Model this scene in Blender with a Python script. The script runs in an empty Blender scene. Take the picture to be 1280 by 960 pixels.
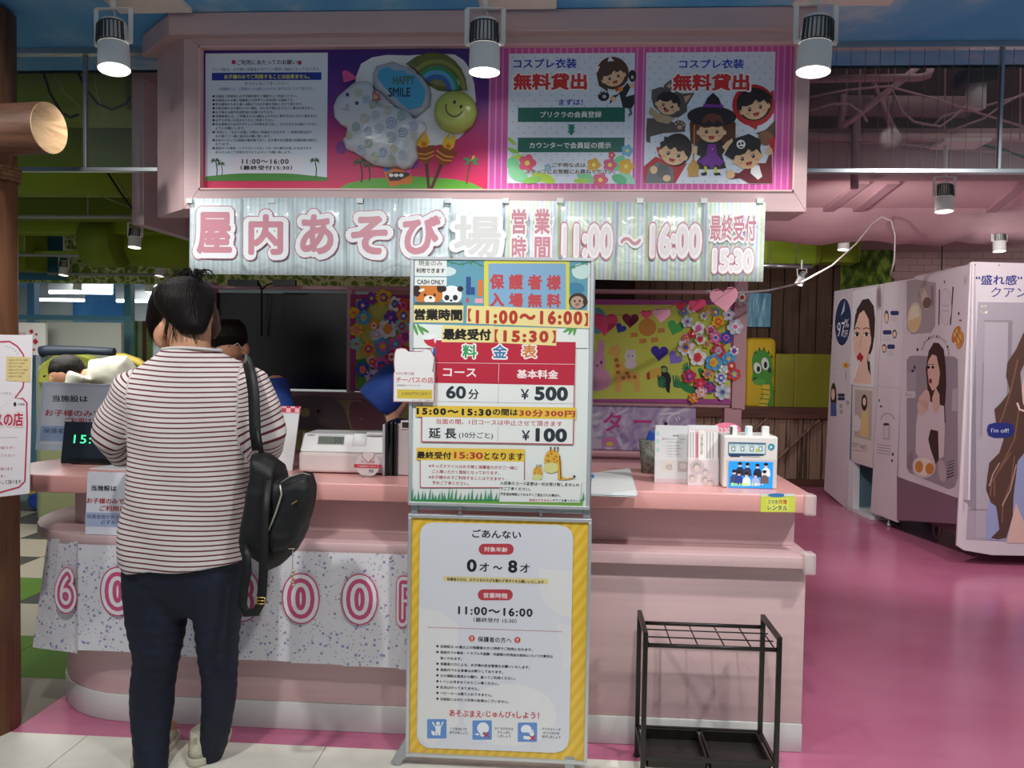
import bpy, bmesh, math, random
from math import sin, cos, pi, radians, sqrt, atan2
from mathutils import Vector, Matrix, noise

sc = bpy.context.scene
COL = sc.collection
random.seed(7)

# ------------------------------------------------------------------ camera
F = 1050.0
CAM = Vector((0, 0, 1.45))
YAW, PITCH, ROLL = 3.7, 2.2, 0.9
ROT = (Matrix.Rotation(radians(YAW), 3, 'Z') @ Matrix.Rotation(pi/2-radians(PITCH), 3, 'X') @ Matrix.Rotation(radians(ROLL), 3, 'Z'))
cd = bpy.data.cameras.new('camera'); cam = bpy.data.objects.new('camera', cd); COL.objects.link(cam)
cam.matrix_world = Matrix.Translation(CAM) @ ROT.to_4x4()
cd.sensor_fit = 'HORIZONTAL'; cd.sensor_width = 36; cd.lens = 36*F/1280; cd.clip_end = 60
sc.camera = cam

# ------------------------------------------------------------------ world, lamps over the aisle, added fill lights, exposure
w = bpy.data.worlds.new('world'); sc.world = w; w.use_nodes = True
w.node_tree.nodes['Background'].inputs[0].default_value = (0.97, 0.98, 1.0, 1)
w.node_tree.nodes['Background'].inputs[1].default_value = 0.46
sc.view_settings.view_transform = 'Standard'; sc.view_settings.look = 'None'
sc.view_settings.exposure = 0.0; sc.view_settings.gamma = 1.0; sc.view_settings.use_curve_mapping = False

def spot_light(loc, target, energy, angle, size=0.05, col=(1, 0.97, 0.93), blend=0.6):
    ld = bpy.data.lights.new('spot', 'SPOT'); ld.energy = energy; ld.spot_size = radians(angle)
    ld.spot_blend = blend; ld.shadow_soft_size = size; ld.color = col
    o = bpy.data.objects.new('spot', ld); COL.objects.link(o); o.location = loc
    o.rotation_euler = (Vector(target)-Vector(loc)).to_track_quat('-Z', 'Y').to_euler()
    return o
# track lamps on the ceiling of the aisle, over and behind the camera; last two are added fill
spot_light((-1.15, 1.35, 2.62), (-0.95, 3.0, 0.7), 95, 78, 0.05)
spot_light((0.35, 1.30, 2.62), (0.25, 3.0, 0.7), 95, 78, 0.05)
spot_light((1.7, 2.2, 2.62), (1.6, 3.9, 0.0), 120, 95, 0.05)
spot_light((-2.1, 1.7, 2.62), (-2.2, 3.8, 0.9), 45, 80, 0.05)  # no fixture, added to brighten the notice board at left
spot_light((-0.4, 1.0, 2.62), (-0.4, 3.1, 2.1), 4, 90, 0.08)  # weak fill added for the overhead sign
# unseen lights added to brighten the booths, play side and ceiling void
spot_light((1.3, 4.7, 2.2), (2.85, 7.0, 0.9), 105, 110, 0.05)
spot_light((2.9, 4.6, 2.45), (3.4, 6.2, 1.1), 60, 100, 0.05)
spot_light((0.6, 7.6, 2.5), (2.7, 8.9, 1.2), 60, 110, 0.05)
def area(loc, tgt, e, size, col=(1, .97, .92)):
    ld = bpy.data.lights.new('fill_light', 'AREA'); ld.energy = e; ld.size = size; ld.color = col
    o = bpy.data.objects.new('fill_light', ld); COL.objects.link(o); o.location = loc
    o.rotation_euler = (Vector(tgt)-Vector(loc)).to_track_quat('-Z', 'Y').to_euler()
area((-4.6, 10.0, 2.25), (-4.6, 10.0, 0), 90, 3.0, (.92, .97, 1))  # added for the play room, in place of the tube lights' output
area((-3.6, 5.2, 2.0), (-3.6, 5.2, 0), 50, 1.5)  # unseen, added to lift the dark left background
area((2.2, 4.4, 3.45), (2.2, 4.4, 0), 3, 1.0)  # unseen, added to brighten the void above the soffit

# ------------------------------------------------------------------ helpers
def lin(c):
    c = c/255.0
    return c/12.92 if c <= 0.04045 else ((c+0.055)/1.055)**2.4
def hexc(h):
    h = h.lstrip('#')
    if len(h) == 3: h = ''.join(c*2 for c in h)
    return (lin(int(h[0:2], 16)), lin(int(h[2:4], 16)), lin(int(h[4:6], 16)), 1)
MC = {}
def mat(h, rough=0.55, metal=0.0, emit=0.0, coat=0.0, alpha=1.0, spec=0.5, trans=0.0):
    k = (h, rough, metal, emit, coat, alpha, spec, trans)
    if k in MC: return MC[k]
    m = bpy.data.materials.new('m_'+h.strip('#')); m.use_nodes = True
    b = m.node_tree.nodes['Principled BSDF']
    b.inputs['Base Color'].default_value = hexc(h); b.inputs['Roughness'].default_value = rough
    b.inputs['Metallic'].default_value = metal; b.inputs['Coat Weight'].default_value = coat
    b.inputs['Alpha'].default_value = alpha; b.inputs['Specular IOR Level'].default_value = spec
    b.inputs['Transmission Weight'].default_value = trans
    if emit > 0:
        b.inputs['Emission Color'].default_value = hexc(h); b.inputs['Emission Strength'].default_value = emit
    MC[k] = m; return m
def node_mat(name, fn, rough=0.5, coat=0.0):
    m = bpy.data.materials.new(name); m.use_nodes = True
    nt = m.node_tree; b = nt.nodes['Principled BSDF']; b.inputs['Roughness'].default_value = rough
    b.inputs['Coat Weight'].default_value = coat
    fn(nt, b); return m
def nn(nt, t, **kw):
    n = nt.nodes.new(t)
    for k, v in kw.items():
        if k in n.inputs.keys() if hasattr(n.inputs, 'keys') else False: n.inputs[k].default_value = v
        else: setattr(n, k, v)
    return n
def ramp(nt, stops, interp='LINEAR'):
    r = nt.nodes.new('ShaderNodeValToRGB'); e = r.color_ramp.elements; r.color_ramp.interpolation = interp
    e[0].position, e[0].color = stops[0][0], hexc(stops[0][1])
    e[1].position, e[1].color = stops[-1][0], hexc(stops[-1][1])
    for p, c in stops[1:-1]:
        x = e.new(p); x.color = hexc(c)
    return r
def coords(nt, scale=(1, 1, 1), rot=(0, 0, 0), kind='Object'):
    tc = nt.nodes.new('ShaderNodeTexCoord'); mp = nt.nodes.new('ShaderNodeMapping')
    mp.inputs['Scale'].default_value = scale; mp.inputs['Rotation'].default_value = rot
    nt.links.new(tc.outputs[kind], mp.inputs['Vector']); return mp.outputs[0]
def bump(nt, b, src, strength=0.2, dist=0.01):
    n = nt.nodes.new('ShaderNodeBump'); n.inputs['Strength'].default_value = strength; n.inputs['Distance'].default_value = dist
    nt.links.new(src, n.inputs['Height']); nt.links.new(n.outputs[0], b.inputs['Normal'])
def noise_mat(name, stops, scale=(1, 1, 1), nscale=5, detail=4, rough=0.5, bmp=0.0, coat=0.0, dist=0.0, rot=(0, 0, 0), interp='LINEAR', bdist=0.01):
    def fn(nt, b):
        v = coords(nt, scale, rot); n = nt.nodes.new('ShaderNodeTexNoise')
        n.inputs['Scale'].default_value = nscale; n.inputs['Detail'].default_value = detail; n.inputs['Distortion'].default_value = dist
        nt.links.new(v, n.inputs['Vector']); r = ramp(nt, stops, interp)
        nt.links.new(n.outputs[0], r.inputs[0]); nt.links.new(r.outputs[0], b.inputs['Base Color'])
        if bmp: bump(nt, b, n.outputs[0], bmp, bdist)
    return node_mat(name, fn, rough, coat)

def ray(px, py): return ROT @ Vector(((px-640)/F, -(py-480)/F, -1.0))
def atY(px, py, Y):
    d = ray(px, py); return CAM + d*(Y/d.y)
def atZ(px, py, Z):
    d = ray(px, py); return CAM + d*((Z-CAM.z)/d.z)

def origin_of(p):
    v = Vector((0, 0, 0))
    while p is not None: v += p.location; p = p.parent
    return v
def thing(name, label, cat, loc=(0, 0, 0), group=None):
    o = bpy.data.objects.new(name, None); COL.objects.link(o); o.location = loc; o.empty_display_size = 0.05
    o['label'] = label; o['category'] = cat
    if group: o['group'] = group
    return o
def tag(o, label, cat, group=None):
    o['label'] = label; o['category'] = cat
    if group: o['group'] = group
    return o

class MB:
    def __init__(s): s.v = []; s.f = []; s.m = []; s.mi = 0; s.sm = []; s.smooth = False
    def add(s, vs, fs, smooth=None):
        n = len(s.v); s.v += [Vector(v) for v in vs]
        for f in fs:
            s.f.append([i+n for i in f]); s.m.append(s.mi); s.sm.append(s.smooth if smooth is None else smooth)
        return s
    def box(s, x0, x1, y0, y1, z0, z1):
        vs = [(x, y, z) for z in (z0, z1) for y in (y0, y1) for x in (x0, x1)]
        return s.add(vs, [(0, 2, 3, 1), (4, 5, 7, 6), (0, 1, 5, 4), (2, 6, 7, 3), (0, 4, 6, 2), (1, 3, 7, 5)])
    def obox(s, c, size, M=None):
        a, b, d = [q/2 for q in size]; M = M or Matrix.Identity(3); c = Vector(c)
        vs = [c + M @ Vector((x, y, z)) for z in (-d, d) for y in (-b, b) for x in (-a, a)]
        return s.add(vs, [(0, 2, 3, 1), (4, 5, 7, 6), (0, 1, 5, 4), (2, 6, 7, 3), (0, 4, 6, 2), (1, 3, 7, 5)])
    def bar(s, p0, p1, wdt, hgt, up=(0, 0, 1)):
        p0, p1 = Vector(p0), Vector(p1); d = (p1-p0).normalized(); u = Vector(up)
        if abs(d.dot(u)) > .98: u = Vector((0, 1, 0))
        a = d.cross(u).normalized(); b = a.cross(d)
        vs = [p+a*(i*wdt/2)+b*(j*hgt/2) for p in (p0, p1) for i, j in ((-1, -1), (1, -1), (1, 1), (-1, 1))]
        return s.add(vs, [(0, 1, 2, 3), (7, 6, 5, 4), (0, 4, 5, 1), (1, 5, 6, 2), (2, 6, 7, 3), (3, 7, 4, 0)])
    def tube(s, pts, r, n=8, cap=True, rr=None, smooth=True):
        pts = [Vector(p) for p in pts]; N = len(pts); rs = rr or [r]*N; base = len(s.v); prev = None
        for i, p in enumerate(pts):
            d = (pts[min(i+1, N-1)]-pts[max(i-1, 0)]).normalized()
            if prev is None:
                a = d.cross(Vector((0, 0, 1)))
                if a.length < .05: a = d.cross(Vector((1, 0, 0)))
            else: a = prev - d*prev.dot(d)
            a.normalize(); prev = a; b = d.cross(a)
            for k in range(n):
                t = 2*pi*k/n; s.v.append(p + a*(cos(t)*rs[i]) + b*(sin(t)*rs[i]))
        for i in range(N-1):
            for k in range(n):
                k2 = (k+1) % n
                s.f.append([base+i*n+k, base+i*n+k2, base+(i+1)*n+k2, base+(i+1)*n+k]); s.m.append(s.mi); s.sm.append(smooth)
        if cap:
            s.f.append([base+k for k in range(n)][::-1]); s.m.append(s.mi); s.sm.append(False)
            s.f.append([base+(N-1)*n+k for k in range(n)]); s.m.append(s.mi); s.sm.append(False)
        return s
    def cyl(s, p0, p1, r0, r1=None, n=20, cap=True):
        return s.tube([p0, p1], r0, n, cap, [r0, r0 if r1 is None else r1])
    def rings(s, secs, n=24, cap=True, smooth=True):
        """secs: (cx,cy,cz,rx,ry[,power]) horizontal superellipse rings"""
        base = len(s.v)
        for q in secs:
            pw = q[5] if len(q) > 5 else 2.0
            for k in range(n):
                t = 2*pi*k/n; c, d = cos(t), sin(t)
                s.v.append(Vector((q[0]+q[3]*math.copysign(abs(c)**(2/pw), c), q[1]+q[4]*math.copysign(abs(d)**(2/pw), d), q[2])))
        for i in range(len(secs)-1):
            for k in range(n):
                k2 = (k+1) % n
                s.f.append([base+i*n+k, base+i*n+k2, base+(i+1)*n+k2, base+(i+1)*n+k]); s.m.append(s.mi); s.sm.append(smooth)
        if cap:
            s.f.append([base+k for k in range(n)][::-1]); s.m.append(s.mi); s.sm.append(smooth)
            s.f.append([base+(len(secs)-1)*n+k for k in range(n)]); s.m.append(s.mi); s.sm.append(smooth)
        return s
    def prism(s, poly, z0, z1, smooth=False):
        """poly of (x,y), extruded in z"""
        n = len(poly); base = len(s.v)
        for z in (z0, z1): s.v += [Vector((p[0], p[1], z)) for p in poly]
        s.f.append([base+i for i in range(n)][::-1]); s.m.append(s.mi); s.sm.append(False)
        s.f.append([base+n+i for i in range(n)]); s.m.append(s.mi); s.sm.append(False)
        for i in range(n):
            j = (i+1) % n; s.f.append([base+i, base+j, base+n+j, base+n+i]); s.m.append(s.mi); s.sm.append(smooth)
        return s
    def slab(s, pts, off):
        """3-D planar outline thickened by vector off"""
        n = len(pts); base = len(s.v); off = Vector(off)
        s.v += [Vector(p) for p in pts] + [Vector(p)+off for p in pts]
        s.f.append([base+i for i in range(n)]); s.m.append(s.mi); s.sm.append(False)
        s.f.append([base+n+i for i in range(n)][::-1]); s.m.append(s.mi); s.sm.append(False)
        for i in range(n):
            j = (i+1) % n; s.f.append([base+j, base+i, base+n+i, base+n+j]); s.m.append(s.mi); s.sm.append(False)
        return s
    def sphere(s, c, r, n=16, m=10, sx=1, sy=1, sz=1):
        base = len(s.v); c = Vector(c)
        for i in range(m+1):
            ph = pi*i/m
            for k in range(n):
                t = 2*pi*k/n; s.v.append(c+Vector((r*sx*sin(ph)*cos(t), r*sy*sin(ph)*sin(t), r*sz*cos(ph))))
        for i in range(m):
            for k in range(n):
                k2 = (k+1) % n
                s.f.append([base+i*n+k, base+(i+1)*n+k, base+(i+1)*n+k2, base+i*n+k2]); s.m.append(s.mi); s.sm.append(True)
        return s
    def build(s, name, mats, parent=None, bev=0.0, seg=2, fix=True):
        if not isinstance(mats, (list, tuple)): mats = [mats]
        o0 = origin_of(parent)
        me = bpy.data.meshes.new(name); me.from_pydata([v-o0 for v in s.v], [], s.f)
        for m in mats: me.materials.append(m)
        me.polygons.foreach_set('material_index', s.m); me.polygons.foreach_set('use_smooth', s.sm)
        if fix:
            bm = bmesh.new(); bm.from_mesh(me); bmesh.ops.recalc_face_normals(bm, faces=bm.faces); bm.to_mesh(me); bm.free()
        me.update()
        o = bpy.data.objects.new(name, me); COL.objects.link(o); o.parent = parent
        if bev:
            md = o.modifiers.new('bevel', 'BEVEL'); md.width = bev; md.segments = seg; md.limit_method = 'ANGLE'; md.angle_limit = radians(40)
        return o
def struct(o):
    o['kind'] = 'structure'; return o
def boxo(name, m, x0, x1, y0, y1, z0, z1, parent=None, bev=0.0):
    return MB().box(x0, x1, y0, y1, z0, z1).build(name, m, parent, bev)

# ------------------------------------------------------------------ printed sheets
_tc = {}
def text_mesh(body, off, sp=1.0):
    k = (body, sp)
    if k not in _tc:
        c = bpy.data.curves.new('t', 'FONT'); c.body = body; c.resolution_u = 4 if len(body) < 4 else (3 if len(body) < 16 else 2); c.space_character = sp; c.align_x = 'LEFT'
        o = bpy.data.objects.new('t', c); me = o.to_mesh()
        _tc[k] = ([(v.co.x, v.co.y) for v in me.vertices], [list(p.vertices) for p in me.polygons])
        o.to_mesh_clear(); bpy.data.objects.remove(o); bpy.data.curves.remove(c)
    return _tc[k]

class Sheet:
    """flat print lying on a plane (point O, directions U and V); positions come in photo pixels, cast on to that plane"""
    def __init__(s, O, U=(1, 0, 0), V=(0, 0, 1), step=0.00012, base=0.0006):
        s.O = Vector(O); s.U = Vector(U).normalized(); s.V = Vector(V).normalized(); s.N = s.U.cross(s.V)
        s.step = max(step, .00025); s.k = 0; s.items = []; s.base = base; s.T = MB(); s.A = MB(); s.tm = []; s.am = []; s.crop(0, 0, 1); s.rough = 0.5
    def crop(s, x, y, sc_): s.cx, s.cy, s.sc = x, y, sc_; return s
    def pix(s, X, Y):
        d = ray(s.cx+X/s.sc, s.cy+Y/s.sc); t = (s.O-CAM).dot(s.N)/d.dot(s.N); p = CAM+d*t-s.O
        return p.dot(s.U), p.dot(s.V)
    def W(s, u, v, h=0): return s.O+s.U*u+s.V*v+s.N*(s.base+h)
    def _m(s, lst, mb, col):
        m = col if not isinstance(col, str) else mat(col, s.rough)
        if m not in lst: lst.append(m)
        mb.mi = lst.index(m)
    def level(s, a, b, c, d):
        l = s.k
        for i in s.items:
            if i[4] > l and i[0] < b and i[1] > a and i[2] < d and i[3] > c: l = i[4]
        s.items.append((a, b, c, d, l+1)); return l+1
    def raw(s, uv, faces, col, text=False):
        mb, lst = (s.T, s.tm) if text else (s.A, s.am)
        s._m(lst, mb, col); h = s.level(min(q[0] for q in uv), max(q[0] for q in uv), min(q[1] for q in uv), max(q[1] for q in uv))*s.step
        mb.add([s.W(u, v, h) for u, v in uv], faces, False)
    def poly(s, pts, col): s.raw([s.pix(*p) for p in pts], [list(range(len(pts)))], col); return s
    def rect(s, x0, y0, x1, y1, col):
        u0, v0 = s.pix(x0, y0); u1, v1 = s.pix(x1, y0)[0], s.pix(x0, y1)[1]
        s.raw([(u0, v1), (u1, v1), (u1, v0), (u0, v0)], [[0, 1, 2, 3]], col); return s
    def rrect(s, x0, y0, x1, y1, r, col):
        p = []
        for cx, cy, a0 in ((x1-r, y0+r, -90), (x1-r, y1-r, 0), (x0+r, y1-r, 90), (x0+r, y0+r, 180)):
            for i in range(6):
                a = radians(a0+i*18); p.append((cx+r*cos(a), cy+r*sin(a)))
        return s.poly(p, col)
    def ell(s, cx, cy, rx, ry, col, ang=0, n=22, a0=0, a1=360):
        ca, sa = cos(radians(ang)), sin(radians(ang)); p = []
        full = a1-a0 >= 360
        for i in range(n if full else n+1):
            t = radians(a0+(a1-a0)*i/n); x, y = rx*cos(t), ry*sin(t); p.append((cx+x*ca-y*sa, cy+x*sa+y*ca))
        return s.poly(p, col)
    def line(s, pts, wd, col, closed=False):
        if closed: pts = list(pts)+[pts[0], pts[1]]
        L, R = [], []
        for i, p in enumerate(pts):
            a = pts[max(i-1, 0)]; b = pts[min(i+1, len(pts)-1)]; dx, dy = b[0]-a[0], b[1]-a[1]; l = math.hypot(dx, dy) or 1
            nx, ny = -dy/l*wd/2, dx/l*wd/2; L.append((p[0]+nx, p[1]+ny)); R.append((p[0]-nx, p[1]-ny))
        n = len(pts); s.raw([s.pix(*q) for q in L+R], [[i, i+1, n+i+1, n+i] for i in range(n-1)], col); return s
    def arc(s, cx, cy, r, a0, a1, wd, col, ry=None, n=14):
        ry = ry or r
        return s.line([(cx+r*cos(radians(a0+(a1-a0)*i/n)), cy+ry*sin(radians(a0+(a1-a0)*i/n))) for i in range(n+1)], wd, col)
    def heart(s, cx, cy, wd, col, ang=0):
        s.poly(heart_pts(cx, cy, wd, ang), col); return s
    def flower(s, cx, cy, r, col, mid='#f4d84a', n=5, ang=0):
        p = []
        for i in range(n*6):
            t = 2*pi*i/(n*6)+ang; rr = r*(0.74+0.26*abs(cos(n*(t-ang)/2))); p.append((cx+rr*cos(t), cy+rr*sin(t)))
        s.poly(p, col); s.ell(cx, cy, r*.28, r*.28, mid, n=10); return s
    def text(s, body, x0, y0, x1, y1, col, bold=0.0, outl=(), sp=1.0):
        vs, fs = text_mesh(body, 0.0, sp)
        if not vs: return s
        ax0 = min(v[0] for v in vs); ax1 = max(v[0] for v in vs); ay0 = min(v[1] for v in vs); ay1 = max(v[1] for v in vs)
        u0, v1 = s.pix(x0, y0); u1 = s.pix(x1, y0)[0]; v0 = s.pix(x0, y1)[1]
        big = (y1-y0)/s.sc > 15
        for off, c in list(outl)+[(bold, col)]:
            g = max(off, 0) if off == bold else 0        # bold growth is kept inside the box
            kx = (u1-u0)/(ax1-ax0+2*g); ky = (v1-v0)/(ay1-ay0+2*g)
            n = 1 if off < .012 else (3 if off < .05 and not big else (8 if off < .05 else (14 if off < .12 else 24)))
            off = max(off, 0)
            s._m(s.tm, s.T, c); lv = s.level(u0, u1, v0, v1)
            for i in range(n):
                dx, dy = (off*cos(2*pi*i/n+.5), off*sin(2*pi*i/n+.5)) if n > 1 else (0, 0)
                h = lv*s.step+i*4e-6
                s.T.add([s.W(u0+(v[0]-ax0+dx+g)*kx, v0+(v[1]-ay0+dy+g)*ky, h) for v in vs], fs, False)
        return s
    def lines(s, rows, x0, y0, dy, h, px_per_char, col, bold=0.0):
        for i, r in enumerate(rows):
            if r: s.text(r, x0, y0+i*dy, x0+px_per_char*len(r), y0+i*dy+h, col, bold)
    def build(s, parent, tname='lettering', aname='artwork'):
        if s.A.v: s.A.build(aname, s.am, parent, fix=False)
        if s.T.v: s.T.build(tname, s.tm, parent, fix=False)
def heart_pts(cx, cy, wd, ang=0, n=24):
    p = []; ca, sa = cos(radians(ang)), sin(radians(ang))
    for i in range(n):
        t = 2*pi*i/n; x = 16*sin(t)**3; y = -(13*cos(t)-5*cos(2*t)-2*cos(3*t)-cos(4*t))
        x, y = x*wd/32, y*wd/32; p.append((cx+x*ca-y*sa, cy+x*sa+y*ca))
    return p
def spiral(S, cx, cy, r, col, wd=3):
    S.line([(cx+r*(t/30)*cos(t*.5), cy+r*(t/30)*sin(t*.5)) for t in range(3, 31)], wd, col)
# ================================================================== STRUCTURE
PINK = '#d9a3a6'; PINKL = '#e6b3b3'
def pinkfn(c1, c2, sc_=3):
    return [(0.35, c1), (0.65, c2)]
m_pinkwood = noise_mat('pink_paint', pinkfn('#c3a5a8', '#cbaeb0'), (0.4, 3, 6), 3, 3, 0.45, 0.03)
m_counter = noise_mat('counter_pink', pinkfn('#d2b2b4', '#d9babb'), (0.3, 0.3, 9), 4, 3, 0.42, 0.02)
m_top = noise_mat('counter_top_pink', pinkfn('#e2a39f', '#e6aaa6'), (1, 1, 1), 3, 2, 0.3)
m_floor = noise_mat('pink_floor', [(0.3, '#bd6388'), (0.55, '#c97496'), (0.75, '#c26b8f')], (0.6, 0.9, 1), 1.6, 5, 0.2, 0.02)
m_sky = noise_mat('sky_mural', [(0.42, '#55a6e2'), (0.54, '#74b6e4'), (0.62, '#bcd4e4'), (0.72, '#faeede')], (1.1, 0.8, 1.2), 2.2, 5, 0.7, 0, dist=0.25)
m_cream = noise_mat('cream_tile', [(0.3, '#e2dfd0'), (0.7, '#efece1')], (1, 1, 1), 9, 6, 0.45)
m_olive = noise_mat('olive_cloth', [(0.3, '#6c8410'), (0.7, '#86a01a')], (0.4, 1, 1), 3, 4, 0.8, 0.3, bdist=0.05)
m_oliveL = mat('#9bbb28', 0.7); m_oliveD = mat('#55690f', 0.8)
m_duct = noise_mat('pink_duct', [(0.3, '#c9a4aa'), (0.7, '#d8b3b8')], (1, 1, 1), 3, 4, 0.6, 0.15, bdist=0.03)
m_leaf = None
def leaffn(nt, b):
    v = coords(nt, (1, 1, 1)); n = nt.nodes.new('ShaderNodeTexVoronoi'); n.inputs['Scale'].default_value = 13; n.feature = 'DISTANCE_TO_EDGE'
    d = nt.nodes.new('ShaderNodeTexNoise'); d.inputs['Scale'].default_value = 7; mx = nt.nodes.new('ShaderNodeMixRGB'); mx.inputs[0].default_value = 0.25
    nt.links.new(v, d.inputs['Vector']); nt.links.new(v, mx.inputs[1]); nt.links.new(d.outputs[1], mx.inputs[2]); nt.links.new(mx.outputs[0], n.inputs['Vector'])
    r = ramp(nt, [(0.0, '#e4eab8'), (0.09, '#c9d48e'), (0.15, '#87a636'), (0.4, '#5f8420')]); nt.links.new(n.outputs[0], r.inputs[0]); nt.links.new(r.outputs[0], b.inputs['Base Color'])
m_leaf = node_mat('leaf_wallpaper', leaffn, 0.7)
m_hedge = noise_mat('hedge_wallpaper', [(0.38, '#3d5a10'), (0.5, '#5f8420'), (0.62, '#9db548')], (1, 1, .6), 14, 5, 0.8)
m_darkwood = noise_mat('dark_plank', [(0.3, '#3b2a1c'), (0.5, '#5b4430'), (0.7, '#4a3524')], (6, 6, 0.35), 3, 6, 0.7, 0.3)
m_ltwood = noise_mat('light_plank', [(0.35, '#4d3a2c'), (0.47, '#8d7462'), (0.7, '#a18876')], (7, 7, 0.45), 2.5, 5, 0.7, 0.2, dist=1.0)
m_brownrail = noise_mat('brown_rail', [(0.3, '#4a2a1e'), (0.7, '#6b4030')], (0.4, 4, 6), 4, 4, 0.6)
m_white = mat('#e8e8e6', 0.45); m_alu = mat('#aeb4b8', 0.3, 0.9); m_alu2 = mat('#c9ced2', 0.35, 0.6)
m_black = mat('#141416', 0.4); m_lamp = mat('#fffaf0', 0.5, emit=9.0)

# floors
fl = boxo('floor', m_floor, -2.05, 7, 2.96, 12.5, -0.05, 0); struct(fl)
for i in range(4):
    pass
fl2 = boxo('floor', mat('#8d8a7c'), -7, 7, -4, 2.96, -0.05, -0.004); struct(fl2)
random.seed(3)
tp = None
xs = [-2.65+0.9*i for i in range(7)]
for r, (y0, y1) in enumerate([(2.51, 2.96), (2.06, 2.51), (1.61, 2.06)]):
    off = 0.0 if r % 2 == 0 else 0.45
    for x in xs:
        x0 = x+off-0.0
        o = MB().box(x0+.0015, x0+.8985, y0+.0015, y1-.0015, -0.004, 0.002).build('tile', m_cream, fl2, 0.001, 1)
# carpet tiles on the play side
fl3 = boxo('floor', mat('#56544d', 0.9), -9, -2.05, 2.96, 12.5, -0.05, -0.006); struct(fl3)
cc = {'g': '#4c7020', 'd': '#3e3f3b', 'b': '#857f72', 'c': '#9c9786', 'm': '#605e57'}
cm = {k: noise_mat('carpet_'+k, [(0.3, v), (0.7, v)], (1, 1, 1), 300, 2, 0.95, 0.3, bdist=0.004) for k, v in cc.items()}
rows = ['bmb', 'ggd', 'mcm', 'gdg', 'dmc', 'cgm', 'dcg', 'mdc', 'gmd', 'cdg']
for r in range(10):
    for c in range(6):
        k = rows[r][c % 3]; x1 = -2.052-c*.5; y0 = 2.965+r*.5
        MB().box(x1-.497, x1, y0, y0+.497, -0.006, 0).build('carpet_tile', cm[k], fl3)

# ceiling (sky mural) up to the soffit edge, high painted ceiling beyond
ce = MB(); ce.box(-9, 7, -4, 3.72, 2.68, 2.74); ce = struct(ce.build('ceiling', m_sky))
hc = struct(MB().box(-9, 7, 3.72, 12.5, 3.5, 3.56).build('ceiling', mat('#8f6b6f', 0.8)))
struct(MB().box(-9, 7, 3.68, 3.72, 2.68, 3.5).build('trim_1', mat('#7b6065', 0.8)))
# back wall, right half: pink tiles over the booths
wb = struct(boxo('wall_back', mat('#a08a80', 0.8), -1.6, 7, 10.45, 10.55, 0, 3.5))
tm_ = None
mt = noise_mat('pink_tile', [(0.3, '#dcaeac'), (0.7, '#e3b8b5')], (1, 1, 1), 2, 2, 0.4)
HX0, HX1 = atY(1048, 400, 10.3).x, atY(1113, 400, 10.3).x
for r in range(18):
    for c in range(16):
        x0 = HX1+c*.17+(0.08 if r % 2 else 0); z0 = 1.42+r*.082
        if tm_ is None:
            tm_ = MB().box(x0+.002, x0+.168, 10.43, 10.45, z0+.002, z0+.08).build('wall_tile', mt, wb); b0 = (x0, z0)
        else:
            o = tm_.copy(); COL.objects.link(o); o.location = (x0-b0[0], 0, z0-b0[1])
# hedge print panel and dark plank wall
struct(boxo('wall_hedge', m_hedge, HX0, HX1, 10.3, 10.4, 0.0, 3.3))
wp = struct(boxo('wall_planks', mat('#1f150e', 0.8), 0.2, HX0, 10.3, 10.4, 0, 3.3))
random.seed(5)
x = 0.8
while x < HX0:
    wd_ = random.uniform(.14, .21); x1 = min(x+wd_, HX0)
    MB().box(x+.006, x1-.006, 10.27-random.random()*.02, 10.3, 0.8, 3.3).build('plank', m_darkwood, wp); x = x1
# light wainscot with braces
ws = struct(boxo('wall_wainscot', mat('#1f150e', .8), 0.9, 4.0, 9.56, 9.60, 0, .84))
x = 0.9
while x < 3.3:
    MB().box(x+.005, x+.125, 9.53, 9.56, 0.06, 0.80).build('plank', m_ltwood, ws); x += .13
for (xa, za, xb, zb) in ((2.2, .15, 2.8, .75), (2.28, .8, 1.75, .3), (1.2, .15, 1.75, .75), (1.15, .8, 0.95, .3)):
    MB().bar((xa, 9.52, za), (xb, 9.52, zb), .02, .1, (0, 1, 0)).build('brace', m_ltwood, ws, .004)
MB().box(.9, 4.0, 9.49, 9.56, 0.0, 0.08).build('bottom_rail', m_brownrail, ws)
MB().box(.9, 4.0, 9.46, 9.62, 0.76, 0.88).build('cap_rail', m_brownrail, ws)
# left: header with leaf paper, play room beyond
struct(boxo('wall_left', mat('#cfd3c8', 0.7), -9.1, -9, 2.96, 12.5, 0, 3.5))
lw = struct(boxo('wall_leaf_header', m_leaf, -5.0, 0.1, 7.2, 7.3, 2.0, 2.62))
m_bluemural = noise_mat('blue_mural', [(0.45, '#2b79b8'), (0.6, '#5f9cc9'), (0.7, '#c9dce8')], (1, 1, 1), 1.6, 5, 0.6)
struct(boxo('wall_blue_header', m_bluemural, -9.0, -5.0, 7.2, 7.3, 2.03, 2.62))
pb = struct(boxo('wall_play_room', mat('#c8cdc9', 0.7), -9, -1.6, 12.3, 12.4, 0, 2.5))
struct(boxo('wall_play_mural', m_bluemural, atY(91, 380, 12.25).x, atY(154, 380, 12.25).x, 12.25, 12.3, 0.9, 2.35))
struct(boxo('ceiling_play_room', mat('#86b4d8', 0.7), -9, 0.1, 7.3, 12.4, 2.3, 2.36))
struct(boxo('wall_play_side', mat('#b8ac80', 0.8), -1.7, -1.6, 7.3, 12.3, 0, 2.3))

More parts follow.
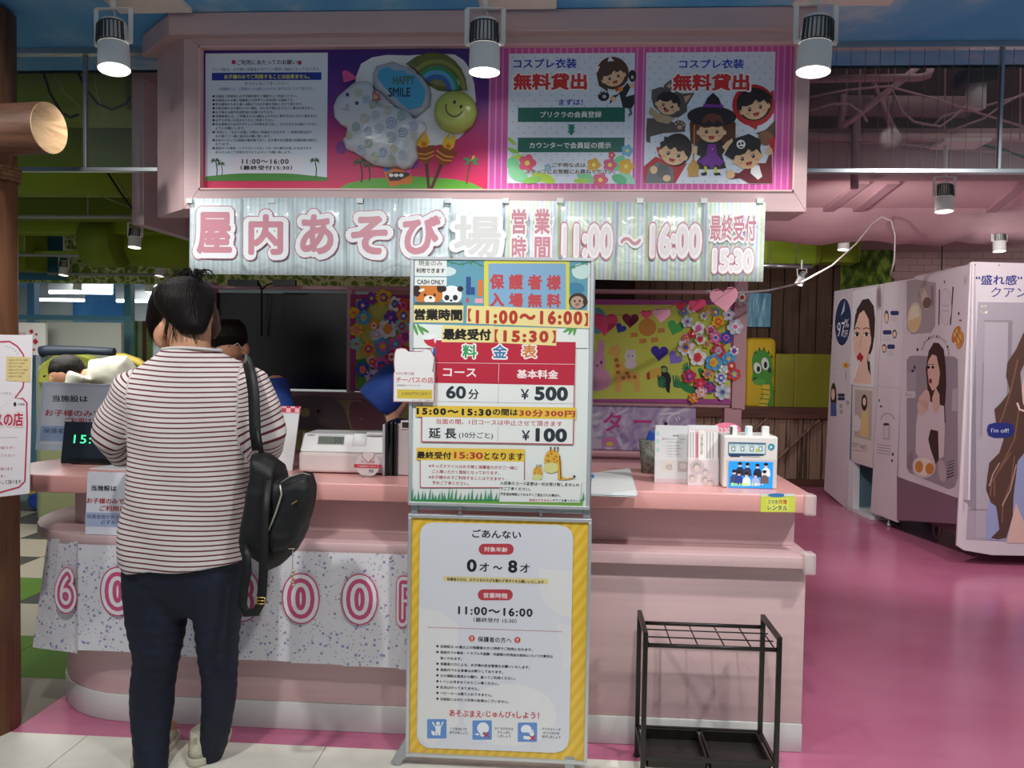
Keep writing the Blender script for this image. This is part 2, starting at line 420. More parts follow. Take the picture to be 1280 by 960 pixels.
# ================================================================== LAMPS
fin = mat('#54585a', 0.5, 0.4)
def track_spot(c, r, tilt=(0, 0), plate=None, cable=True, label='', energy=0, group=None, lamp=m_lamp, body=m_white):
    """c = centre of housing; r radius; tilt = (toward +x, toward -y) of the beam"""
    c = Vector(c); d = Vector((tilt[0], -tilt[1], -1)).normalized(); L = r*3.3
    top = c-d*L/2; bot = c+d*L/2
    t = thing('track_spotlight', label, 'spotlight', (c.x, c.y, c.z+L*.5), group)
    a = d.cross(Vector((0, 1, 0))).normalized(); a = a if a.x > 0 else -a; bdir = d.cross(a).normalized()
    if bdir.y > 0: bdir = -bdir
    hs = MB()
    hs.tube([bot-d*.002, bot-d*.04*r/.055, c+d*L*.12, c-d*L*.0], r, 28, False, [r, r, r*.985, r*.965])
    hs.tube([top, top+d*.010, c-d*L*.0], r, 28, True, [r*.78, r*.86, r*.955])
    hs.build('housing', body, t)
    fn_ = MB()
    for k in range(9):
        an = radians(-60+15*k); q = bdir*cos(an)+a*sin(an)
        fn_.bar(top+d*L*.1+q*r*.9, c-d*L*.04+q*r*.97, .004*r/.055, .014*r/.055, q)
    fn_.build('heat_sink_fins', fin, t)
    fr = MB()
    pts = []
    for k in range(-4, 5):
        an = radians(17*k); q = bdir*cos(an)+a*sin(an); pts.append(q)
    loop = [top+d*L*.08+q*r*.93 for q in pts]+[c-d*L*.02+q*r*.99 for q in pts[::-1]]
    fr.tube(loop+[loop[0]], .0022*r/.055, 6, False); fr.build('fin_frame', mat('#3a3d3e'), t)
    MB().tube([bot-d*.004, bot+d*.0015], r*.99, 28, False).build('rim', body, t)
    MB().cyl(bot-d*.006, bot-d*.003, r*.93, n=28).build('lens', lamp, t)
    br = MB(); s = r*1.18; hz = c.z+L*.5+r*.75
    p = [c+a*s-d*L*.05, Vector((c.x+s, c.y, hz)), Vector((c.x-s, c.y, hz)), c-a*s-d*L*.05]
    for i in range(3): br.bar(p[i], p[i+1], .016*r/.055, .004, (0, 1, 0) if i != 1 else (0, 0, 1))
    br.build('bracket', body, t)
    kb = MB()
    for sgn in (1, -1): kb.cyl(c+a*(s*sgn+.004*sgn)-d*L*.05, c+a*(s*sgn-.03*sgn*r/.055)-d*L*.05, .009*r/.055, n=10)
    kb.build('pivot_knobs', body, t)
    if plate:
        x0, x1, y0, y1, zp = plate
        boxo('track_plate', mat('#e9dfd6', .5), x0, x1, y0, y1, zp-.018, zp, t, .002)
        MB().cyl((c.x, c.y, hz), (c.x, c.y, zp-.016), .012, n=10).build('stem', body, t)
        if cable: MB().tube([(c.x, c.y, hz-.004), (c.x+.012, c.y-.01, hz-.03), top-d*.01+a*.01, top+d*.005], .003, 6).build('cable', mat('#c9cdd0'), t)
    if not plate:
        zt_ = 2.3 if c.y > 7.3 else (2.72 if c.x > 0 and c.y > 7.2 else (2.44 if c.x > 0 else 3.5))
        MB().cyl((c.x, c.y, hz), (c.x, c.y, max(zt_, hz+.02)), .008, n=8).build('stem', body, t)
    if energy:
        o = spot_light(bot+d*.01, bot+d, energy, 105, .04)
        o.parent = t; o.location = bot+d*.012-t.location; o.name = 'bulb_light'
    return t
def px_to(px, py, Y): return atY(px, py, Y)
c1, c2, c3 = px_to(142, 57, 2.9), px_to(606, 58, 2.9), px_to(1019, 56, 2.9)
track_spot(c1, .053, (.10, .14), (c1.x-.04, c1.x+.23, 2.82, 3.02, 2.68), True, 'large white track spotlight over the left end of the overhead sign', 13)
track_spot(c2, .053, (0.0, .02), (c2.x-.03, c2.x+.24, 2.82, 3.02, 2.68), True, 'large white track spotlight in front of the middle of the overhead sign', 13)
track_spot(c3, .055, (-.06, .06), (c3.x-.05, c3.x+.28, 2.82, 3.02, 2.68), True, 'large white track spotlight at the right end of the overhead sign', 13)
# ================================================================== OVERHEAD SIGN BOX
fa = thing('overhead_sign', 'large pink box sign with posters hanging from the sky-painted ceiling', 'sign', (-.3, 3.1, 1.97))
FX0, FX1, FY = -1.452, .848, 3.10
PX0, PX1, PZ0, PZ1 = -1.392, .802, 2.040, 2.572      # recess opening
ch = .18
body = MB()
# front frame as four mitred members around the recess
def quadprism(mb, pts, y0, y1):
    mb.slab([(p[0], y0, p[1]) for p in pts], (0, y1-y0, 0))
O_ = [(FX0, 1.968), (FX1, 1.968), (FX1, 2.62), (FX0, 2.62)]; I_ = [(PX0, PZ0), (PX1, PZ0), (PX1, PZ1), (PX0, PZ1)]
for i in range(4):
    j = (i+1) % 4; quadprism(body, [O_[i], O_[j], I_[j], I_[i]], FY, FY+.05)
body.build('front_frame', m_pinkwood, fa, .002)
MB().prism([(FX0, FY+.05), (FX1, FY+.05), (FX1, 3.32), (FX0-ch, FY+.05+ch)], 1.97, 2.68).build('box', m_pinkwood, fa, .002)
MB().prism([(FX0-.0005, FY), (FX0, FY+.05), (FX0-ch, FY+.05+ch), (FX0-ch-.02, FY+.02+ch)], 1.968, 2.62).build('side_panel', m_pinkwood, fa)
MB().prism([(FX0-.035, FY-.045), (FX1+.01, FY-.045), (FX1+.01, 3.32), (FX0-ch-.07, FY+ch+.02), (FX0-ch-.07, FY+ch-.005)], 2.60, 2.678).build('cornice', m_pinkwood, fa, .003)
# liner strips inside recess
ln = MB()
ln.box(PX0, PX0+.006, FY-.004, FY+.03, PZ0, PZ1); ln.box(PX1-.006, PX1, FY-.004, FY+.03, PZ0, PZ1); ln.box(PX0, PX1, FY-.004, FY+.03, PZ0, PZ0+.006); ln.box(PX0, PX1, FY-.004, FY+.03, PZ1-.006, PZ1)
ln.build('bead', mat('#e3b8b6', .4), fa)
YP = FY+.028
def gradfn(nt, b):
    tc = nt.nodes.new('ShaderNodeTexCoord'); sp = nt.nodes.new('ShaderNodeSeparateXYZ'); nt.links.new(tc.outputs['Generated'], sp.inputs[0])
    r = ramp(nt, [(0.0, '#d92257'), (0.35, '#c32c72'), (0.62, '#6d2a8a'), (0.9, '#3b1478')]); nt.links.new(sp.outputs[2], r.inputs[0]); nt.links.new(r.outputs[0], b.inputs['Base Color'])
m_grad = node_mat('purple_print', gradfn, .5)
xm = atY(611, 150, YP).x
boxo('left_poster_backing', m_grad, PX0, xm, YP, YP+.02, PZ0, PZ1, fa)
boxo('right_poster_backing', mat('#cf56a8', .5), xm, PX1, YP, YP+.02, PZ0, PZ1, fa)
S = Sheet((0, YP, 0), step=.00008)
S.crop(0, 0, 1)
# stripes on the pink backing
for i in range(48):
    x0 = 612+i*8
    if x0 < 994: S.rect(x0, 57.5, x0+2.2, 240, '#e08cc6')
NAVY = '#22206a'; RED = '#d12a2a'
# rules poster
S.crop(240, 50, 960/190)
S.rect(86, 86, 858, 880, '#dfe6f2')
S.poly([(86, 890), (86, 862), (250, 846), (450, 838), (650, 846), (856, 868), (856, 890)], '#3f8a2c')
S.rect(126, 208, 818, 256, '#1b2f9a')
S.rect(236, 733, 696, 842, '#e9e3ee')
S.rect(252, 128, 276, 152, '#b3264e'); S.rect(668, 132, 692, 156, '#b3264e')
S.text('ご利用にあたってのお願い', 284, 126, 662, 158, '#23242e', .02)
S.text('ワンパ塾は、お子様と保護者の方でご入場頂く施設となっております。', 132, 176, 812, 198, '#23242e', .01)
S.text('お子様のみでご利用することは出来ません。', 204, 218, 744, 248, '#e9e45a', .03)
S.text('あらかじめご了承ください。', 334, 264, 612, 286, '#23242e', .01)
S.text('※保護者とは、ご両親または18歳以上のそれに準ずる方とさせて頂きます。', 172, 300, 770, 320, '#2a3a9c', .01)
rr = ['当施設ご利用前に必ず本館内容をご確認の上ご利用ください。', '当施設はお子様と保護者の方同伴でご利用頂ける施設です。', '安全確保のため０歳～8歳以下のお子様を対象とさせて頂きます。',
      '対象年齢のお子様がいない場合、またお子様のみでのご入場は出来ません。', 'お子様のみ館内利用料金が必要となります。', '保護者様とは、ご両親または18歳以上のそれに準ずる方とさせて頂きます。',
      '必ずお手洗いを済ませてからご利用ください', '安全確保のため必ずポケットの中身を全て出し、ぶつかるものは身につけない', '*ようにお願いします。', '「手洗い」「おむつ交換」の際は一時退出できますが、一時退出時は必ず',
      '*お子様とご一緒に退出をお願い致します。', '当店のスタッフは施設の案内員であり、お子様の安全管理は保護者様の責任と', '*なります。', '施設内での事故・トラブルにつきましては一切の責任を負いかねますので', '*あらかじめご了承頂きますようよろしくお願い致します。']
for i, r in enumerate(rr):
    y = 348+i*25.2
    if not r.startswith('*'): S.ell(137, y+8, 8, 8, '#23242e', n=10)
    r = r.strip('*'); S.text(r, 149, y-1, 149+min(18.4*len(r), 655), y+17, '#33343f', .02)
S.text('11:00～16:00', 316, 752, 612, 784, '#1d1d22', .04, sp=1.2)
S.text('（最終受付15:30）', 306, 792, 634, 822, '#1d1d22', .04, sp=1.1)
def palm(S, x, y, h, s, c='#2c5a2c', tr='#1b1417'):
    S.line([(x, y), (x+4*s, y-h*.45), (x-6*s, y-h)], 6*s, tr)
    for a in (-165, -130, -95, -60, -20, 20, 160, 195):
        dx, dy = cos(radians(a)), sin(radians(a)); ex, ey = x-6*s+34*s*dx, y-h+24*s*dy+8*s
        S.poly([(x-6*s, y-h), ((x-6*s+ex)/2+6*dy*s, (y-h+ey)/2-9*s), (ex, ey), ((x-6*s+ex)/2, (y-h+ey)/2+3*s)], c)
palm(S, 156, 862, 100, 1); palm(S, 190, 862, 80, .8); palm(S, 783, 868, 108, 1.05)
# festival picture
S.crop(400, 50, 1112/220)
S.poly([(110, 945), (180, 905), (330, 875), (600, 862), (850, 880), (960, 905), (1040, 945)], '#5aa832')
cl = [(225, 240), (260, 150), (330, 110), (420, 95), (560, 98), (640, 92), (760, 88), (850, 92), (910, 130), (950, 190), (975, 280), (985, 380), (975, 480), (940, 560), (880, 620), (800, 655), (720, 668), (640, 670), (560, 660), (400, 560), (230, 400)]
S.poly(cl, '#e4e6ea')
palm(S, 262, 900, 130, 1.4); palm(S, 312, 892, 100, 1.1)
S.line([(926, 908), (934, 840), (952, 775)], 13, '#7a4a2a')
for a, c in ((-150, '#3a9a5a'), (-60, '#e8c030'), (-20, '#3a9a5a'), (30, '#3a9a5a'), (150, '#3a9a5a'), (200, '#3a9a5a'), (-100, '#49a968')):
    dx, dy = cos(radians(a)), sin(radians(a)); S.poly([(955, 762), (955+30*dx+8*dy, 762+26*dy-8), (955+56*dx, 765+44*dy+6), (955+28*dx, 766+26*dy+8)], c)
def torch(x, y, a):
    ca, sa = cos(radians(a)), sin(radians(a))
    def T(p, q): return (x+p*ca-q*sa, y+p*sa+q*ca)
    S.line([T(0, 60), T(0, 270)], 20, '#5b2a22')
    S.poly([T(-60, -20), T(62, -20), T(52, 30), T(48, 64), T(28, 70), T(26, 92), T(-24, 92), T(-28, 70), T(-46, 64), T(-54, 30)], '#9a4a1c')
    S.line([T(-60, 20), T(0, 34), T(58, 20)], 8, '#f0a83a'); S.line([T(-52, 50), T(0, 62), T(54, 44)], 7, '#f0a83a')
    S.poly([T(-40, -25), T(-44, -70), T(-22, -110), T(-8, -60), T(4, -120), T(26, -90), T(34, -40), T(20, -14), T(-20, -12)], '#f3c21e')
    S.poly([T(-18, -22), T(-10, -54), T(2, -40), T(14, -50), T(14, -24), T(0, -14)], '#e2761c')
torch(662, 690, -6); torch(800, 702, 22)
# mouth shape below the sheep balloon
S.poly([(400, 805), (440, 800), (520, 822), (560, 830), (585, 870), (580, 905), (500, 915), (450, 930), (420, 880), (410, 850)], '#d8761c')
S.poly([(425, 850), (470, 832), (560, 838), (568, 856), (500, 888), (440, 892)], '#33181a')
for x in (450, 482, 514): S.ell(x, 855, 15, 11, '#f2f2f0', n=12)
S.ell(600, 780, 24, 34, '#8a2f9a'); S.ell(552, 824, 26, 14, '#e2559a'); S.ell(425, 815, 24, 18, '#2d6fc0'); S.ell(135, 680, 34, 42, '#7a2f8a')
S.crop(610, 50, 1011/200)
# costume hire poster, left
def dots(x0, y0, x1, y1, dx, dy, col):
    r = 0; y = y0
    while y < y1:
        x = x0+(dx/2 if r % 2 else 0)
        while x < x1: S.ell(x, y, 6, 6, col, n=8); x += dx
        y += dy; r += 1
S.rect(133, 87, 929, 906, '#dde6f4'); dots(156, 112, 920, 880, 70, 34, '#a9cfe4')
S.text('コスプレ衣装', 160, 118, 562, 182, '#2342b4', .035)
S.text('無料貸出', 160, 212, 628, 318, RED, .045, outl=[(.09, '#f4f4f4')])
S.text('まずは！', 448, 374, 600, 414, '#2342b4', .03)
S.rect(190, 428, 866, 519, '#14685a'); S.rect(189, 618, 863, 710, '#14685a')
S.text('プリクラの会員登録', 330, 452, 718, 492, '#f2f4f2', .02); S.text('カウンターで会員証の提示', 262, 646, 778, 686, '#f2f4f2', .02)
for y in (534, 552, 572): S.poly([(502, y), (552, y), (526, y+34)], '#14806a')
for (x, y, rx, ry, a, c) in ((150, 640, 36, 12, 40, '#a8d84a'), (160, 700, 40, 14, 20, '#8fd05a'), (180, 740, 44, 14, -10, '#b4de5a'), (160, 790, 50, 40, 60, '#7fd09a'), (190, 850, 70, 40, 30, '#8ed8a4'), (350, 870, 80, 30, 20, '#b9dd52'), (280, 885, 60, 22, -10, '#8ccf62'),
                             (620, 870, 60, 30, 20, '#7fcf9a'), (820, 780, 60, 34, -50, '#6fcf9a'), (880, 870, 60, 28, 40, '#9adcc0'), (590, 890, 50, 16, 0, '#a9d84e'), (830, 880, 50, 30, 20, '#57b884')):
    S.ell(x, y, rx, ry, c, a, 16)
for (x, y, r, c) in ((248, 778, 58, '#e8607e'), (880, 700, 40, '#6fb4dc'), (668, 790, 46, '#d8a92e'), (770, 790, 46, '#d8567e'), (872, 800, 52, '#e0b030'), (710, 885, 50, '#dc5a80'), (782, 728, 24, '#d8456e'), (378, 806, 24, '#7cb6e4')):
    S.flower(x, y, r, c, '#f0e060')
S.text('ご不明な点は、', 404, 776, 632, 806, '#2a2a2e', .03, outl=[(.07, '#f2f4f6')]); S.text('スタッフにお気軽にお尋ねください。', 236, 816, 806, 848, '#2a2a2e', .03, outl=[(.07, '#f2f4f6')])
SKIN = '#e9c39a'
def face(S, cx, cy, r, ang, hair, style='fringe', mouth=True):
    ca, sa = cos(radians(ang)), sin(radians(ang))
    def T(x, y): return (cx+(x*ca-y*sa)*r, cy+(x*sa+y*ca)*r)
    for sx in (-1, 1): S.ell(*T(sx*.98, .12), r*.17, r*.22, SKIN, ang, 10)
    S.ell(cx, cy, r*1.0, r*.9, SKIN, ang, 22)
    if style == 'fringe': S.poly([T(-1.04, .1), T(-1.08, -.5), T(-.7, -1.05), T(0, -1.2), T(.7, -1.05), T(1.08, -.5), T(1.04, .1), T(.8, -.35), T(.45, -.25), T(.2, -.5), T(-.1, -.25), T(-.5, -.2), T(-.85, -.3)], hair)
    if style == 'spiky': S.poly([T(-1.04, -.05), T(-1.2, -.6), T(-.95, -.75), T(-1.0, -1.1), T(-.5, -1.1), T(-.1, -1.35), T(.3, -1.15), T(.8, -1.2), T(.9, -.85), T(1.15, -.6), T(1.03, 0), T(.7, -.4), T(.3, -.2), T(0, -.5), T(-.3, -.2), T(-.7, -.45)], hair)
    for sx in (-.4, .42):
        S.ell(*T(sx, .08), r*.13, r*.16, '#2c1c16', ang, 10); S.ell(*T(sx-.03, .03), r*.04, r*.05, '#ffffff', ang, 6)
        S.line([T(sx-.16, -.25), T(sx, -.32), T(sx+.16, -.25)], r*.05, hair)
    for sx in (-.62, .62): S.ell(*T(sx, .38), r*.15, r*.1, '#e6a47e', ang, 10)
    if mouth:
        S.poly([T(-.26, .42), T(.26, .42), T(.16, .66), T(0, .72), T(-.16, .66)], '#a8302a'); S.ell(*T(0, .64), r*.1, r*.06, '#e8806a', ang, 8)
    return T
# cat-ear child
S.poly([(765, 410), (880, 270), (900, 300), (870, 360), (925, 345), (925, 400), (905, 440), (850, 425), (830, 340), (780, 355)], '#20222a')
S.ell(730, 355, 36, 32, '#17181c'); S.ell(735, 358, 13, 12, '#b9b0c8')
for q in ((706, 340), (722, 328), (742, 330)): S.ell(q[0], q[1], 7, 7, '#b9b0c8', n=8)
S.ell(912, 228, 24, 38, '#17181c'); S.ell(912, 236, 9, 12, '#b9b0c8')
S.ell(790, 372, 22, 14, SKIN, 10); S.ell(912, 286, 14, 20, SKIN)
S.line([(895, 430), (905, 465), (890, 478)], 16, '#5b6068')
S.ell(788, 210, 102, 104, '#4d3322', -20); S.poly([(688, 230), (700, 290), (760, 330), (740, 240)], '#4d3322'); S.poly([(858, 170), (890, 220), (880, 262), (850, 230)], '#4d3322')
face(S, 792, 232, 70, -18, '#4d3322', 'fringe')
S.poly([(668, 170), (708, 168), (690, 208)], '#efe9ee'); S.poly([(756, 138), (768, 98), (796, 134)], '#efe9ee')
S.poly([(800, 312), (852, 286), (846, 306), (812, 330)], '#d2342a'); S.ell(838, 312, 15, 15, '#e09a22')
# costume hire poster, right
S.crop(790, 50, 1008/210)
S.rect(86, 76, 860, 862, '#dde6f4'); dots(106, 100, 850, 850, 66, 34, '#a9cfe4')
S.text('コスプレ衣装', 282, 116, 672, 174, '#2342b4', .035)
# wolf child
S.poly([(90, 470), (200, 470), (260, 500), (320, 500), (318, 552), (250, 556), (190, 560), (110, 580), (110, 620), (85, 610), (84, 540)], '#5a5350')
S.ell(284, 516, 38, 34, '#5a5350'); S.ell(286, 524, 14, 12, '#c9a98a')
for q in ((262, 504), (278, 494), (298, 498), (310, 512)): S.ell(q[0], q[1], 6, 7, '#c9a98a', n=8)
S.poly([(118, 300), (170, 282), (188, 286), (195, 268), (236, 236), (240, 300), (300, 322), (376, 318), (330, 392), (330, 430), (280, 465), (200, 470), (130, 400), (116, 350)], '#5a5350')
S.poly([(205, 280), (230, 255), (232, 295)], '#c9a98a'); S.poly([(310, 340), (356, 330), (322, 380)], '#c9a98a')
S.poly([(110, 400), (160, 440), (260, 470), (215, 505), (150, 490), (100, 440)], '#b9a684')
face(S, 214, 390, 66, 14, '#241c1c', 'fringe'); S.ell(196, 412, 10, 7, '#241c1c', n=8)
# red hood child
S.ell(728, 392, 128, 126, '#c4202c'); S.poly([(620, 460), (700, 515), (745, 540), (760, 500), (850, 440), (850, 300)], '#c4202c')
S.ell(732, 386, 106, 100, '#241818'); face(S, 734, 404, 82, -14, '#241818', 'fringe')
S.poly([(640, 345), (700, 305), (790, 300), (840, 340), (835, 370), (790, 335), (755, 372), (735, 340), (690, 400), (665, 400)], '#241818')
S.poly([(740, 560), (800, 540), (860, 480), (860, 600), (800, 600)], '#5a4034'); S.ell(800, 590, 46, 44, '#8a5f40'); S.poly([(820, 600), (860, 580), (850, 680), (830, 660)], '#c4202c')
# witch
S.poly([(385, 440), (345, 500), (350, 620), (390, 640), (560, 640), (620, 600), (622, 500), (575, 440)], '#5b2f22')
S.poly([(400, 600), (540, 600), (560, 660), (540, 690), (565, 770), (520, 776), (400, 776), (386, 730), (420, 690), (395, 650)], '#221a22')
S.poly([(455, 625), (500, 625), (510, 690), (562, 740), (540, 738), (525, 762), (505, 745), (478, 776), (455, 748), (430, 758), (415, 735), (386, 738), (446, 690)], '#7b2fa0')
S.ell(482, 655, 4, 4, '#e8d84a'); S.line([(440, 760), (442, 800)], 16, '#d8d84a'); S.line([(498, 765), (508, 800)], 16, '#d8d84a')
S.poly([(410, 800), (448, 792), (448, 812), (420, 816)], '#1a1a1e'); S.poly([(488, 800), (526, 796), (532, 812), (496, 814)], '#1a1a1e')
face(S, 476, 545, 78, 0, '#6b3a26', 'fringe')
S.poly([(405, 520), (440, 440), (540, 440), (556, 520), (520, 480), (490, 500), (460, 475), (430, 510)], '#6b3a26')
S.ell(478, 460, 148, 62, '#231c24', 2); S.poly([(420, 425), (450, 350), (486, 318), (520, 350), (552, 430)], '#231c24'); S.poly([(424, 405), (545, 408), (550, 392), (428, 386)], '#7b2fa0')
S.poly([(412, 500), (440, 452), (478, 440), (530, 455), (552, 510), (510, 478), (488, 505), (460, 480), (440, 500)], '#6b3a26')
S.line([(374, 510), (368, 740)], 9, '#b5803e'); S.poly([(360, 720), (376, 720), (402, 760), (396, 820), (340, 822), (330, 770)], '#c79a4e')
S.ell(370, 662, 20, 20, SKIN); S.ell(582, 632, 24, 26, SKIN); S.poly([(540, 640), (600, 590), (610, 640), (560, 670)], SKIN)
S.poly([(394, 640), (430, 640), (420, 700), (388, 690)], '#221a22')
# vampire child
S.poly([(70, 860), (70, 760), (140, 700), (250, 740), (330, 740), (260, 860)], '#b82028'); S.poly([(96, 770), (160, 730), (250, 770), (248, 858), (80, 858)], '#6b7278'); S.poly([(145, 645), (180, 640), (190, 720), (160, 700)], '#b82028')
S.ell(184, 790, 40, 42, '#5d6064'); S.poly([(160, 760), (170, 735), (190, 755), (212, 748), (212, 775)], '#5d6064')
S.ell(130, 780, 22, 24, SKIN); S.ell(208, 830, 24, 20, SKIN)
S.ell(268, 660, 90, 100, '#1d191c', 20)
face(S, 248, 682, 78, 14, '#1d191c', 'spiky')
# pirate child
S.poly([(560, 790), (640, 800), (720, 740), (800, 740), (838, 650), (840, 860), (700, 860), (650, 830), (590, 836)], '#6e1f2a'); S.ell(590, 808, 26, 26, SKIN); S.ell(822, 668, 20, 24, SKIN)
S.poly([(715, 760), (760, 750), (780, 820), (755, 840), (710, 800)], '#f0f0f0')
face(S, 690, 700, 82, -14, '#1d191c', 'fringe')
S.poly([(552, 690), (580, 640), (620, 590), (700, 565), (770, 600), (772, 640), (740, 635), (700, 640), (640, 675), (600, 720)], '#1b1c26')
S.ell(652, 628, 27, 27, '#f2f2f2'); S.ell(642, 626, 7, 8, '#1b1c26'); S.ell(661, 622, 7, 8, '#1b1c26'); S.rect(642, 640, 664, 648, '#1b1c26')
S.text('無料貸出', 244, 206, 706, 308, RED, .045, outl=[(.09, '#f4f4f4')])
S.build(fa)

# foil balloons fixed on the festival picture
B = Sheet((0, YP-.03, 0))
def balloon(name, label, outline, thick, m, crop=(400, 50, 1112/220), deco=None):
    B_ = Sheet((0, YP-thick-.004, 0), step=.0001); B_.crop(*crop)
    uv = [B_.pix(*p) for p in outline]; cx = sum(u for u, v in uv)/len(uv); cz = sum(v for u, v in uv)/len(uv)
    mb = MB(); n = len(uv)
    prof = [(1.0, 0.0), (.97, .45), (.9, .75), (.75, .95), (.4, 1.0)]
    base = len(mb.v)
    for s_, h in prof:
        for u, v in uv: mb.v.append(Vector((cx+(u-cx)*s_, YP-.003-thick*h, cz+(v-cz)*s_)))
    mb.v.append(Vector((cx, YP-.003-thick, cz)))
    for i in range(len(prof)-1):
        for k in range(n):
            k2 = (k+1) % n; mb.f.append([i*n+k, i*n+k2, (i+1)*n+k2, (i+1)*n+k]); mb.m.append(0); mb.sm.append(True)
    for k in range(n): mb.f.append([(len(prof)-1)*n+k, (len(prof)-1)*n+(k+1) % n, len(prof)*n]); mb.m.append(0); mb.sm.append(True)
    mb.f.append(list(range(n))[::-1]); mb.m.append(0); mb.sm.append(False)
    r = thing(name, label, 'balloon', (cx, YP, cz), 'foil balloons on the overhead sign')
    mb.build('foil', m, r)
    if deco: deco(B_); B_.build(r, 'lettering', 'print')
    return r
def foil(h, bm_=.25):
    return noise_mat('foil', [(0.3, h), (0.7, h)], (1, 1, 1), 14, 3, .22, bm_, bdist=.02)
def deco_cloud(b):
    b.poly([(365, 240), (375, 190), (430, 168), (470, 195), (530, 190), (560, 215), (600, 220), (640, 270), (665, 320), (660, 380), (640, 420), (560, 440), (510, 400), (450, 340), (400, 290)], '#3f9cc8')
    b.text('HAPPY', 462, 226, 600, 282, '#4e6a4c', .03); b.text('SMILE', 432, 300, 572, 360, '#1f3048', .03)
cloud = [(320, 200), (345, 150), (400, 135), (450, 120), (500, 140), (560, 160), (590, 190), (640, 215), (680, 270), (697, 330), (690, 400), (650, 440), (600, 478), (540, 460), (480, 420), (430, 380), (380, 330), (330, 290)]
balloon('cloud_balloon', 'grey-edged cloud-shaped foil balloon with a blue lettered panel', cloud, .03, foil('#aab6c4'), deco=deco_cloud)
def deco_rain(b):
    C0 = (720, 330)
    for r0, c in ((262, '#6c6a38'), (215, '#74803a'), (165, '#2f8a54'), (130, '#4fa0d0'), (100, '#2a62b0'), (68, '#c9ccd4')):
        pts = [(C0[0]+r0*cos(radians(a)), C0[1]+r0*sin(radians(a))) for a in range(-134, 1, 6)]; b.poly(pts+[(C0[0]-10, C0[1])], c)
rain = [(720+268*cos(radians(a)), 335+268*sin(radians(a))) for a in range(-135, 11, 8)]+[(800, 345), (740, 300), (680, 290), (640, 240), (580, 190)]
rr_ = [(535, 140), (600, 95), (670, 70), (740, 68), (800, 85), (850, 120), (890, 170), (915, 230), (928, 305), (800, 315), (740, 310), (690, 280), (640, 240), (590, 180)]
def deco_rain2(b):
    for k, c in ((.80, '#7f8a3a'), (.62, '#2f8a54'), (.52, '#4fa0d0'), (.40, '#2a62b0')):
        p = [(735+(235*k)*cos(radians(a)), 320+(248*k)*sin(radians(a))) for a in range(-135, 0, 7)]
        q = [(735+(235*k-26)*cos(radians(a)), 320+(248*k-26)*sin(radians(a))) for a in range(-135, 0, 7)]
        b.poly(p+q[::-1], c)
balloon('rainbow_balloon', 'dark green rainbow-shaped foil balloon behind the smiling one', rr_, .018, foil('#6a6f3a'), deco=deco_rain2)
def deco_smile(b):
    b.ell(850, 393, 9, 12, '#16181a', 20); b.ell(891, 421, 9, 12, '#16181a', 20); b.arc(850, 425, 54, 25, 200, 6, '#16181a', 58)
balloon('smiley_balloon', 'round yellow-green foil balloon with a smiling face', [(849+140*cos(radians(a)), 440+138*sin(radians(a))) for a in range(0, 360, 12)], .04, foil('#a9b45a', .08), deco=deco_smile)
sheep = [(65, 400), (90, 340), (150, 285), (200, 245), (280, 235), (320, 260), (335, 310), (345, 380), (400, 400), (470, 405), (550, 440), (600, 490), (650, 500), (668, 540), (640, 580), (600, 620), (600, 680), (612, 730), (570, 790), (520, 812), (480, 790), (400, 795), (320, 780), (250, 730), (200, 700), (150, 680), (125, 620), (155, 600), (150, 540), (110, 520), (70, 470)]
def deco_sheep(b):
    for x, y, r, c in ((278, 492, 34, '#c2b98a'), (225, 545, 30, '#6fa08a'), (300, 575, 30, '#7a9ac8'), (370, 555, 34, '#9aa9c2'), (448, 520, 40, '#6f8fc8'), (512, 475, 34, '#6f9a88'), (428, 437, 30, '#c2bf8a'), (350, 470, 30, '#b8b8c4'), (330, 405, 28, '#7fa47f'), (290, 372, 28, '#8aa4cc'),
                       (240, 330, 30, '#c4bf94'), (522, 580, 34, '#6f8fb8'), (447, 610, 36, '#7fa494'), (305, 650, 30, '#86a886'), (255, 690, 34, '#8aa4cc'), (396, 705, 32, '#7a9ac8'), (460, 686, 30, '#c2bf8a'), (520, 722, 30, '#9aa9c2'), (590, 540, 34, '#8aa4cc'), (180, 600, 24, '#c2bf8a'), (340, 730, 28, '#b4bf8a'), (450, 745, 26, '#86a886'), (595, 600, 26, '#b4bf9a')):
        spiral(b, x, y, r, c, 5)
    b.ell(173, 345, 11, 12, '#27356b'); b.ell(233, 399, 11, 12, '#27356b'); b.ell(172, 415, 10, 8, '#c78a92'); b.line([(140, 432), (152, 440), (166, 428), (172, 440), (182, 446)], 4, '#9a8a94')
    b.poly([(140, 200), (165, 190), (205, 215), (232, 242), (180, 262), (150, 268)], '#d14a8a'); b.poly([(335, 318), (380, 350), (385, 380), (328, 388)], '#b5406a'); b.poly([(340, 338), (366, 355), (366, 372), (335, 378)], '#a9a070')
balloon('sheep_balloon', 'white sheep-shaped foil balloon with pastel swirls', sheep, .045, foil('#cdd1d8', .15), deco=deco_sheep)

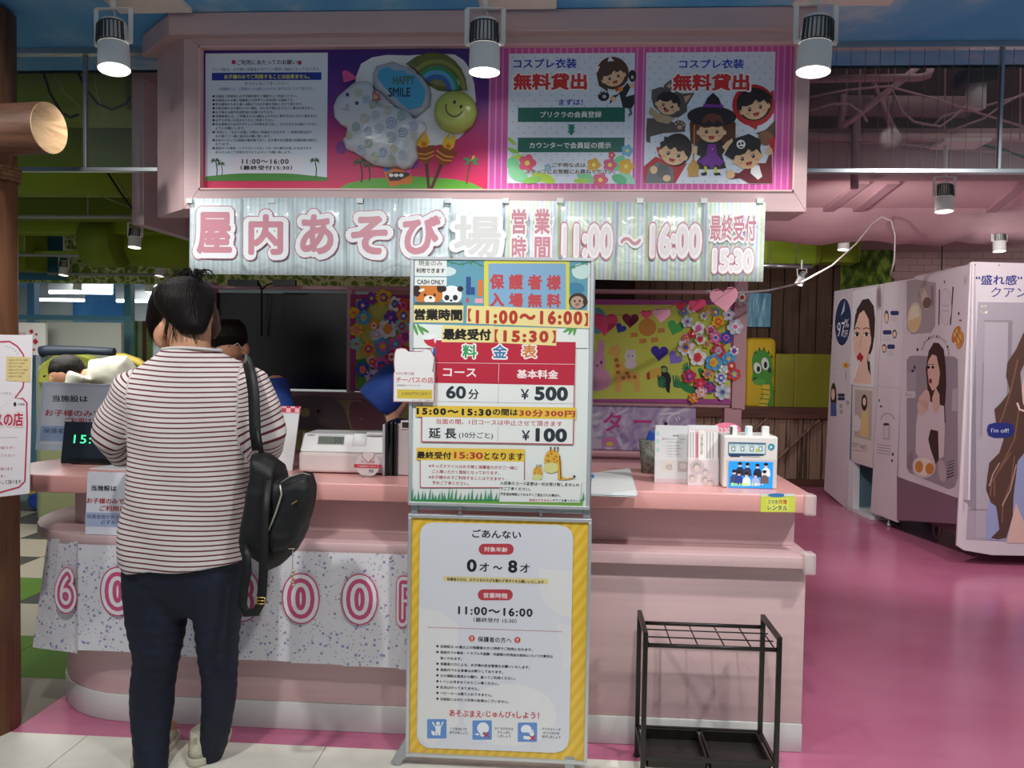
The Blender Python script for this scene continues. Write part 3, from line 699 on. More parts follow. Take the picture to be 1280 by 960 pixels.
# ================================================================== BANNER OF LAMINATED SHEETS
def stripefn(cols, sc_):
    def fn(nt, b):
        v = coords(nt, (1, 1, 1)); sp = nt.nodes.new('ShaderNodeSeparateXYZ'); nt.links.new(v, sp.inputs[0])
        m = nt.nodes.new('ShaderNodeMath'); m.operation = 'MULTIPLY'; m.inputs[1].default_value = sc_; nt.links.new(sp.outputs[0], m.inputs[0])
        f = nt.nodes.new('ShaderNodeMath'); f.operation = 'FRACT'; nt.links.new(m.outputs[0], f.inputs[0])
        n = len(cols); r = ramp(nt, [(i/n, c) for i, c in enumerate(cols)], 'CONSTANT')
        nt.links.new(f.outputs[0], r.inputs[0]); nt.links.new(r.outputs[0], b.inputs['Base Color'])
        ns = nt.nodes.new('ShaderNodeTexNoise'); ns.inputs['Scale'].default_value = 9; ns.inputs['Distortion'].default_value = 1.5; nt.links.new(v, ns.inputs['Vector'])
        bump(nt, b, ns.outputs[0], .35, .02); b.inputs['Coat Weight'].default_value = .6; b.inputs['Coat Roughness'].default_value = .12
    return fn
m_sA = node_mat('stripe_a', stripefn(['#c3d8de', '#d6e6ea', '#cfe0e6', '#e2ecee'], 28), .3)
m_sB = node_mat('stripe_b', stripefn(['#bfe0d8', '#dfe9e2', '#c6d2ea', '#e6eeee', '#cfe4b4', '#e6ece6'], 22), .3)
YB = 3.088
bn = thing('paper_banner', 'long banner of striped laminated sheets reading opening hours under the overhead sign', 'banner', (-.3, YB, 1.72))
edges = [(237, 248, 345), (302, 247, 345), (367, 247, 345), (432, 248, 345), (496, 248, 346), (562, 249, 346), (629, 250, 347)]
def sheet_piece(x0, x1, y0, y1, m, dy):
    a = atY(x0, y0, YB); b = atY(x1, y1, YB)
    mb = MB(); nx = 6; ph = random.random()*6
    for i in range(nx+1):
        for j in range(5):
            x = a.x+(b.x-a.x)*i/nx; z = a.z+(b.z-a.z)*j/4; mb.v.append(Vector((x, YB+dy+.003*sin(ph+i*1.1+j*.8), z)))
    for i in range(nx):
        for j in range(4): mb.f.append([i*5+j, i*5+j+1, (i+1)*5+j+1, (i+1)*5+j]); mb.m.append(0); mb.sm.append(True)
    o = mb.build('laminated_sheet', m, bn); md = o.modifiers.new('thick', 'SOLIDIFY'); md.thickness = .0008
for i in range(6): sheet_piece(edges[i][0], edges[i+1][0]+1, edges[i][1], 343+i*.8, m_sA, .002*(i % 2))
eB = [631, 698, 770, 808, 880, 953]
for i in range(5): sheet_piece(eB[i], eB[i+1]+1, 251+i*.5, 349+i*.8, m_sB, .002*(i % 2))
S = Sheet((0, YB-.006, 0), step=.0002); S.rough = .3; S.crop(220, 230, 1280/380)
RO = '#c98a98'; WH = '#e9edf0'
for t, x0, y0, x1, y1 in (('屋', 84, 114, 240, 298), ('内', 302, 124, 456, 302), ('あ', 520, 124, 668, 300), ('そ', 734, 130, 896, 300), ('び', 952, 128, 1118, 300)):
    S.text(t, x0+3, y0+3, x1-3, y1-3, RO, .04, outl=[(.13, '#b35c74'), (.115, WH)])
S.text('場', 1170, 132, 1370, 306, '#d4d6d6', .028, outl=[(.11, '#cfdadc'), (.095, '#f2f4f4')])  # glare on this sheet painted in as pale lettering
S.crop(600, 230, 1280/380)
for t, x0, y0, x1, y1 in (('営', 134, 104, 196, 212), ('業', 230, 104, 296, 212), ('時', 134, 222, 196, 318), ('間', 230, 222, 296, 318)):
    S.text(t, x0, y0, x1, y1, RO, .03, outl=[(.10, '#f4f0f2')])
S.text('11:00', 350, 176, 556, 302, '#e6dfe2', .03, outl=[(.11, RO), (.07, '#f4f0f2')])
S.text('～', 590, 222, 680, 258, RO, .03, outl=[(.10, '#f4f0f2')])
S.text('16:00', 722, 176, 930, 302, '#e6dfe2', .03, outl=[(.11, RO), (.07, '#f4f0f2')])
S.text('最終受付', 970, 130, 1164, 240, RO, .02, outl=[(.10, '#f4f0f2')])
S.text('15:30', 984, 278, 1148, 366, '#e6dfe2', .03, outl=[(.13, RO), (.09, '#f4f0f2')])
S.build(bn)
for px in (237, 340, 450, 560, 632, 700, 800, 880, 950):
    p = atY(px, 250, YB); boxo('tape', mat('#dfe5e5', .2), p.x-.012, p.x+.012, YB-.006, FY, p.z-.012, p.z+.006, bn)

# canopy behind the sign: side wall, added shading panel
cn = thing('booth_canopy', 'pink canopy housing behind the overhead sign on the left', 'canopy', (-1.9, 4.0, 2.05))
pA = atY(165, 268, 3.85); pB = atY(180, 268, 3.85)
boxo('side_wall', m_pinkwood, pA.x, pB.x, 3.85, 5.0, 2.02, 3.0, cn)
boxo('shade_panel', mat('#9a777b', .7), pB.x, .85, 3.32, 5.0, 2.70, 2.76, cn)  # unseen, added so the inside of the canopy stays dark
boxo('front_return', m_pinkwood, pB.x, -1.0, 4.3, 4.34, 2.02, 2.7, cn)
cb = MB()
random.seed(11)
for k in range(7):
    z = 2.45-.04*k; x = -1.86+random.random()*.03
    cb.tube([(x, 4.26, z+.1), (x-.04, 4.24, z+.04), (x-.02+random.random()*.05, 4.22, z-.03), (x+.05, 4.25, z-.06)], .008, 6)
cb.tube([(-1.86, 4.27, 2.3), (-1.92, 4.25, 2.22), (-1.93, 4.25, 2.14), (-1.90, 4.27, 2.08)], .007, 6)
tag(cb.build('cable_bundle', m_black), 'black cable bundle on the pink canopy left of the overhead sign', 'cables')

# ================================================================== COUNTER
ct = thing('reception_counter', 'long pink reception counter with a rounded left end and a lower shelf', 'counter', (-.5, 3.3, 0))
def stadium(x1, yf, yb, xl, n=16):
    r = (yb-yf)/2; cy = (yb+yf)/2; p = [(x1, yf), (x1, yb)]
    for i in range(n+1):
        a = radians(90+180*i/n); p.append((xl+r+r*cos(a), cy+r*sin(a)))
    return p
def stad_build(name, m, x1, yf, yb, xl, z0, z1, bev=.003, parent=ct):
    return MB().prism(stadium(x1, yf, yb, xl), z0, z1, True).build(name, m, parent, bev)
stad_build('base', m_counter, .882, 3.09, 3.95, -2.10, .105, .69)
stad_build('kick_plate', noise_mat('kick', [(0.3, '#cccecb'), (0.7, '#dadbd8')], (1, 1, 1), 4, 3, .35), .884, 3.085, 3.955, -2.105, 0, .105)
stad_build('lower_shelf', m_counter, .892, 3.035, 3.95, -2.20, .69, .732, .002)
stad_build('upper_body', m_counter, .872, 3.22, 3.62, -2.04, .732, .882)
stad_build('counter_top', m_top, .900, 3.078, 3.68, -2.26, .882, .949, .006)
m_clear = mat('#ffffff', .08, alpha=1, trans=1.0)
for z, yf, xr in ((.915, 3.078, .900), (.711, 3.035, .892)):
    mb = MB().box(xr-.035, xr+.008, yf-.008, yf+.045, z-.04, z+.036)
    mb.build('corner_guard', mat('#f0e4e6', .12, alpha=.45), ct, .006)
# edge sticker
stk = thing('edge_sticker', 'yellow phone-charger rental sticker on the counter edge', 'sticker', (.77, 3.077, .9))
S = Sheet((0, 3.0775, 0)); S.crop(730, 480, 4)
S.rrect(882, 548, 1056, 640, 6, '#dbe052'); S.ell(965, 556, 45, 10, '#3a82c2'); S.rect(884, 549, 916, 562, '#e6ecea'); S.rect(1000, 549, 1054, 560, '#e6ecea')
S.rrect(912, 572, 1022, 634, 4, '#e9ec6a'); S.text('スマホ', 918, 578, 970, 600, '#23406a', .02); S.text('充電', 972, 576, 1016, 600, '#d2622a', .02); S.text('レンタル', 918, 604, 1018, 630, '#23406a', .025)
S.build(stk)

# fabric banner on counter front
YF = 3.026
bb = thing('counter_banner', 'dotted white paper banner with pink price numerals along the counter front', 'banner', (-1.2, YF, .4))
def dotfn(nt, b):
    v = coords(nt, (1, 1, 1)); outs = []
    base = None
    for i, (s_, c, th, loc) in enumerate(((44, '#8d93bd', .24, 0), (52, '#c28a9c', .15, 3.3), (60, '#8aa7c9', .16, 7.7))):
        mp = nt.nodes.new('ShaderNodeMapping'); mp.inputs['Location'].default_value = (loc, 0, loc); mp.inputs['Scale'].default_value = (1, 0, 1); nt.links.new(v, mp.inputs[0])
        vo = nt.nodes.new('ShaderNodeTexVoronoi'); vo.inputs['Scale'].default_value = s_; vo.voronoi_dimensions = '3D'; nt.links.new(mp.outputs[0], vo.inputs['Vector'])
        lt = nt.nodes.new('ShaderNodeMath'); lt.operation = 'LESS_THAN'; lt.inputs[1].default_value = th; nt.links.new(vo.outputs['Distance'], lt.inputs[0])
        mx = nt.nodes.new('ShaderNodeMixRGB'); nt.links.new(lt.outputs[0], mx.inputs[0]); mx.inputs[2].default_value = hexc(c)
        if base is None: mx.inputs[1].default_value = hexc('#dfdde4')
        else: nt.links.new(base, mx.inputs[1])
        base = mx.outputs[0]
    nt.links.new(base, b.inputs['Base Color'])
m_dots = node_mat('dotted_paper', dotfn, .6)
# outline path: curl round the rounded end then straight
def banner_piece(pts_top, z1, z0, flare=0.0):
    mb = MB(); n = len(pts_top)
    for i, (x, y, fx, fy) in enumerate(pts_top):
        for j in range(6):
            t = j/5; mb.v.append(Vector((x+fx*t, y+fy*t+.0012*sin(i*1.3+j), z1+(z0-z1)*t)))
    for i in range(n-1):
        for j in range(5): mb.f.append([i*6+j, i*6+j+1, (i+1)*6+j+1, (i+1)*6+j]); mb.m.append(0); mb.sm.append(False)
    o = mb.build('paper_sheet', m_dots, bb); md = o.modifiers.new('t', 'SOLIDIFY'); md.thickness = .001
def xat(px, py): return atY(px, py, YF).x
banner_piece([(-2.00, 3.115, -.03, -.05), (-1.93, 3.075, -.01, -.03), (-1.84, 3.045, 0, -.02), (xat(98, 740), YF, 0, -.012)], .705, .285)
zt = .70
xsb = [xat(p, 740) for p in (98, 165, 231, 298, 365, 430, 500, 545)]
for i in range(7):
    a, b_ = xsb[i], xsb[i+1]+.002
    banner_piece([(a+(b_-a)*k/4, YF+.001*(i % 2), 0, -.004) for k in range(5)], zt, atY(300, 820, YF).z-.004*i)
S = Sheet((0, YF-.012, 0), step=.0002); S.crop(0, 600, 1280/520)
def numeral(t, x0, y0, x1, y1):
    S.text(t, x0+24, y0+24, x1-24, y1-24, '#e9e4ea', .0, outl=[(.21, '#c24a72'), (.18, '#e9e4ea'), (.095, '#c9507e')])
numeral('6', 160, 268, 244, 408)
for x0 in (310, 500): numeral('0', x0, 270, x0+104, 414)
S.text('分', 600, 300, 680, 400, '#c9507e', .03, outl=[(.14, '#c24a72'), (.12, '#e9e4ea')])
numeral('3', 700, 280, 795, 430); numeral('0', 872, 290, 980, 437); numeral('0', 1054, 292, 1160, 440); numeral('円', 1212, 296, 1330, 452)
S.build(bb)
# ================================================================== SIGN STAND
YS = 2.85
st = thing('poster_stand', 'tall aluminium poster stand with price board above yellow guide poster', 'sign stand', (-.23, YS+.1, 0))
def frame(name, px0, py0, px1, py1, parent, wd=.012, Y=YS):
    a = atY(px0, py0, Y); b = atY(px1, py1, Y); mb = MB()
    x0, x1, z1, z0 = a.x, b.x, a.z, b.z
    mb.box(x0, x1, Y-.008, Y+.014, z1-wd, z1); mb.box(x0, x1, Y-.008, Y+.014, z0, z0+wd)
    mb.box(x0, x0+wd, Y-.008, Y+.014, z0+wd, z1-wd); mb.box(x1-wd, x1, Y-.008, Y+.014, z0+wd, z1-wd)
    mb.build(name, m_alu2, parent, .002); return x0, x1, z0, z1
x0, x1, z0, z1 = frame('upper_frame', 513.5, 320.5, 737, 637, st)
boxo('upper_panel', mat('#dfe5e2', .4, coat=.5), x0+.01, x1-.01, YS+.002, YS+.01, z0+.01, z1-.01, st)
UX0, UX1, UZ0, UZ1 = x0, x1, z0, z1
x0, x1, z0, z1 = frame('lower_frame', 510.5, 642, 734, 955, st)
def yelfn(nt, b):
    v = coords(nt, (1, 1, 1), (0, radians(-35), 0)); sp = nt.nodes.new('ShaderNodeSeparateXYZ'); nt.links.new(v, sp.inputs[0])
    m = nt.nodes.new('ShaderNodeMath'); m.operation = 'MULTIPLY'; m.inputs[1].default_value = 34; nt.links.new(sp.outputs[0], m.inputs[0])
    f = nt.nodes.new('ShaderNodeMath'); f.operation = 'FRACT'; nt.links.new(m.outputs[0], f.inputs[0])
    r = ramp(nt, [(0, '#e0b431'), (.5, '#e8c348')], 'CONSTANT'); nt.links.new(f.outputs[0], r.inputs[0]); nt.links.new(r.outputs[0], b.inputs['Base Color'])
boxo('lower_panel', node_mat('yellow_stripes', yelfn, .4, .4), x0+.01, x1-.01, YS+.002, YS+.01, z0+.01, z1-.01, st)
LX0, LX1, LZ0, LZ1 = x0, x1, z0, z1
pole = MB()
pole.box(LX0+.004, LX0+.030, YS+.02, YS+.045, .03, UZ1-.02); pole.box(LX1-.030, LX1-.004, YS+.02, YS+.045, .03, UZ1-.02)
pole.box(LX0+.03, LX1-.03, YS+.022, YS+.043, UZ0-.02, UZ0+.005)
pole.build('posts', m_alu, st, .002)
for x, dx in ((LX0+.075, -.07), (LX1-.06, .0)):
    MB().bar((x, YS+.032, .20), (x+dx*1.6, YS+.0, .004), .034, .014, (0, 1, 0)).build('leg', m_alu, st, .002)
    MB().bar((x, YS+.05, .20), (x, YS+.15, .008), .030, .012, (0, 1, 0)).build('rear_leg', m_alu, st, .002)
for px, py in ((564, 320), (701, 321), (575, 636), (676, 639), (575, 641), (676, 643)):
    p = atY(px, py, YS-.009); MB().cyl((p.x, p.y-.004, p.z), (p.x, p.y+.002, p.z), .006, n=12).build('clip', m_alu, st)
S = Sheet((0, YS-.001, 0), step=.00009); S.rough = .35
S.crop(500, 310, 1280/250)
YEL = '#e4d592'
S.rect(88, 68, 1204, 540, '#5f99ad'); S.ell(1160, 150, 60, 50, '#c2ddd8'); S.ell(300, 150, 60, 30, '#c8dcda'); S.ell(1120, 260, 60, 40, '#3c7fa2')
S.poly([(60, 485), (1204, 520), (1204, 640), (60, 640)], '#dfe5e2')
S.line([(300, 85), (380, 105), (470, 88), (540, 118)], 6, '#2f6a4e'); S.line([(1088, 128), (1150, 110), (1204, 86)], 6, '#2f6a4e')
for x, y in ((330, 96), (400, 104), (450, 96), (510, 108), (1110, 122), (1170, 98)): S.ell(x, y, 14, 7, '#3f8a5a', 40, 8)
S.rrect(538, 74, 1084, 420, 18, '#d3cf4e'); S.rrect(566, 100, 1062, 420, 14, '#7fa8c9')
def rowtxt(chars, x, y, w_, h, dx, col, bold=.05, outl=()):
    for i, c in enumerate(chars): S.text(c, x+i*dx, y+i*2, x+i*dx+w_, y+i*2+h, col, bold, outl)
rowtxt('保護者様', 576, 166, 92, 98, 121, '#b8474e', .05); rowtxt('入場無料', 576, 286, 92, 90, 121, '#b8474e', .05)
# panda, red panda, monkey
S.ell(330, 300, 66, 60, '#e8ecec'); S.ell(300, 318, 16, 18, '#20242c'); S.ell(354, 318, 16, 18, '#20242c'); S.ell(278, 262, 20, 18, '#20242c'); S.ell(386, 262, 20, 18, '#20242c'); S.ell(328, 336, 9, 7, '#20242c')
S.ell(185, 300, 88, 70, '#c9762e'); S.ell(108, 275, 26, 36, '#2c1c16'); S.ell(262, 256, 26, 30, '#2c1c16'); S.ell(190, 330, 36, 26, '#efe8de'); S.ell(196, 318, 10, 8, '#20242c'); S.ell(160, 300, 8, 9, '#20242c'); S.ell(222, 300, 8, 9, '#20242c'); S.ell(140, 270, 20, 10, '#efe0cc', -20)
S.rect(95, 345, 400, 372, '#4a5a58')
S.rect(424, 184, 454, 300, '#2a4a8a'); S.rect(454, 250, 480, 300, '#2a4a8a'); S.rect(500, 205, 530, 310, '#d8742e'); S.rect(424, 318, 440, 350, '#c2405a'); S.rect(480, 322, 532, 352, '#e2a0b0')
S.ell(1140, 340, 60, 52, '#3a2a28'); S.ell(1136, 348, 44, 40, '#b59684'); S.ell(1186, 345, 16, 22, '#3a2a28'); S.ell(1118, 340, 6, 8, '#1a1616'); S.ell(1150, 340, 6, 8, '#1a1616'); S.ell(1134, 362, 14, 9, '#8a6a5e')
S.rect(95, 66, 300, 180, '#dfe4e2'); S.rect(95, 186, 300, 240, '#dfe4e2')
S.text('現金のみ', 118, 80, 272, 114, '#30343a', .01); S.text('利用できます', 104, 128, 288, 160, '#1c1e24', .035); S.text('CASH ONLY', 110, 202, 284, 232, '#22262c', .03)
for x, a in ((100, 70), (130, 60), (150, 30), (1080, -30), (1100, -60), (1120, -80)):
    S.ell(x, 520, 44, 10, '#5a9a4e', a, 8)
S.ell(210, 600, 60, 34, '#c22a40', 20); S.ell(240, 592, 22, 20, '#e8e8e8'); S.ell(238, 660, 26, 34, '#2f5fa8', 20); S.ell(190, 570, 50, 16, '#e8ecea', -8)
S.poly([(230, 590), (1125, 602), (1118, 870), (228, 862)], '#b6243c')
for t, x, c in (('料', 400, '#2f9a5c'), ('金', 594, '#3a7aa8'), ('表', 782, '#c87a34')): S.text(t, x, 618, x+92, 704, c, .03, outl=[(.10, '#eee6e6')])
S.line([(230, 734), (1120, 744)], 3, '#e8c8cc'); S.line([(634, 738), (630, 866)], 3, '#e8c8cc')
S.text('コース', 276, 768, 490, 822, '#efe2e2', .03); S.text('基本料金', 748, 776, 1014, 834, '#efe2e2', .04)
# tape strips
S.poly([(88, 366), (408, 368), (404, 480), (82, 476)], YEL); S.poly([(430, 368), (1214, 400), (1212, 516), (424, 482)], YEL)
S.poly([(272, 494), (598, 498), (596, 606), (268, 602)], YEL); S.poly([(600, 502), (1004, 512), (1000, 626), (598, 606)], YEL)
S.text('営業時間', 92, 388, 400, 462, '#151515', .05); S.text('【', 436, 388, 458, 470, '#b03428', .04); S.text('11:00～16:00', 486, 396, 1168, 484, '#b03428', .055, sp=1.28); S.text('】', 1180, 416, 1204, 500, '#b03428', .04)
S.text('最終受付', 276, 514, 584, 588, '#151515', .05); S.text('【', 606, 520, 630, 604, '#b03428', .04); S.text('15:30', 662, 526, 952, 602, '#b03428', .055, sp=1.28); S.text('】', 974, 528, 998, 608, '#b03428', .04)
S.crop(500, 470, 1280/250)
S.poly([(140, 36), (1118, 44), (1110, 440), (136, 422)], '#b9475a'); S.poly([(146, 38), (1112, 48), (1104, 434), (143, 416)], '#e2e6e4'); S.rect(228, 30, 1118, 44, '#b6243c')
S.line([(632, 40), (628, 180)], 2, '#8a8a90'); S.line([(240, 162), (1110, 178)], 2, '#8a8a90'); S.line([(628, 322), (626, 418)], 2, '#8a8a90')
S.text('60', 296, 62, 424, 144, '#2a323c', .035); S.text('分', 438, 82, 506, 148, '#2a323c', .03); S.text('￥', 772, 82, 828, 150, '#2a323c', .03); S.text('500', 862, 66, 1076, 156, '#2a323c', .05, sp=1.08)
S.poly([(104, 188), (1126, 202), (1124, 276), (102, 260)], '#e2bf45')
S.text('15:00～15:30', 108, 202, 586, 246, '#17181a', .055, sp=1.3); S.text('の間は', 594, 208, 756, 252, '#17181a', .04); S.text('30分300円', 762, 212, 1122, 258, '#b03a34', .045, sp=1.15)
S.text('当面の間、1日コースは中止させて頂きます', 232, 272, 1040, 306, '#b84a52', .015)
S.text('延 長', 184, 328, 364, 398, '#2a323c', .035); S.text('(10分ごと)', 378, 356, 596, 402, '#2a323c', .015); S.text('￥', 778, 346, 834, 412, '#2a323c', .03); S.text('100', 868, 332, 1070, 420, '#2a323c', .05, sp=1.08)
S.rrect(128, 470, 798, 716, 8, '#b9475a'); S.rrect(133, 475, 793, 711, 8, '#e2e6e4')
S.poly([(108, 458), (798, 468), (796, 548), (106, 538)], '#e2bf45')
S.text('最終受付', 108, 480, 330, 528, '#17181a', .04); S.text('15:30', 346, 484, 532, 528, '#b03a34', .04); S.text('となります', 540, 486, 792, 534, '#17181a', .03)
for i, r in enumerate(['※キッズスマイルはお子様と保護者の方がご一緒に', 'ご入場いただく施設となっております。', '※お子様のみでご利用することはできません。', '予めご了承ください。']):
    S.text(r, (184, 206, 184, 206)[i], (562, 598, 634, 670)[i], (184, 206, 184, 206)[i]+(570, 430, 500, 236)[i], (586, 622, 658, 694)[i], '#a84a50', .025)
# giraffes
for (x, y, k) in ((975, 545, 1.0), (882, 622, .6)):
    S.ell(x, y-5*k, 52*k, 70*k, '#d9a93e'); S.ell(x-6*k, y+42*k, 50*k, 34*k, '#cfd08a')
    for dx in (-12, 14, 34): S.line([(x+dx*k, y-60*k), (x+(dx+2)*k, y-84*k)], 6*k, '#3a2a22'); S.ell(x+(dx+2)*k, y-86*k, 6*k, 6*k, '#3a2a22', n=8)
    for dx, dy in ((-28, -34), (-6, -48), (24, -30), (10, -14), (-30, -4), (34, 0)): S.ell(x+dx*k, y+dy*k, 9*k, 7*k, '#b0722a', n=8)
    S.ell(x-20*k, y+4*k, 4*k, 5*k, '#2a2a2a', n=6); S.ell(x+14*k, y+8*k, 4*k, 5*k, '#2a2a2a', n=6)
S.poly([(1010, 540), (1032, 540), (1034, 640), (1060, 655), (1110, 645), (1112, 655), (1040, 666), (1010, 660)], '#d9a93e'); S.line([(1022, 510), (1030, 660)], 7, '#6a4a22'); S.ell(1116, 642, 8, 8, '#222', n=8)
# grass
random.seed(2)
S.poly([(62, 820), (1168, 836), (1168, 800), (62, 790)], '#7aa84a')
pts = [(62, 800)]
x = 62
while x < 1166:
    h = random.uniform(50, 100); pts += [(x+6, 790), (x+random.uniform(8, 24), 808-h), (x+20, 790)]; x += random.uniform(16, 30)
pts += [(1168, 800)]; S.poly(pts, '#2f8a5e'); S.poly([(62, 800), (1168, 812), (1168, 836), (62, 818)], '#6fa040')
S.poly([(640, 662), (1160, 672), (1152, 810), (636, 804)], '#dde2e0')
S.text('入店後のコース変更は一切お受け致しませんの', 640, 672, 1148, 696, '#17181a', .03); S.text('でご了承ください。', 640, 708, 836, 730, '#17181a', .03)
S.text('（予定退出時間よりもはやくご退出される場合も、', 636, 744, 1030, 764, '#17181a', .03); S.text('返金はできません', 826, 784, 974, 800, '#b8484e', .03); S.text('のでご注意ください）', 976, 786, 1150, 802, '#17181a', .03)
# lower poster
S.crop(500, 630, 1280/250)
S.poly([(128, 190), (140, 150), (170, 125), (215, 117), (1020, 134), (1070, 148), (1100, 180), (1108, 215), (1084, 1500), (1070, 1550), (1040, 1580), (990, 1592), (170, 1560), (130, 1530), (108, 1490), (108, 1470)], '#d6d9e2')
S.poly([(886, 412), (1000, 420), (1104, 430), (1098, 730), (1000, 700), (920, 620), (890, 520)], '#dedfe0'); S.poly([(122, 660), (250, 680), (376, 770), (370, 1000), (380, 1400), (200, 1560), (120, 1480)], '#dfe0e2')
S.poly([(1000, 760), (1098, 780), (1094, 1020), (1050, 1080)], '#dcdde0'); S.ell(700, 1350, 300, 200, '#dfe0e4')
S.text('ごあんない', 462, 160, 776, 214, '#22262e', .03)
S.rrect(504, 254, 728, 324, 34, '#b83f4c'); S.text('対象年齢', 538, 272, 690, 304, '#efe2e4', .02)
S.text('0', 428, 352, 492, 434, '#20242e', .04); S.text('才', 508, 374, 572, 432, '#20242e', .03); S.text('～', 596, 394, 656, 418, '#20242e', .03); S.text('8', 692, 358, 752, 440, '#20242e', .04); S.text('才', 768, 382, 832, 438, '#20242e', .03)
S.poly([(280, 460), (950, 478), (948, 512), (278, 494)], '#dccf94'); S.text('保護者の方は、お子さまのそばを離れず見守りをお願いいたします', 300, 468, 922, 490, '#4a4638', .03)
S.rrect(498, 546, 722, 616, 34, '#b83f4c'); S.text('営業時間', 534, 566, 686, 600, '#efe2e4', .02)
S.text('11:00～16:00', 372, 652, 850, 706, '#20242e', .04, sp=1.18); S.text('（最終受付 15:30）', 470, 724, 746, 754, '#20242e', .015)
for i in range(62): S.ell(184+i*13.9, 788+i*.46, 4, 4, '#b5485a', n=6)
S.crop(500, 780, 922/180)
for x, y in ((460, 92), (752, 102)): S.ell(x, y, 20, 20, '#c8463c', n=16); S.text('!!', x-7, y-12, x+7, y+12, '#f0e4e0', .03)
S.text('保護者の方へ', 498, 78, 716, 114, '#22262e', .025)
for i, r in enumerate(['当施設は 18 歳以上の保護者の方と同伴でご利用になれます。', '施設内での事故・トラブルや盗難・衣服等の所持品の紛失についての責任は', '*負いかねます。', '保護者の方による、お子様の安全管理をお願いいたします。', '施設内でのお食事はお断りしております。', '水分補給は遊具から離れ、座ってご利用ください。', 'トイレは済ませてからご入場ください。', '託児は行っておりません。', 'ベビーカーは乗り入れできません。', '当施設にはおむつ交換の設備はございません。']):
    y = 132+i*37.4; wd_ = (592, 722, 140, 574, 402, 482, 376, 248, 334, 440)[i]
    if not r.startswith('*'): S.ell(240, y+9, 8, 8, '#22262e', n=10)
    r = r.strip('*'); S.text(r, 258, y, 258+wd_, y+20, '#2c3038', .03)
S.text('あそぶまえ', 316, 546, 524, 590, '#c0343e', .03); S.text('に', 526, 566, 550, 588, '#c0343e', .02); S.text('じゅんび', 554, 552, 712, 596, '#c0343e', .03); S.text('を', 716, 570, 742, 596, '#c0343e', .02); S.text('しよう！', 746, 558, 892, 602, '#c0343e', .03)
BL = '#5f8fd0'
for x, y in ((174, 608), (464, 616), (754, 630)): S.rrect(x, y, x+124, y+124, 8, BL)
W_ = '#e8ecf2'
S.ell(244, 636, 13, 13, W_, n=14); S.poly([(212, 622), (226, 650), (262, 650), (272, 622), (280, 628), (262, 662), (258, 712), (246, 712), (244, 680), (240, 712), (228, 712), (228, 664), (204, 630)], W_); S.poly([(200, 680), (226, 688), (222, 714), (204, 706)], W_)
S.ell(532, 666, 38, 38, W_); S.poly([(512, 690), (544, 700), (540, 722), (516, 716)], W_); S.poly([(476, 702), (498, 698), (512, 706), (496, 712)], W_); S.rect(530, 690, 580, 710, BL)
S.ell(808, 674, 34, 30, W_); S.poly([(778, 678), (856, 676), (850, 690), (780, 690)], W_); S.rect(776, 692, 852, 706, BL); S.poly([(790, 714), (846, 720), (840, 740), (792, 736)], W_); S.poly([(826, 694), (860, 690), (856, 714), (836, 716)], W_)
for x, y in ((553, 708), (848, 728)):
    S.line([(x-17, y-15), (x+17, y+15)], 8, '#c03a42'); S.line([(x+17, y-15), (x-17, y+15)], 8, '#c03a42')
for rows_, x0, y0, ws in ((['くつをぬいで', 'あそびましょう'], 318, 660, (104, 114)), (['おくちのなかは', 'からっぽに', 'しましょう'], 608, 658, (118, 84, 84)), (['アクセサリーや', 'ぼうしなどは', 'はずしましょう'], 908, 662, (120, 104, 118))):
    for i, r in enumerate(rows_):
        c = x0+max(ws)/2; S.text(r, c-ws[i]/2, y0+i*24, c+ws[i]/2, y0+i*24+17, '#2c3038', .02)
S.build(st)
# small notice hung on the stand's upper left
sg = thing('voucher_sign', 'small white discount voucher sign with rounded top clipped to the poster stand', 'sign', (-.52, YS-.02, 1.3))
yv = YS-.022
def outl3(pts, crop, Y):
    s_ = Sheet((0, Y, 0)); s_.crop(*crop); return [s_.W(*s_.pix(*p), -s_.base) for p in pts]
vp = [(-30, 670), (-20, 645), (10, 638), (40, 642), (60, 660), (150, 660), (170, 640), (205, 650), (228, 700), (222, 760), (215, 790), (228, 795), (226, 990), (-38, 985), (-36, 800), (-30, 790), (-35, 730)]
vp = [(x-6, y) for x, y in vp]
MB().slab(outl3(vp, (500, 310, 5.12), yv), (0, .004, 0)).build('board', mat('#a76a72', .5), sg)
S = Sheet((0, yv, 0)); S.crop(500, 310, 5.12)
cxm, cym = 95, 815
S.poly([(cxm+(x-cxm)*.965, cym+(y-cym)*.97) for x, y in vp], '#e2e0e0')
S.text('チーパスの店', -26, 822, 216, 862, '#b5606a', .03, outl=[(.09, '#f0e6e6')]); S.text('ちばの子育て応援', -26, 792, 90, 812, '#b87a80', .02)
S.rect(-18, 904, 208, 962, '#cfb743'); S.text('100円OFF！', 14, 920, 196, 942, '#7a6426', .01); S.text('保護者様ひとり子どもさま', -20, 872, 130, 884, '#5a5a60', .01); S.text('※チーパス提示でご利用頂けます', 80, 968, 214, 980, '#5a5a60', .01)
S.ell(95, 720, 60, 40, '#e2e0e0')
S.build(sg)
MB().box(-.56, -.50, YS-.02, YS-.009, 1.31, 1.33).build('hook', m_alu, sg)

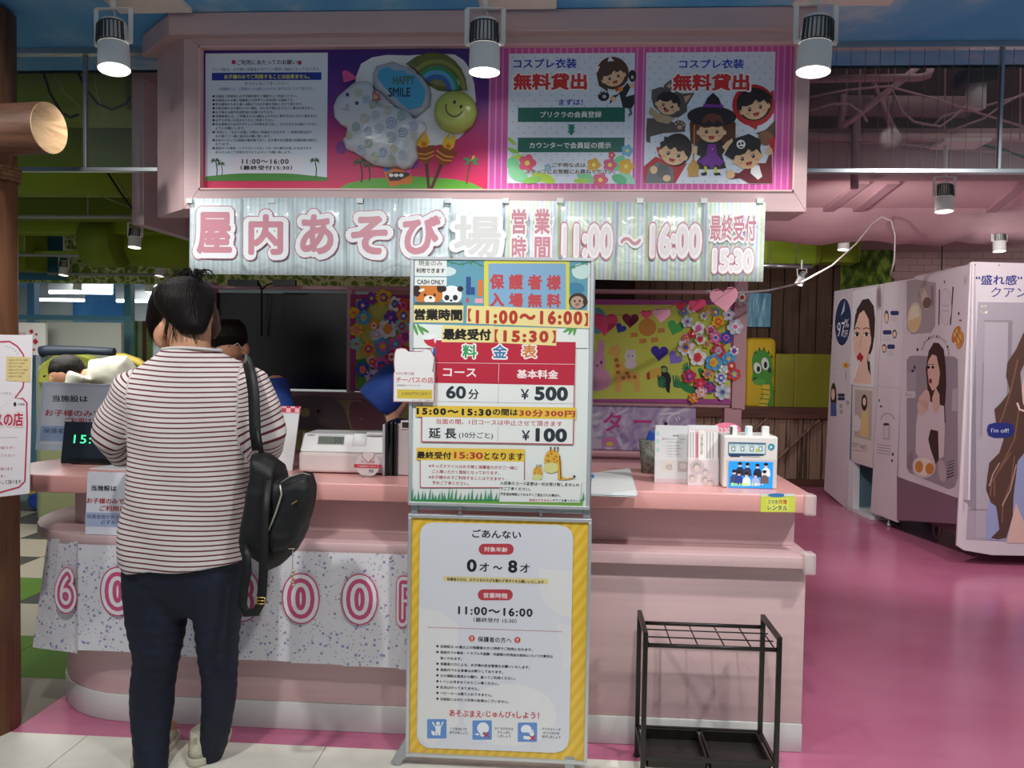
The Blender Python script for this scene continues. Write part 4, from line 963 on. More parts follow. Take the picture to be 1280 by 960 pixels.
# ================================================================== UMBRELLA STAND
us = thing('umbrella_stand', 'black metal umbrella stand with wire grid and mesh trays by the counter', 'umbrella stand', (.5, 2.95, 0))
mk = noise_mat('black_metal', [(0.3, '#131210'), (0.7, '#1f1c18')], (1, 1, 1), 20, 3, .35)
ux0, ux1, uy0, uy1 = .277, .712, 2.77, 3.0
zt = .517
GZ, TZ = .487, .10
for x in (ux0, ux1):
    for y in (uy0, uy1): MB().box(x-.008, x+.008, y-.008, y+.008, .006, zt-.0).build('post', mk, us, .002)
    MB().box(x-.008, x+.008, uy0-.008, uy1+.008, zt, zt+.014).build('top_bar', mk, us, .002)
for z in (GZ,):
    MB().cyl((ux0, uy0, z), (ux1, uy0, z), .007, n=12).build('front_rail', mk, us); MB().cyl((ux0, uy1, z), (ux1, uy1, z), .007, n=12).build('rear_rail', mk, us)
g = MB()
for k in range(1, 6):
    if k == 5: x = ux1-.012
    else: x = ux0+(ux1-ux0)*k/5
    g.cyl((x, uy0, GZ), (x, uy1, GZ), .0025, n=8)
g.cyl((ux0+.012, uy0, GZ), (ux0+.012, uy1, GZ), .0025, n=8)
for k in (1, 2): y = uy0+(uy1-uy0)*k/3; g.cyl((ux0, y, GZ+.002), (ux1, y, GZ+.002), .0025, n=8)
g.build('wire_grid', mk, us)
MB().box(ux0, ux1, uy0-.006, uy0+.006, TZ, TZ+.014).build('lower_front_rail', mk, us, .002); MB().box(ux0, ux1, uy1-.006, uy1+.006, TZ, TZ+.014).build('lower_rear_rail', mk, us, .002)
for s_ in (-1, 1):
    MB().box((ux0 if s_ < 0 else ux1)-.006, (ux0 if s_ < 0 else ux1)+.006, uy0, uy1, TZ, TZ+.014).build('lower_side_rail', mk, us, .002)
def meshfn(nt, b):
    v = coords(nt, (1, 1, 1)); c = nt.nodes.new('ShaderNodeTexVoronoi'); c.inputs['Scale'].default_value = 260; c.inputs['Randomness'].default_value = 0; nt.links.new(v, c.inputs['Vector'])
    r = ramp(nt, [(0.28, '#070707'), (0.42, '#2c2a28')]); nt.links.new(c.outputs['Distance'], r.inputs[0]); nt.links.new(r.outputs[0], b.inputs['Base Color'])
m_mesh = node_mat('mesh_tray', meshfn, .35)
for a, b_ in ((ux0+.012, (ux0+ux1)/2-.003), ((ux0+ux1)/2+.003, ux1-.012)):
    tr = MB(); tr.box(a, b_, uy0+.01, uy0+.018, TZ-.03, TZ+.012); tr.box(a, b_, uy1-.018, uy1-.01, TZ-.03, TZ+.012); tr.box(a, a+.008, uy0+.01, uy1-.01, TZ-.03, TZ+.012); tr.box(b_-.008, b_, uy0+.01, uy1-.01, TZ-.03, TZ+.012)
    t_ = tr.build('tray', mk, us, .002)
    boxo('mesh_bottom', m_mesh, a+.006, b_-.006, uy0+.016, uy1-.016, TZ-.03, TZ-.025, t_)
for x in (ux0, ux1):
    for y in (uy0, uy1): MB().cyl((x, y, 0.0021 if y < 2.9 else 0.0021), (x, y, .012), .013, .010, 12).build('foot', mk, us)

# ================================================================== ITEMS ON THE COUNTER
ZT = .9495
# notice board behind the counter, on a pole
def notice(name, label, corners, Y, parent_base, lines_, border=False, yoff=0):
    pass
nb = thing('notice_easel', 'white children-only notice board standing behind the digital clock', 'notice', (-2.3, 4.0, 0))
Yn = 3.98
P4 = [atY(53, 477, Yn), atY(160, 482, Yn), atY(160, 566, Yn), atY(44, 562, Yn)]
MB().slab(P4, (0, .006, 0)).build('board', mat('#cfd6e6', .4), nb)
S = Sheet((0, Yn-.001, 0)); S.crop(0, 400, 4)
S.poly([(226, 332), (640, 336), (640, 630), (196, 622)], '#dfe3ee')
S.poly([(206, 530), (640, 530), (640, 606), (198, 606)], '#9fb4d8')
S.text('当施設は', 262, 374, 440, 408, '#20222a', .03); S.text('お子様のみでの', 224, 446, 560, 480, '#b8303c', .03); S.text('ご利用はできません', 322, 486, 640, 520, '#b8303c', .03); S.text('保護者様が外出される場合', 218, 540, 640, 566, '#2c3a5a', .01)
S.build(nb)
MB().cyl((-2.3, 4.0, .02), (-2.3, 3.995, 1.2), .01, n=10).build('pole', m_alu, nb); MB().cyl((-2.3, 4.0, 0), (-2.3, 4.0, .02), .12, n=24).build('foot_plate', m_alu, nb)
# lower notice
n2 = thing('shelf_notice', 'white children-only notice leaning on the lower counter shelf', 'notice', (-1.65, 3.12, .732))
def leaning(px0, py0, px1, py1, Yb, Zb, lean):
    pass
Y2 = 3.045
a = atY(106, 590, Y2); b_ = atY(172, 663, Y2)
V2 = Vector((0, .08, 1)).normalized(); O2 = Vector((a.x, Y2, .734))
hh = .236
MB().slab([O2, O2+Vector((.21, 0, 0)), O2+Vector((.21, 0, 0))+V2*hh, O2+V2*hh], (0, .004, 0)).build('card', mat('#dfe2ec', .4), n2)
S = Sheet(O2, (1, 0, 0), V2); S.crop(100, 580, 808/320)
S.rect(18, 152, 190, 196, '#a9b8d8'); S.text('当施設は', 36, 66, 116, 84, '#20222a', .03); S.text('お子様のみでの', 22, 106, 160, 124, '#b8303c', .03); S.text('ご利用はで', 62, 130, 168, 148, '#b8303c', .03)
S.text('保護者様が外出される', 22, 158, 170, 172, '#2c3a5a', .01); S.text('必ずお子様と', 66, 176, 160, 190, '#2c3a5a', .01)
S.build(n2)
# digital clock
dc = thing('digital_clock', 'black digital clock showing green time on the left end of the counter', 'clock', (-1.85, 3.42, ZT))
Yc = 3.40; a = atY(75, 524, Yc); 
Vc = Vector((0, .18, 1)).normalized(); Oc = Vector((a.x, Yc, ZT))
Wc, Hc = .34, .168
MB().slab([Oc, Oc+Vector((Wc, 0, 0)), Oc+Vector((Wc, 0, 0))+Vc*Hc, Oc+Vc*Hc], (0, .018, 0)).build('body', mat('#101418', .3), dc, .003)
S = Sheet(Oc, (1, 0, 0), Vc); S.crop(0, 400, 4); 
S.rect(326, 508, 700, 690, '#0a1a2a')
G_ = mat('#38e08a', .5, emit=2.2)
S.text('15:08', 372, 574, 548, 616, G_, .0, sp=1.15)
S.build(dc, 'digits', 'screen')
MB().box(Oc.x+.06, Oc.x+.28, Yc-.02, Yc+.10, ZT, ZT+.006).build('stand', m_clear, dc)
# document sleeves, clear organiser on the left of the counter
def flat(name, pts, z, h, m, parent=None):
    return MB().slab([(p.x, p.y, z+h) for p in pts], (0, 0, -h)).build(name, m, parent)
pp = [atZ(112, 586, ZT), atZ(158, 579, ZT), atZ(300, 582, ZT), atZ(300, 594, ZT)]
tag(flat('document_sheets', pp, ZT, .003, mat('#dfe0e6', .4)), 'printed white sheets lying on the counter left of the customer', 'papers')
oc = MB(); a = atZ(100, 577, ZT)
oc.box(a.x, a.x+.26, a.y-.01, a.y-.006, ZT, ZT+.03); oc.box(a.x, a.x+.26, a.y+.02, a.y+.024, ZT, ZT+.035)
for k in range(14): oc.box(a.x+k*.02, a.x+k*.02+.002, a.y-.006, a.y+.02, ZT, ZT+.03)
tag(oc.build('slotted_tray', mat('#dfe6ea', .15, alpha=.5)), 'clear slotted plastic tray in front of the digital clock', 'tray')
# menu pad
mp_ = thing('flip_pad', 'white flip pad with red gingham header beside the cash register', 'pad', (-1.0, 3.42, ZT))
Yp = 3.36; a = atY(349, 506, Yp); b_ = atY(380, 506, Yp); c_ = atY(368, 588, Yp)
Vp = Vector((-.09, .05, 1)).normalized(); Op = Vector((c_.x-.26, Yp, ZT)); 
Vp = Vector((.10, .07, 1)).normalized(); Hp = .262
MB().slab([Op, Op+Vector((.25, 0, 0)), Op+Vector((.25, 0, 0))+Vp*Hp, Op+Vp*Hp], (0, .008, 0)).build('pages', mat('#dfe3e6', .5), mp_)
def ging(nt, b):
    v = coords(nt, (55, 55, 55)); c = nt.nodes.new('ShaderNodeTexChecker'); c.inputs['Scale'].default_value = 1; c.inputs[1].default_value = hexc('#c83a52'); c.inputs[2].default_value = hexc('#eec2c8'); nt.links.new(v, c.inputs[0]); nt.links.new(c.outputs[0], b.inputs['Base Color'])
MB().slab([Op+Vp*(Hp-.026)+Vector((0, -.001, 0)), Op+Vector((.252, -.001, 0))+Vp*(Hp-.026), Op+Vector((.252, -.001, 0))+Vp*(Hp+.002), Op+Vp*(Hp+.002)+Vector((0, -.001, 0))], (0, .010, 0)).build('gingham_header', node_mat('gingham', ging), mp_)
MB().slab([Op+Vector((.06, .008, 0)), Op+Vector((.19, .008, 0)), Op+Vector((.19, .008, 0))+Vp*.2, Op+Vector((.06, .008, 0))+Vp*.2], (0, .05, -.0)).build('easel_back', mat('#c9cdd0', .5), mp_)
# cash register
cr = thing('cash_register', 'white cash register with grey customer display reading 500', 'cash register', (-.8, 3.4, ZT))
Yr = 3.30; a = atY(373, 590, Yr); b_ = atY(486, 590, Yr)
xa, xb = a.x, b_.x+.02
zr = ZT+.085; zr2 = ZT+.158
MB().box(xa, xb, Yr, Yr+.24, ZT+.004, zr).build('drawer_body', mat('#ded3d2', .35), cr, .012, 3)
MB().slab([(xa+.003, Yr+.005, zr), (xb, Yr+.005, zr), (xb, Yr+.035, zr2), (xa+.012, Yr+.035, zr2)], (0, .16, 0)).build('head', mat('#e4e6e6', .35), cr, .006)
S = Sheet((xa, Yr+.004, zr), (1, 0, 0), (0, .03, .073)); S.base = .001; S.crop(340, 480, 6)
S.rect(348, 378, 548, 452, '#c8cccc'); S.rect(352, 392, 544, 449, '#59655c'); S.text('500', 470, 402, 534, 444, '#1c2420', .0); S.text('CASIO', 266, 378, 324, 388, '#3a3c40', .02)
S.rect(240, 356, 242, 470, '#c8cccc'); S.rect(616, 356, 618, 470, '#c0c4c4'); S.rect(620, 372, 712, 462, '#eceeee')
S.build(cr)
MB().box(xa+.27, xb, Yr+.02, Yr+.1, zr2-.004, zr2+.010).build('printer_cover', mat('#eceeee', .35), cr, .004)
# round tag
rt = thing('round_voucher_tag', 'round white voucher tag with a red band in front of the register', 'tag', (-.55, 3.2, ZT))
Yt = 3.24; c_ = atY(459.5, 577, Yt); R_ = .0485
MB().cyl((c_.x, Yt, ZT+R_+.001), (c_.x, Yt+.003, ZT+R_+.001), R_, n=36).build('disc', mat('#e6e0e2', .35), rt)
MB().box(c_.x-.02, c_.x+.02, Yt-.004, Yt+.03, ZT, ZT+.006).build('holder', m_clear, rt)
S = Sheet((0, Yt-.0002, 0)); S.crop(340, 480, 6); S.rect(616, 600, 818, 628, '#cf3a4a'); S.text('チーパスの店', 668, 572, 770, 592, '#cf3a4a', .02); S.text('ご協賛ありがとう', 640, 608, 800, 622, '#f2dfe2', .02); S.rect(726, 640, 762, 662, '#9a9a9e'); S.poly(heart_pts(722, 545, 100), '#cf5a66'); S.poly(heart_pts(722, 543, 90), '#ece8ea')
S.build(rt)
# binders
for i, (px, hgt, c) in enumerate(((477.5, .205, '#c9ccd0'), (481.5, .215, '#17181b'), (487, .215, '#1d1e22'), (492, .212, '#141518'))):
    Yb_ = 3.28; x = atY(px, 590, Yb_).x
    o = MB().box(x, x+.011, Yb_, Yb_+.22, ZT, ZT+hgt).build('document_binder', mat(c, .35), None, .003)
    tag(o, ['grey upright document binder right of the cash register', 'first black upright binder, left of three', 'second black upright binder, middle of three', 'third black upright binder, next to the white box'][i], 'binder', 'upright binders')
wbx = thing('white_file_box', 'white plastic file box with a handle hole behind the binders', 'box', (-.55, 3.4, ZT))
x = atY(496, 590, 3.30).x
mb = MB(); mb.box(x, x+.16, 3.30, 3.305, ZT, ZT+.206); mb.box(x, x+.16, 3.545, 3.55, ZT, ZT+.206); mb.box(x, x+.005, 3.305, 3.545, ZT, ZT+.206); mb.box(x+.155, x+.16, 3.305, 3.545, ZT, ZT+.206); mb.box(x, x+.16, 3.30, 3.55, ZT, ZT+.004)
mb.build('walls', mat('#d8cfcf', .4), wbx, .001); hp = atY(505, 531, 3.299)
mb = MB(); mb.box(hp.x-.013, hp.x+.03, 3.294, 3.2995, hp.z-.018, hp.z+.018); mb.build('handle_rim', mat('#e6e2e2', .4), wbx, .003)
boxo('handle_hole', mat('#3a2b2b', .6), hp.x-.006, hp.x+.026, 3.292, 3.2935, hp.z-.011, hp.z+.011, wbx)
for i, (px, c) in enumerate(((497, '#1c2a8a'), (500, '#17181c'), (504, '#1c2a8a'), (508, '#22252c'))):
    x = atY(px, 520, 3.4).x; tag(MB().bar((x, 3.34+i*.03, ZT+.02), (x+.012*(i % 3), 3.36+i*.03, ZT+.225-.004*i), .012, .003, (1, 0, 0)).build('card_divider', mat(c, .5)), ['blue card sleeve nearest the binders in the file box', 'black card sleeve in the white file box', 'blue card sleeve in the middle of the file box', 'dark grey card sleeve beside the poster stand'][i], 'card sleeve', 'sleeves in the white box')
# paper pile overhanging the front edge
pp = [atZ(700, 600, ZT), atZ(786, 588, ZT), atZ(795, 621, ZT), atZ(700, 618, ZT)]
ps = thing('paper_pile', 'white leaflets piled on the counter right of the poster stand', 'papers', (.2, 3.2, ZT))
random.seed(4)
for k in range(5):
    dx = random.uniform(-.006, .006); flat('sheet', [p+Vector((dx, random.uniform(-.01, .004) if k < 4 else 0, 0)) for p in pp], ZT+k*.0022, .0018, mat('#dfe8ea' if k % 2 else '#e8ecec', .4), ps)
S = Sheet((0, 0, ZT+.0112), (1, 0, 0), (0, 1, 0)); S.crop(730, 480, 4); S.rect(0, 452, 48, 468, '#3a7ad0'); S.rect(0, 474, 40, 484, '#8ac4e8'); S.build(ps)
# leaf-print holder
lb = thing('stone_print_pot', 'grey stone-pattern pot holding a black pen behind the leaflets', 'pot', (.34, 3.5, ZT))
c_ = atZ(812, 590, ZT); cx, cy = c_.x, 3.56
m_stone = noise_mat('stone_print', [(0.35, '#4e5048'), (0.55, '#8a8c80'), (0.7, '#6a6c60')], (1, 1, 1), 40, 3, .7)
MB().rings([(cx, cy, ZT, .036, .036), (cx, cy, ZT+.14, .050, .050), (cx, cy, ZT+.14, .046, .046), (cx, cy, ZT+.01, .033, .033)], 20, True).build('pot', m_stone, lb)
tag(MB().cyl((cx+.035, cy-.01, ZT+.02), (cx+.062, cy-.01, ZT+.215), .007, n=10).build('marker_pen', m_black), 'black marker pen standing in the stone-pattern pot', 'pen')
tag(MB().obox((cx+.01, cy, ZT+.15), (.05, .02, .05), Matrix.Rotation(.3, 3, 'Y')).build('blue_eraser', mat('#1a4aa8', .5), None, .006), 'blue object poking out of the stone-pattern pot', 'stationery')
# leaflet holders
def leaflet(name, label, px0, px1, py0, py1, Y, art):
    a = atY(px0, py1, Y); b_ = atY(px1, py1, Y); h = (py1-py0)*Y/F
    t = thing(name, label, 'leaflet holder', ((a.x+b_.x)/2, Y+.03, ZT))
    V = Vector((0, .10, 1)).normalized(); O = Vector((a.x, Y, ZT+.002)); wd_ = b_.x-a.x
    MB().slab([O+Vector((0, .004, 0)), O+Vector((wd_, .004, 0)), O+Vector((wd_, .004, 0))+V*h, O+Vector((0, .004, 0))+V*h], (0, .004, 0)).build('leaflet', mat('#dfe2e4', .4), t)
    hd = MB()
    hd.slab([O+Vector((-.004, -.003, 0)), O+Vector((wd_+.004, -.003, 0)), O+Vector((wd_+.004, -.003, 0))+V*h*.45, O+Vector((-.004, -.003, 0))+V*h*.45], (0, -.002, 0))
    hd.slab([O+Vector((-.004, .012, 0)), O+Vector((wd_+.004, .012, 0)), O+Vector((wd_+.004, .012, 0))+V*h, O+Vector((-.004, .012, 0))+V*h], (0, .002, 0))
    hd.box(a.x-.004, b_.x+.004, Y-.005, Y+.05, ZT, ZT+.002)
    hd.build('acrylic_stand', mat('#f4f6f8', .08, alpha=.22), t)
    S = Sheet(O+Vector((0, .004, 0)), (1, 0, 0), V); S.crop(800, 520, 6.4); art(S); S.build(t)
def artA(S):
    S.rect(122, 110, 388, 572, '#e2e6e6'); S.text('採用', 262, 150, 306, 164, '#3a3a3e', .02); S.text('遊び方メニュー・3DAY', 176, 174, 366, 190, '#55585c', .01)
    for y in (204, 232, 254, 276, 300, 322): S.text('ご利用のお客様へ', 206, y, 356-(y % 40), y+9, '#77787c', 0)
    S.rect(180, 360, 276, 440, '#e8dcc6'); S.text('W記念', 204, 380, 258, 432, '#6a5a3a', .02); S.rect(302, 364, 386, 446, '#a88a84'); S.ell(344, 400, 28, 24, '#e2c2b4'); S.rect(122, 500, 388, 572, '#e2bcc4')
    for y in (140, 200, 270): S.ell(142, y, 14, 20, '#b9dcd8', n=10)
def artB(S):
    S.rect(388, 104, 616, 572, '#e4d0d4'); S.rect(392, 112, 440, 350, '#e8e8e8'); S.rect(442, 125, 470, 350, '#d8a0a8'); S.rect(472, 112, 516, 350, '#f0efe8'); S.rect(518, 125, 612, 350, '#e6e6e4')
    S.text('1日9枚 500円', 484, 130, 504, 320, '#3a3a3a', .0)
    for x in (404, 424, 536, 560, 584): S.line([(x, 130), (x, 340)], 5, '#7a7c80')
    S.line([(456, 140), (456, 330)], 8, '#a04a5a')
    for (x, y, r, c, h) in ((455, 410, 52, '#a8a09c', 1), (520, 450, 32, '#b8a8a0', 0), (420, 495, 34, '#c8b0a0', 0), (520, 512, 32, '#9aa090', 0), (558, 535, 34, '#d8b094', 0)):
        S.ell(x, y, r*1.15, r*1.15, '#d88a98'); S.ell(x, y, r, r, c); S.ell(x-2, y-4, r*.6, r*.66, '#2a2220'); S.ell(x, y+r*.15, r*.46, r*.5, '#dcb8a0')
leaflet('leaflet_holder', 'clear holder with a white menu leaflet behind the pink leaflet holder', 819, 860, 538, 609, 3.28, artA)
leaflet('leaflet_holder', 'clear holder with a pink leaflet of round photos beside the charger', 860.5, 897, 536, 610, 3.24, artB)
# charger station
cg = thing('charger_station', 'white phone charger rental box with a lit advert screen', 'charger', (.7, 3.25, ZT))
Yg = 3.20; a = atY(903, 612, Yg); b_ = atY(971, 612, Yg)
gx0, gx1 = a.x, b_.x; gh = .198
MB().box(gx0, gx1, Yg, Yg+.17, ZT, ZT+gh).build('case', mat('#e6e2de', .35), cg, .008, 3)
Sg = Sheet((0, Yg, 0), step=.0001); Sg.crop(800, 520, 6.4)
Sg.rrect(694, 350, 1090, 580, 6, '#d6cfc8'); Sg.rect(706, 208, 1008, 304, '#3f7088'); Sg.rect(712, 222, 1002, 296, '#cfe4e6'); Sg.rrect(708, 304, 990, 318, 6, '#1f3f6a'); Sg.rect(720, 318, 800, 326, '#2f3a5a'); Sg.rect(820, 320, 960, 326, '#a8b0b4')
for x in (748, 820, 895, 965): Sg.text('かんたん', x-28, 224, x+26, 236, '#23406a', .02); Sg.rrect(x-16, 244, x+14, 282, 3, '#4a7078'); Sg.rect(x-10, 250, x+8, 276, '#e8f0f0')
Sg.ell(938, 276, 14, 14, '#c8d048'); Sg.ell(1050, 248, 28, 28, '#3a9ab2'); Sg.poly([(1040, 236), (1062, 248), (1040, 262)], '#dff0f2')
scr = Sheet((0, Yg, 0), step=.0001); scr.k = 12; scr.crop(800, 520, 6.4)
def E_(h): return mat(h, .4, emit=.75)
scr.rect(710, 360, 1064, 570, E_('#1e86dc'))
for (x, y, c) in ((798, 385, '#20283c'), (858, 390, '#2a3048'), (938, 398, '#1c2232'), (1006, 392, '#c8ccd8'), (752, 445, '#32405c'), (790, 455, '#23357a'), (850, 465, '#b8c4d8'), (922, 470, '#8a98b8'), (994, 450, '#5a4a48')):
    scr.poly([(x-34, y+90), (x-30, y+40), (x-14, y+22), (x+14, y+22), (x+30, y+40), (x+34, y+90)], E_(c)); scr.ell(x, y+6, 12, 15, E_('#d8a890')); scr.ell(x, y-6, 18, 13, E_('#181820'))
scr.text('恋せよ男前！？', 726, 530, 904, 558, E_('#a8d848'), .04); scr.text('配信スタート', 916, 534, 984, 554, E_('#d8e8a0'), .02)
Sg.build(cg); scr.build(cg, 'screen_lettering', 'screen')
for i, (px, c) in enumerate(((915.5, '#4a4a4e'), (934.5, '#a8cfe0'), (955.5, '#e4e6e6'))):
    x = atY(px, 545, Yg+.05).x; o = MB().box(x-.011, x+.017, Yg+.04, Yg+.058, ZT+gh-.01, ZT+gh+.035).build('power_bank', [mat('#e4e6e6', .3), mat(c, .4)], None, .006, 3)
    tag(o, ['white power bank with a dark side, left slot of the charger', 'white power bank with a pale blue side, middle slot', 'plain white power bank, right slot of the charger'][i], 'power bank', 'power banks in the charger')
    boxo('side_face', mat(c, .4), x-.0115, x-.002, Yg+.0385, Yg+.0395, ZT+gh, ZT+gh+.03, o)
ov = thing('oval_sign', 'pink oval sign with white lettering behind the charger', 'sign', (.62, 3.42, ZT))
c_ = atY(908, 537, 3.42)
mb = MB(); n = 32
mb.slab([(c_.x+.058*cos(2*pi*i/n), 3.42, c_.z+.028*sin(2*pi*i/n)) for i in range(n)], (0, .004, 0)); mb.build('oval', mat('#e8809c', .4), ov)
MB().box(c_.x-.004, c_.x+.004, 3.425, 3.430, ZT, c_.z).build('stick', m_white, ov)
S = Sheet((0, 3.42, 0)); S.crop(800, 520, 6.4); S.text('¥330～', 600, 92, 790, 130, '#f2e4e8', .03); S.build(ov)
# ================================================================== BACK UNIT BEHIND THE COUNTER
YW = 4.72
bu = thing('back_partition', 'pink framed back partition with a dark window and decorated boards', 'partition', (-.6, YW, 0))
m_bw = noise_mat('partition_pink', [(0.3, '#b98a90'), (0.7, '#c4969b')], (1, 1, 1), 3, 3, .55)
def fr(px0, py0, px1, py1, name, m=m_bw, d=(0, .08), parent=bu, bev=.002, Y=YW):
    a = atY(px0, py0, Y); b = atY(px1, py1, Y); return boxo(name, m, a.x, b.x, Y-d[0], Y+d[1], min(a.z, b.z), max(a.z, b.z), parent, bev)
fr(236, 356, 938, 368, 'top_beam', d=(.01, .09)); fr(236, 487, 735, 497, 'middle_rail'); fr(735, 501, 928, 510, 'middle_rail')
fr(918, 340, 930, 512, 'post', d=(.02, .1)); fr(434, 362, 439, 492, 'mullion'); fr(236, 352, 266, 560, 'post')
a = atY(905, 510, YW); b_ = atY(926, 510, YW); boxo('lower_post', m_bw, a.x, b_.x, YW-.02, YW+.08, 0, a.z, bu)
a = atY(236, 560, YW); b_ = atY(870, 560, YW); boxo('lower_panel', m_bw, a.x, b_.x, YW+.04, YW+.06, 0, 1.2, bu)
fr(262, 365, 350, 488, 'dark_pane', mat('#050506', .25), (-.05, .06)); fr(350, 365, 436, 488, 'dark_pane', mat('#060607', .25), (-.052, .062))
# flower boards
pal = ['#e8e8f0', '#d8d8ec', '#f0c030', '#e84a3a', '#e86ab0', '#a83a9a', '#3a5ac0', '#5aa8d8', '#f2a040', '#f4f4f0', '#d83a5a', '#9ad0c0', '#7a4ab0', '#f2b8c8']
fproto = None
def flower_mesh(R, col, mid, seed, c, parent):
    random.seed(seed); n = random.choice([5, 6]); mb = MB(); ph = random.random()
    N = n*6
    pts = []
    for i in range(N):
        t = 2*pi*i/N; rr = R*(.76+.24*abs(cos(n*t/2))); pts.append((c[0]+rr*cos(t+ph), c[1]-.006-.006*(1-abs(cos(n*t/2))), c[2]+rr*sin(t+ph)))
    base = 0; mb.v = [Vector(p) for p in pts]+[Vector((c[0], c[1]-.002, c[2]))]
    for i in range(N): mb.f.append([i, (i+1) % N, N]); mb.m.append(0); mb.sm.append(False)
    mb.mi = 1
    q = [(c[0]+R*.52*(.85+.15*cos(n*2*pi*i/12))*cos(2*pi*i/12), c[1]-.010, c[2]+R*.52*sin(2*pi*i/12)) for i in range(12)]
    mb.add(q, [list(range(12))]); mb.mi = 2
    mb.add([(c[0]+R*.26*cos(2*pi*i/10), c[1]-.0125, c[2]+R*.26*sin(2*pi*i/10)) for i in range(10)], [list(range(10))])
    inner = random.choice(pal)
    return mb.build('paper_flower', [mat(col, .8), mat(inner, .8), mat(mid, .8)], parent, fix=False)
def board(name, label, px0, py0, px1, py1, border, fill, inset):
    t = thing(name, label, 'display board', tuple(atY((px0+px1)/2, py1, YW-.02)))
    fr(px0, py0, px1, py1, 'backing', mat(border, .7), (.012, -.001), t, 0)
    S = Sheet((0, YW-.013, 0), step=.0002); S.rough = .8
    S.poly([(px0+inset, py0+inset), (px1-inset, py0+inset), (px1-inset, py1-inset*.9), (px0+inset, py1-inset*.9)], fill)
    return t, S
b1, S = board('flower_board', 'dark-bordered flower collage board left of the poster stand', 439, 368, 560, 491, '#a0387a', '#c8c860', 6)
S.poly([(445, 450), (470, 445), (480, 475), (470, 486), (446, 486)], '#3a8a4a')
for k in range(9): S.line([(446, 486), (446+26*cos(radians(-8*k-5)), 486-34*sin(radians(8*k+12)))], 2, '#6ab04a')
S.build(b1)
fl_ = [(465, 373, 8, 5, 2), (480, 372, 10, 2, 2), (454, 382, 8, 6, 0), (443, 391, 7, 2, 3), (455, 397, 9, 7, 8), (494, 380, 9, 9, 7), (505, 382, 9, 3, 10), (489, 397, 9, 12, 4), (505, 395, 9, 8, 9), (446, 413, 8, 2, 8), (468, 407, 7, 8, 3), (471, 418, 8, 1, 0), (485, 411, 12, 0, 8), (503, 408, 9, 11, 7), (507, 421, 9, 4, 10), (446, 430, 8, 11, 3), (479, 433, 12, 7, 2), (461, 436, 9, 8, 2), (495, 430, 9, 4, 11), (454, 462, 9, 6, 4), (466, 452, 8, 13, 8), (478, 458, 12, 4, 10), (490, 446, 9, 10, 3), (465, 470, 9, 1, 12), (478, 474, 9, 8, 4), (497, 462, 9, 2, 8), (505, 440, 9, 3, 9)]
for i, (x, y, r, c, m_) in enumerate(fl_):
    p = atY(x, y, YW-.02-.0015*(i % 5)); flower_mesh(r*YW/F*1.08, pal[c], pal[m_], i, p, b1)
b2, S = board('animal_board', 'yellow-green board of paper animals and flowers right of the poster stand', 730, 374, 920, 505, '#a84a92', '#c9cf58', 7)
S.crop(730, 340, 1280/300)
S.ell(338, 295, 48, 48, '#c98a3e'); 
for x, y, a in ((268, 335, -30), (412, 312, 10), (314, 368, 95), (376, 362, 70)): S.poly([(x-20, y-10), (x+18, y-14), (x+20, y+10), (x-18, y+14)], '#c98a3e')
for (x, y, w_, c, a) in ((486, 296, 90, '#4fb45a', 20), (402, 430, 94, '#3f2f9a', 4), (484, 460, 80, '#8a76cc', 40), (195, 300, 60, '#3a3aa0', 30)): S.heart(x, y, w_, c, a)
S.ell(70, 260, 50, 70, '#5aa0b0')
S.ell(60, 480, 54, 56, '#d49ab8'); S.ell(90, 410, 20, 50, '#d49ab8', 5); S.ell(78, 572, 66, 62, '#d49ab8'); S.ell(48, 482, 6, 9, '#4a2a3a'); S.ell(92, 482, 6, 9, '#4a2a3a'); S.ell(70, 500, 8, 6, '#a04a7a')
S.poly([(160, 400), (185, 380), (190, 470), (240, 530), (296, 540), (296, 640), (270, 640), (268, 590), (200, 588), (198, 640), (166, 640), (160, 540)], '#dcae5c'); S.ell(164, 420, 34, 26, '#dcae5c', -20)
for x, y in ((172, 470), (182, 535), (210, 565), (240, 560), (270, 560), (180, 500), (230, 540)): S.ell(x, y, 12, 11, '#a8692a', n=10)
S.ell(248, 450, 32, 34, '#d8d0d0'); S.ell(248, 492, 32, 26, '#d8d0d0'); S.poly([(222, 430), (228, 404), (242, 424)], '#d8d0d0'); S.poly([(256, 424), (270, 406), (276, 432)], '#d8d0d0'); S.ell(238, 448, 4, 4, '#333', n=8); S.ell(258, 448, 4, 4, '#333', n=8)
S.ell(430, 570, 34, 44, '#22242c', -10); S.ell(425, 520, 22, 20, '#22242c'); S.ell(428, 522, 14, 14, '#7fae6a'); S.poly([(335, 545), (350, 520), (412, 508), (412, 556), (350, 572), (336, 576)], '#d8b04e'); S.poly([(333, 540), (350, 530), (352, 574), (336, 574)], '#b83a3e'); S.poly([(430, 600), (460, 600), (456, 646), (442, 640)], '#22242c')
for x0, y0, s in ((400, 600, 1), (560, 530, -1), (480, 600, 1)):
    for k in range(7): S.line([(x0, y0+10), (x0+s*(30+8*k)*cos(radians(10+14*k)), y0-(50)*sin(radians(20*k-20)))], 7, '#2f7a5a')
for x, y, a in ((540, 610, 25), (580, 630, 10), (640, 560, 60)): S.ell(x, y, 56, 18, '#2f8a4a', a)
S.build(b2)
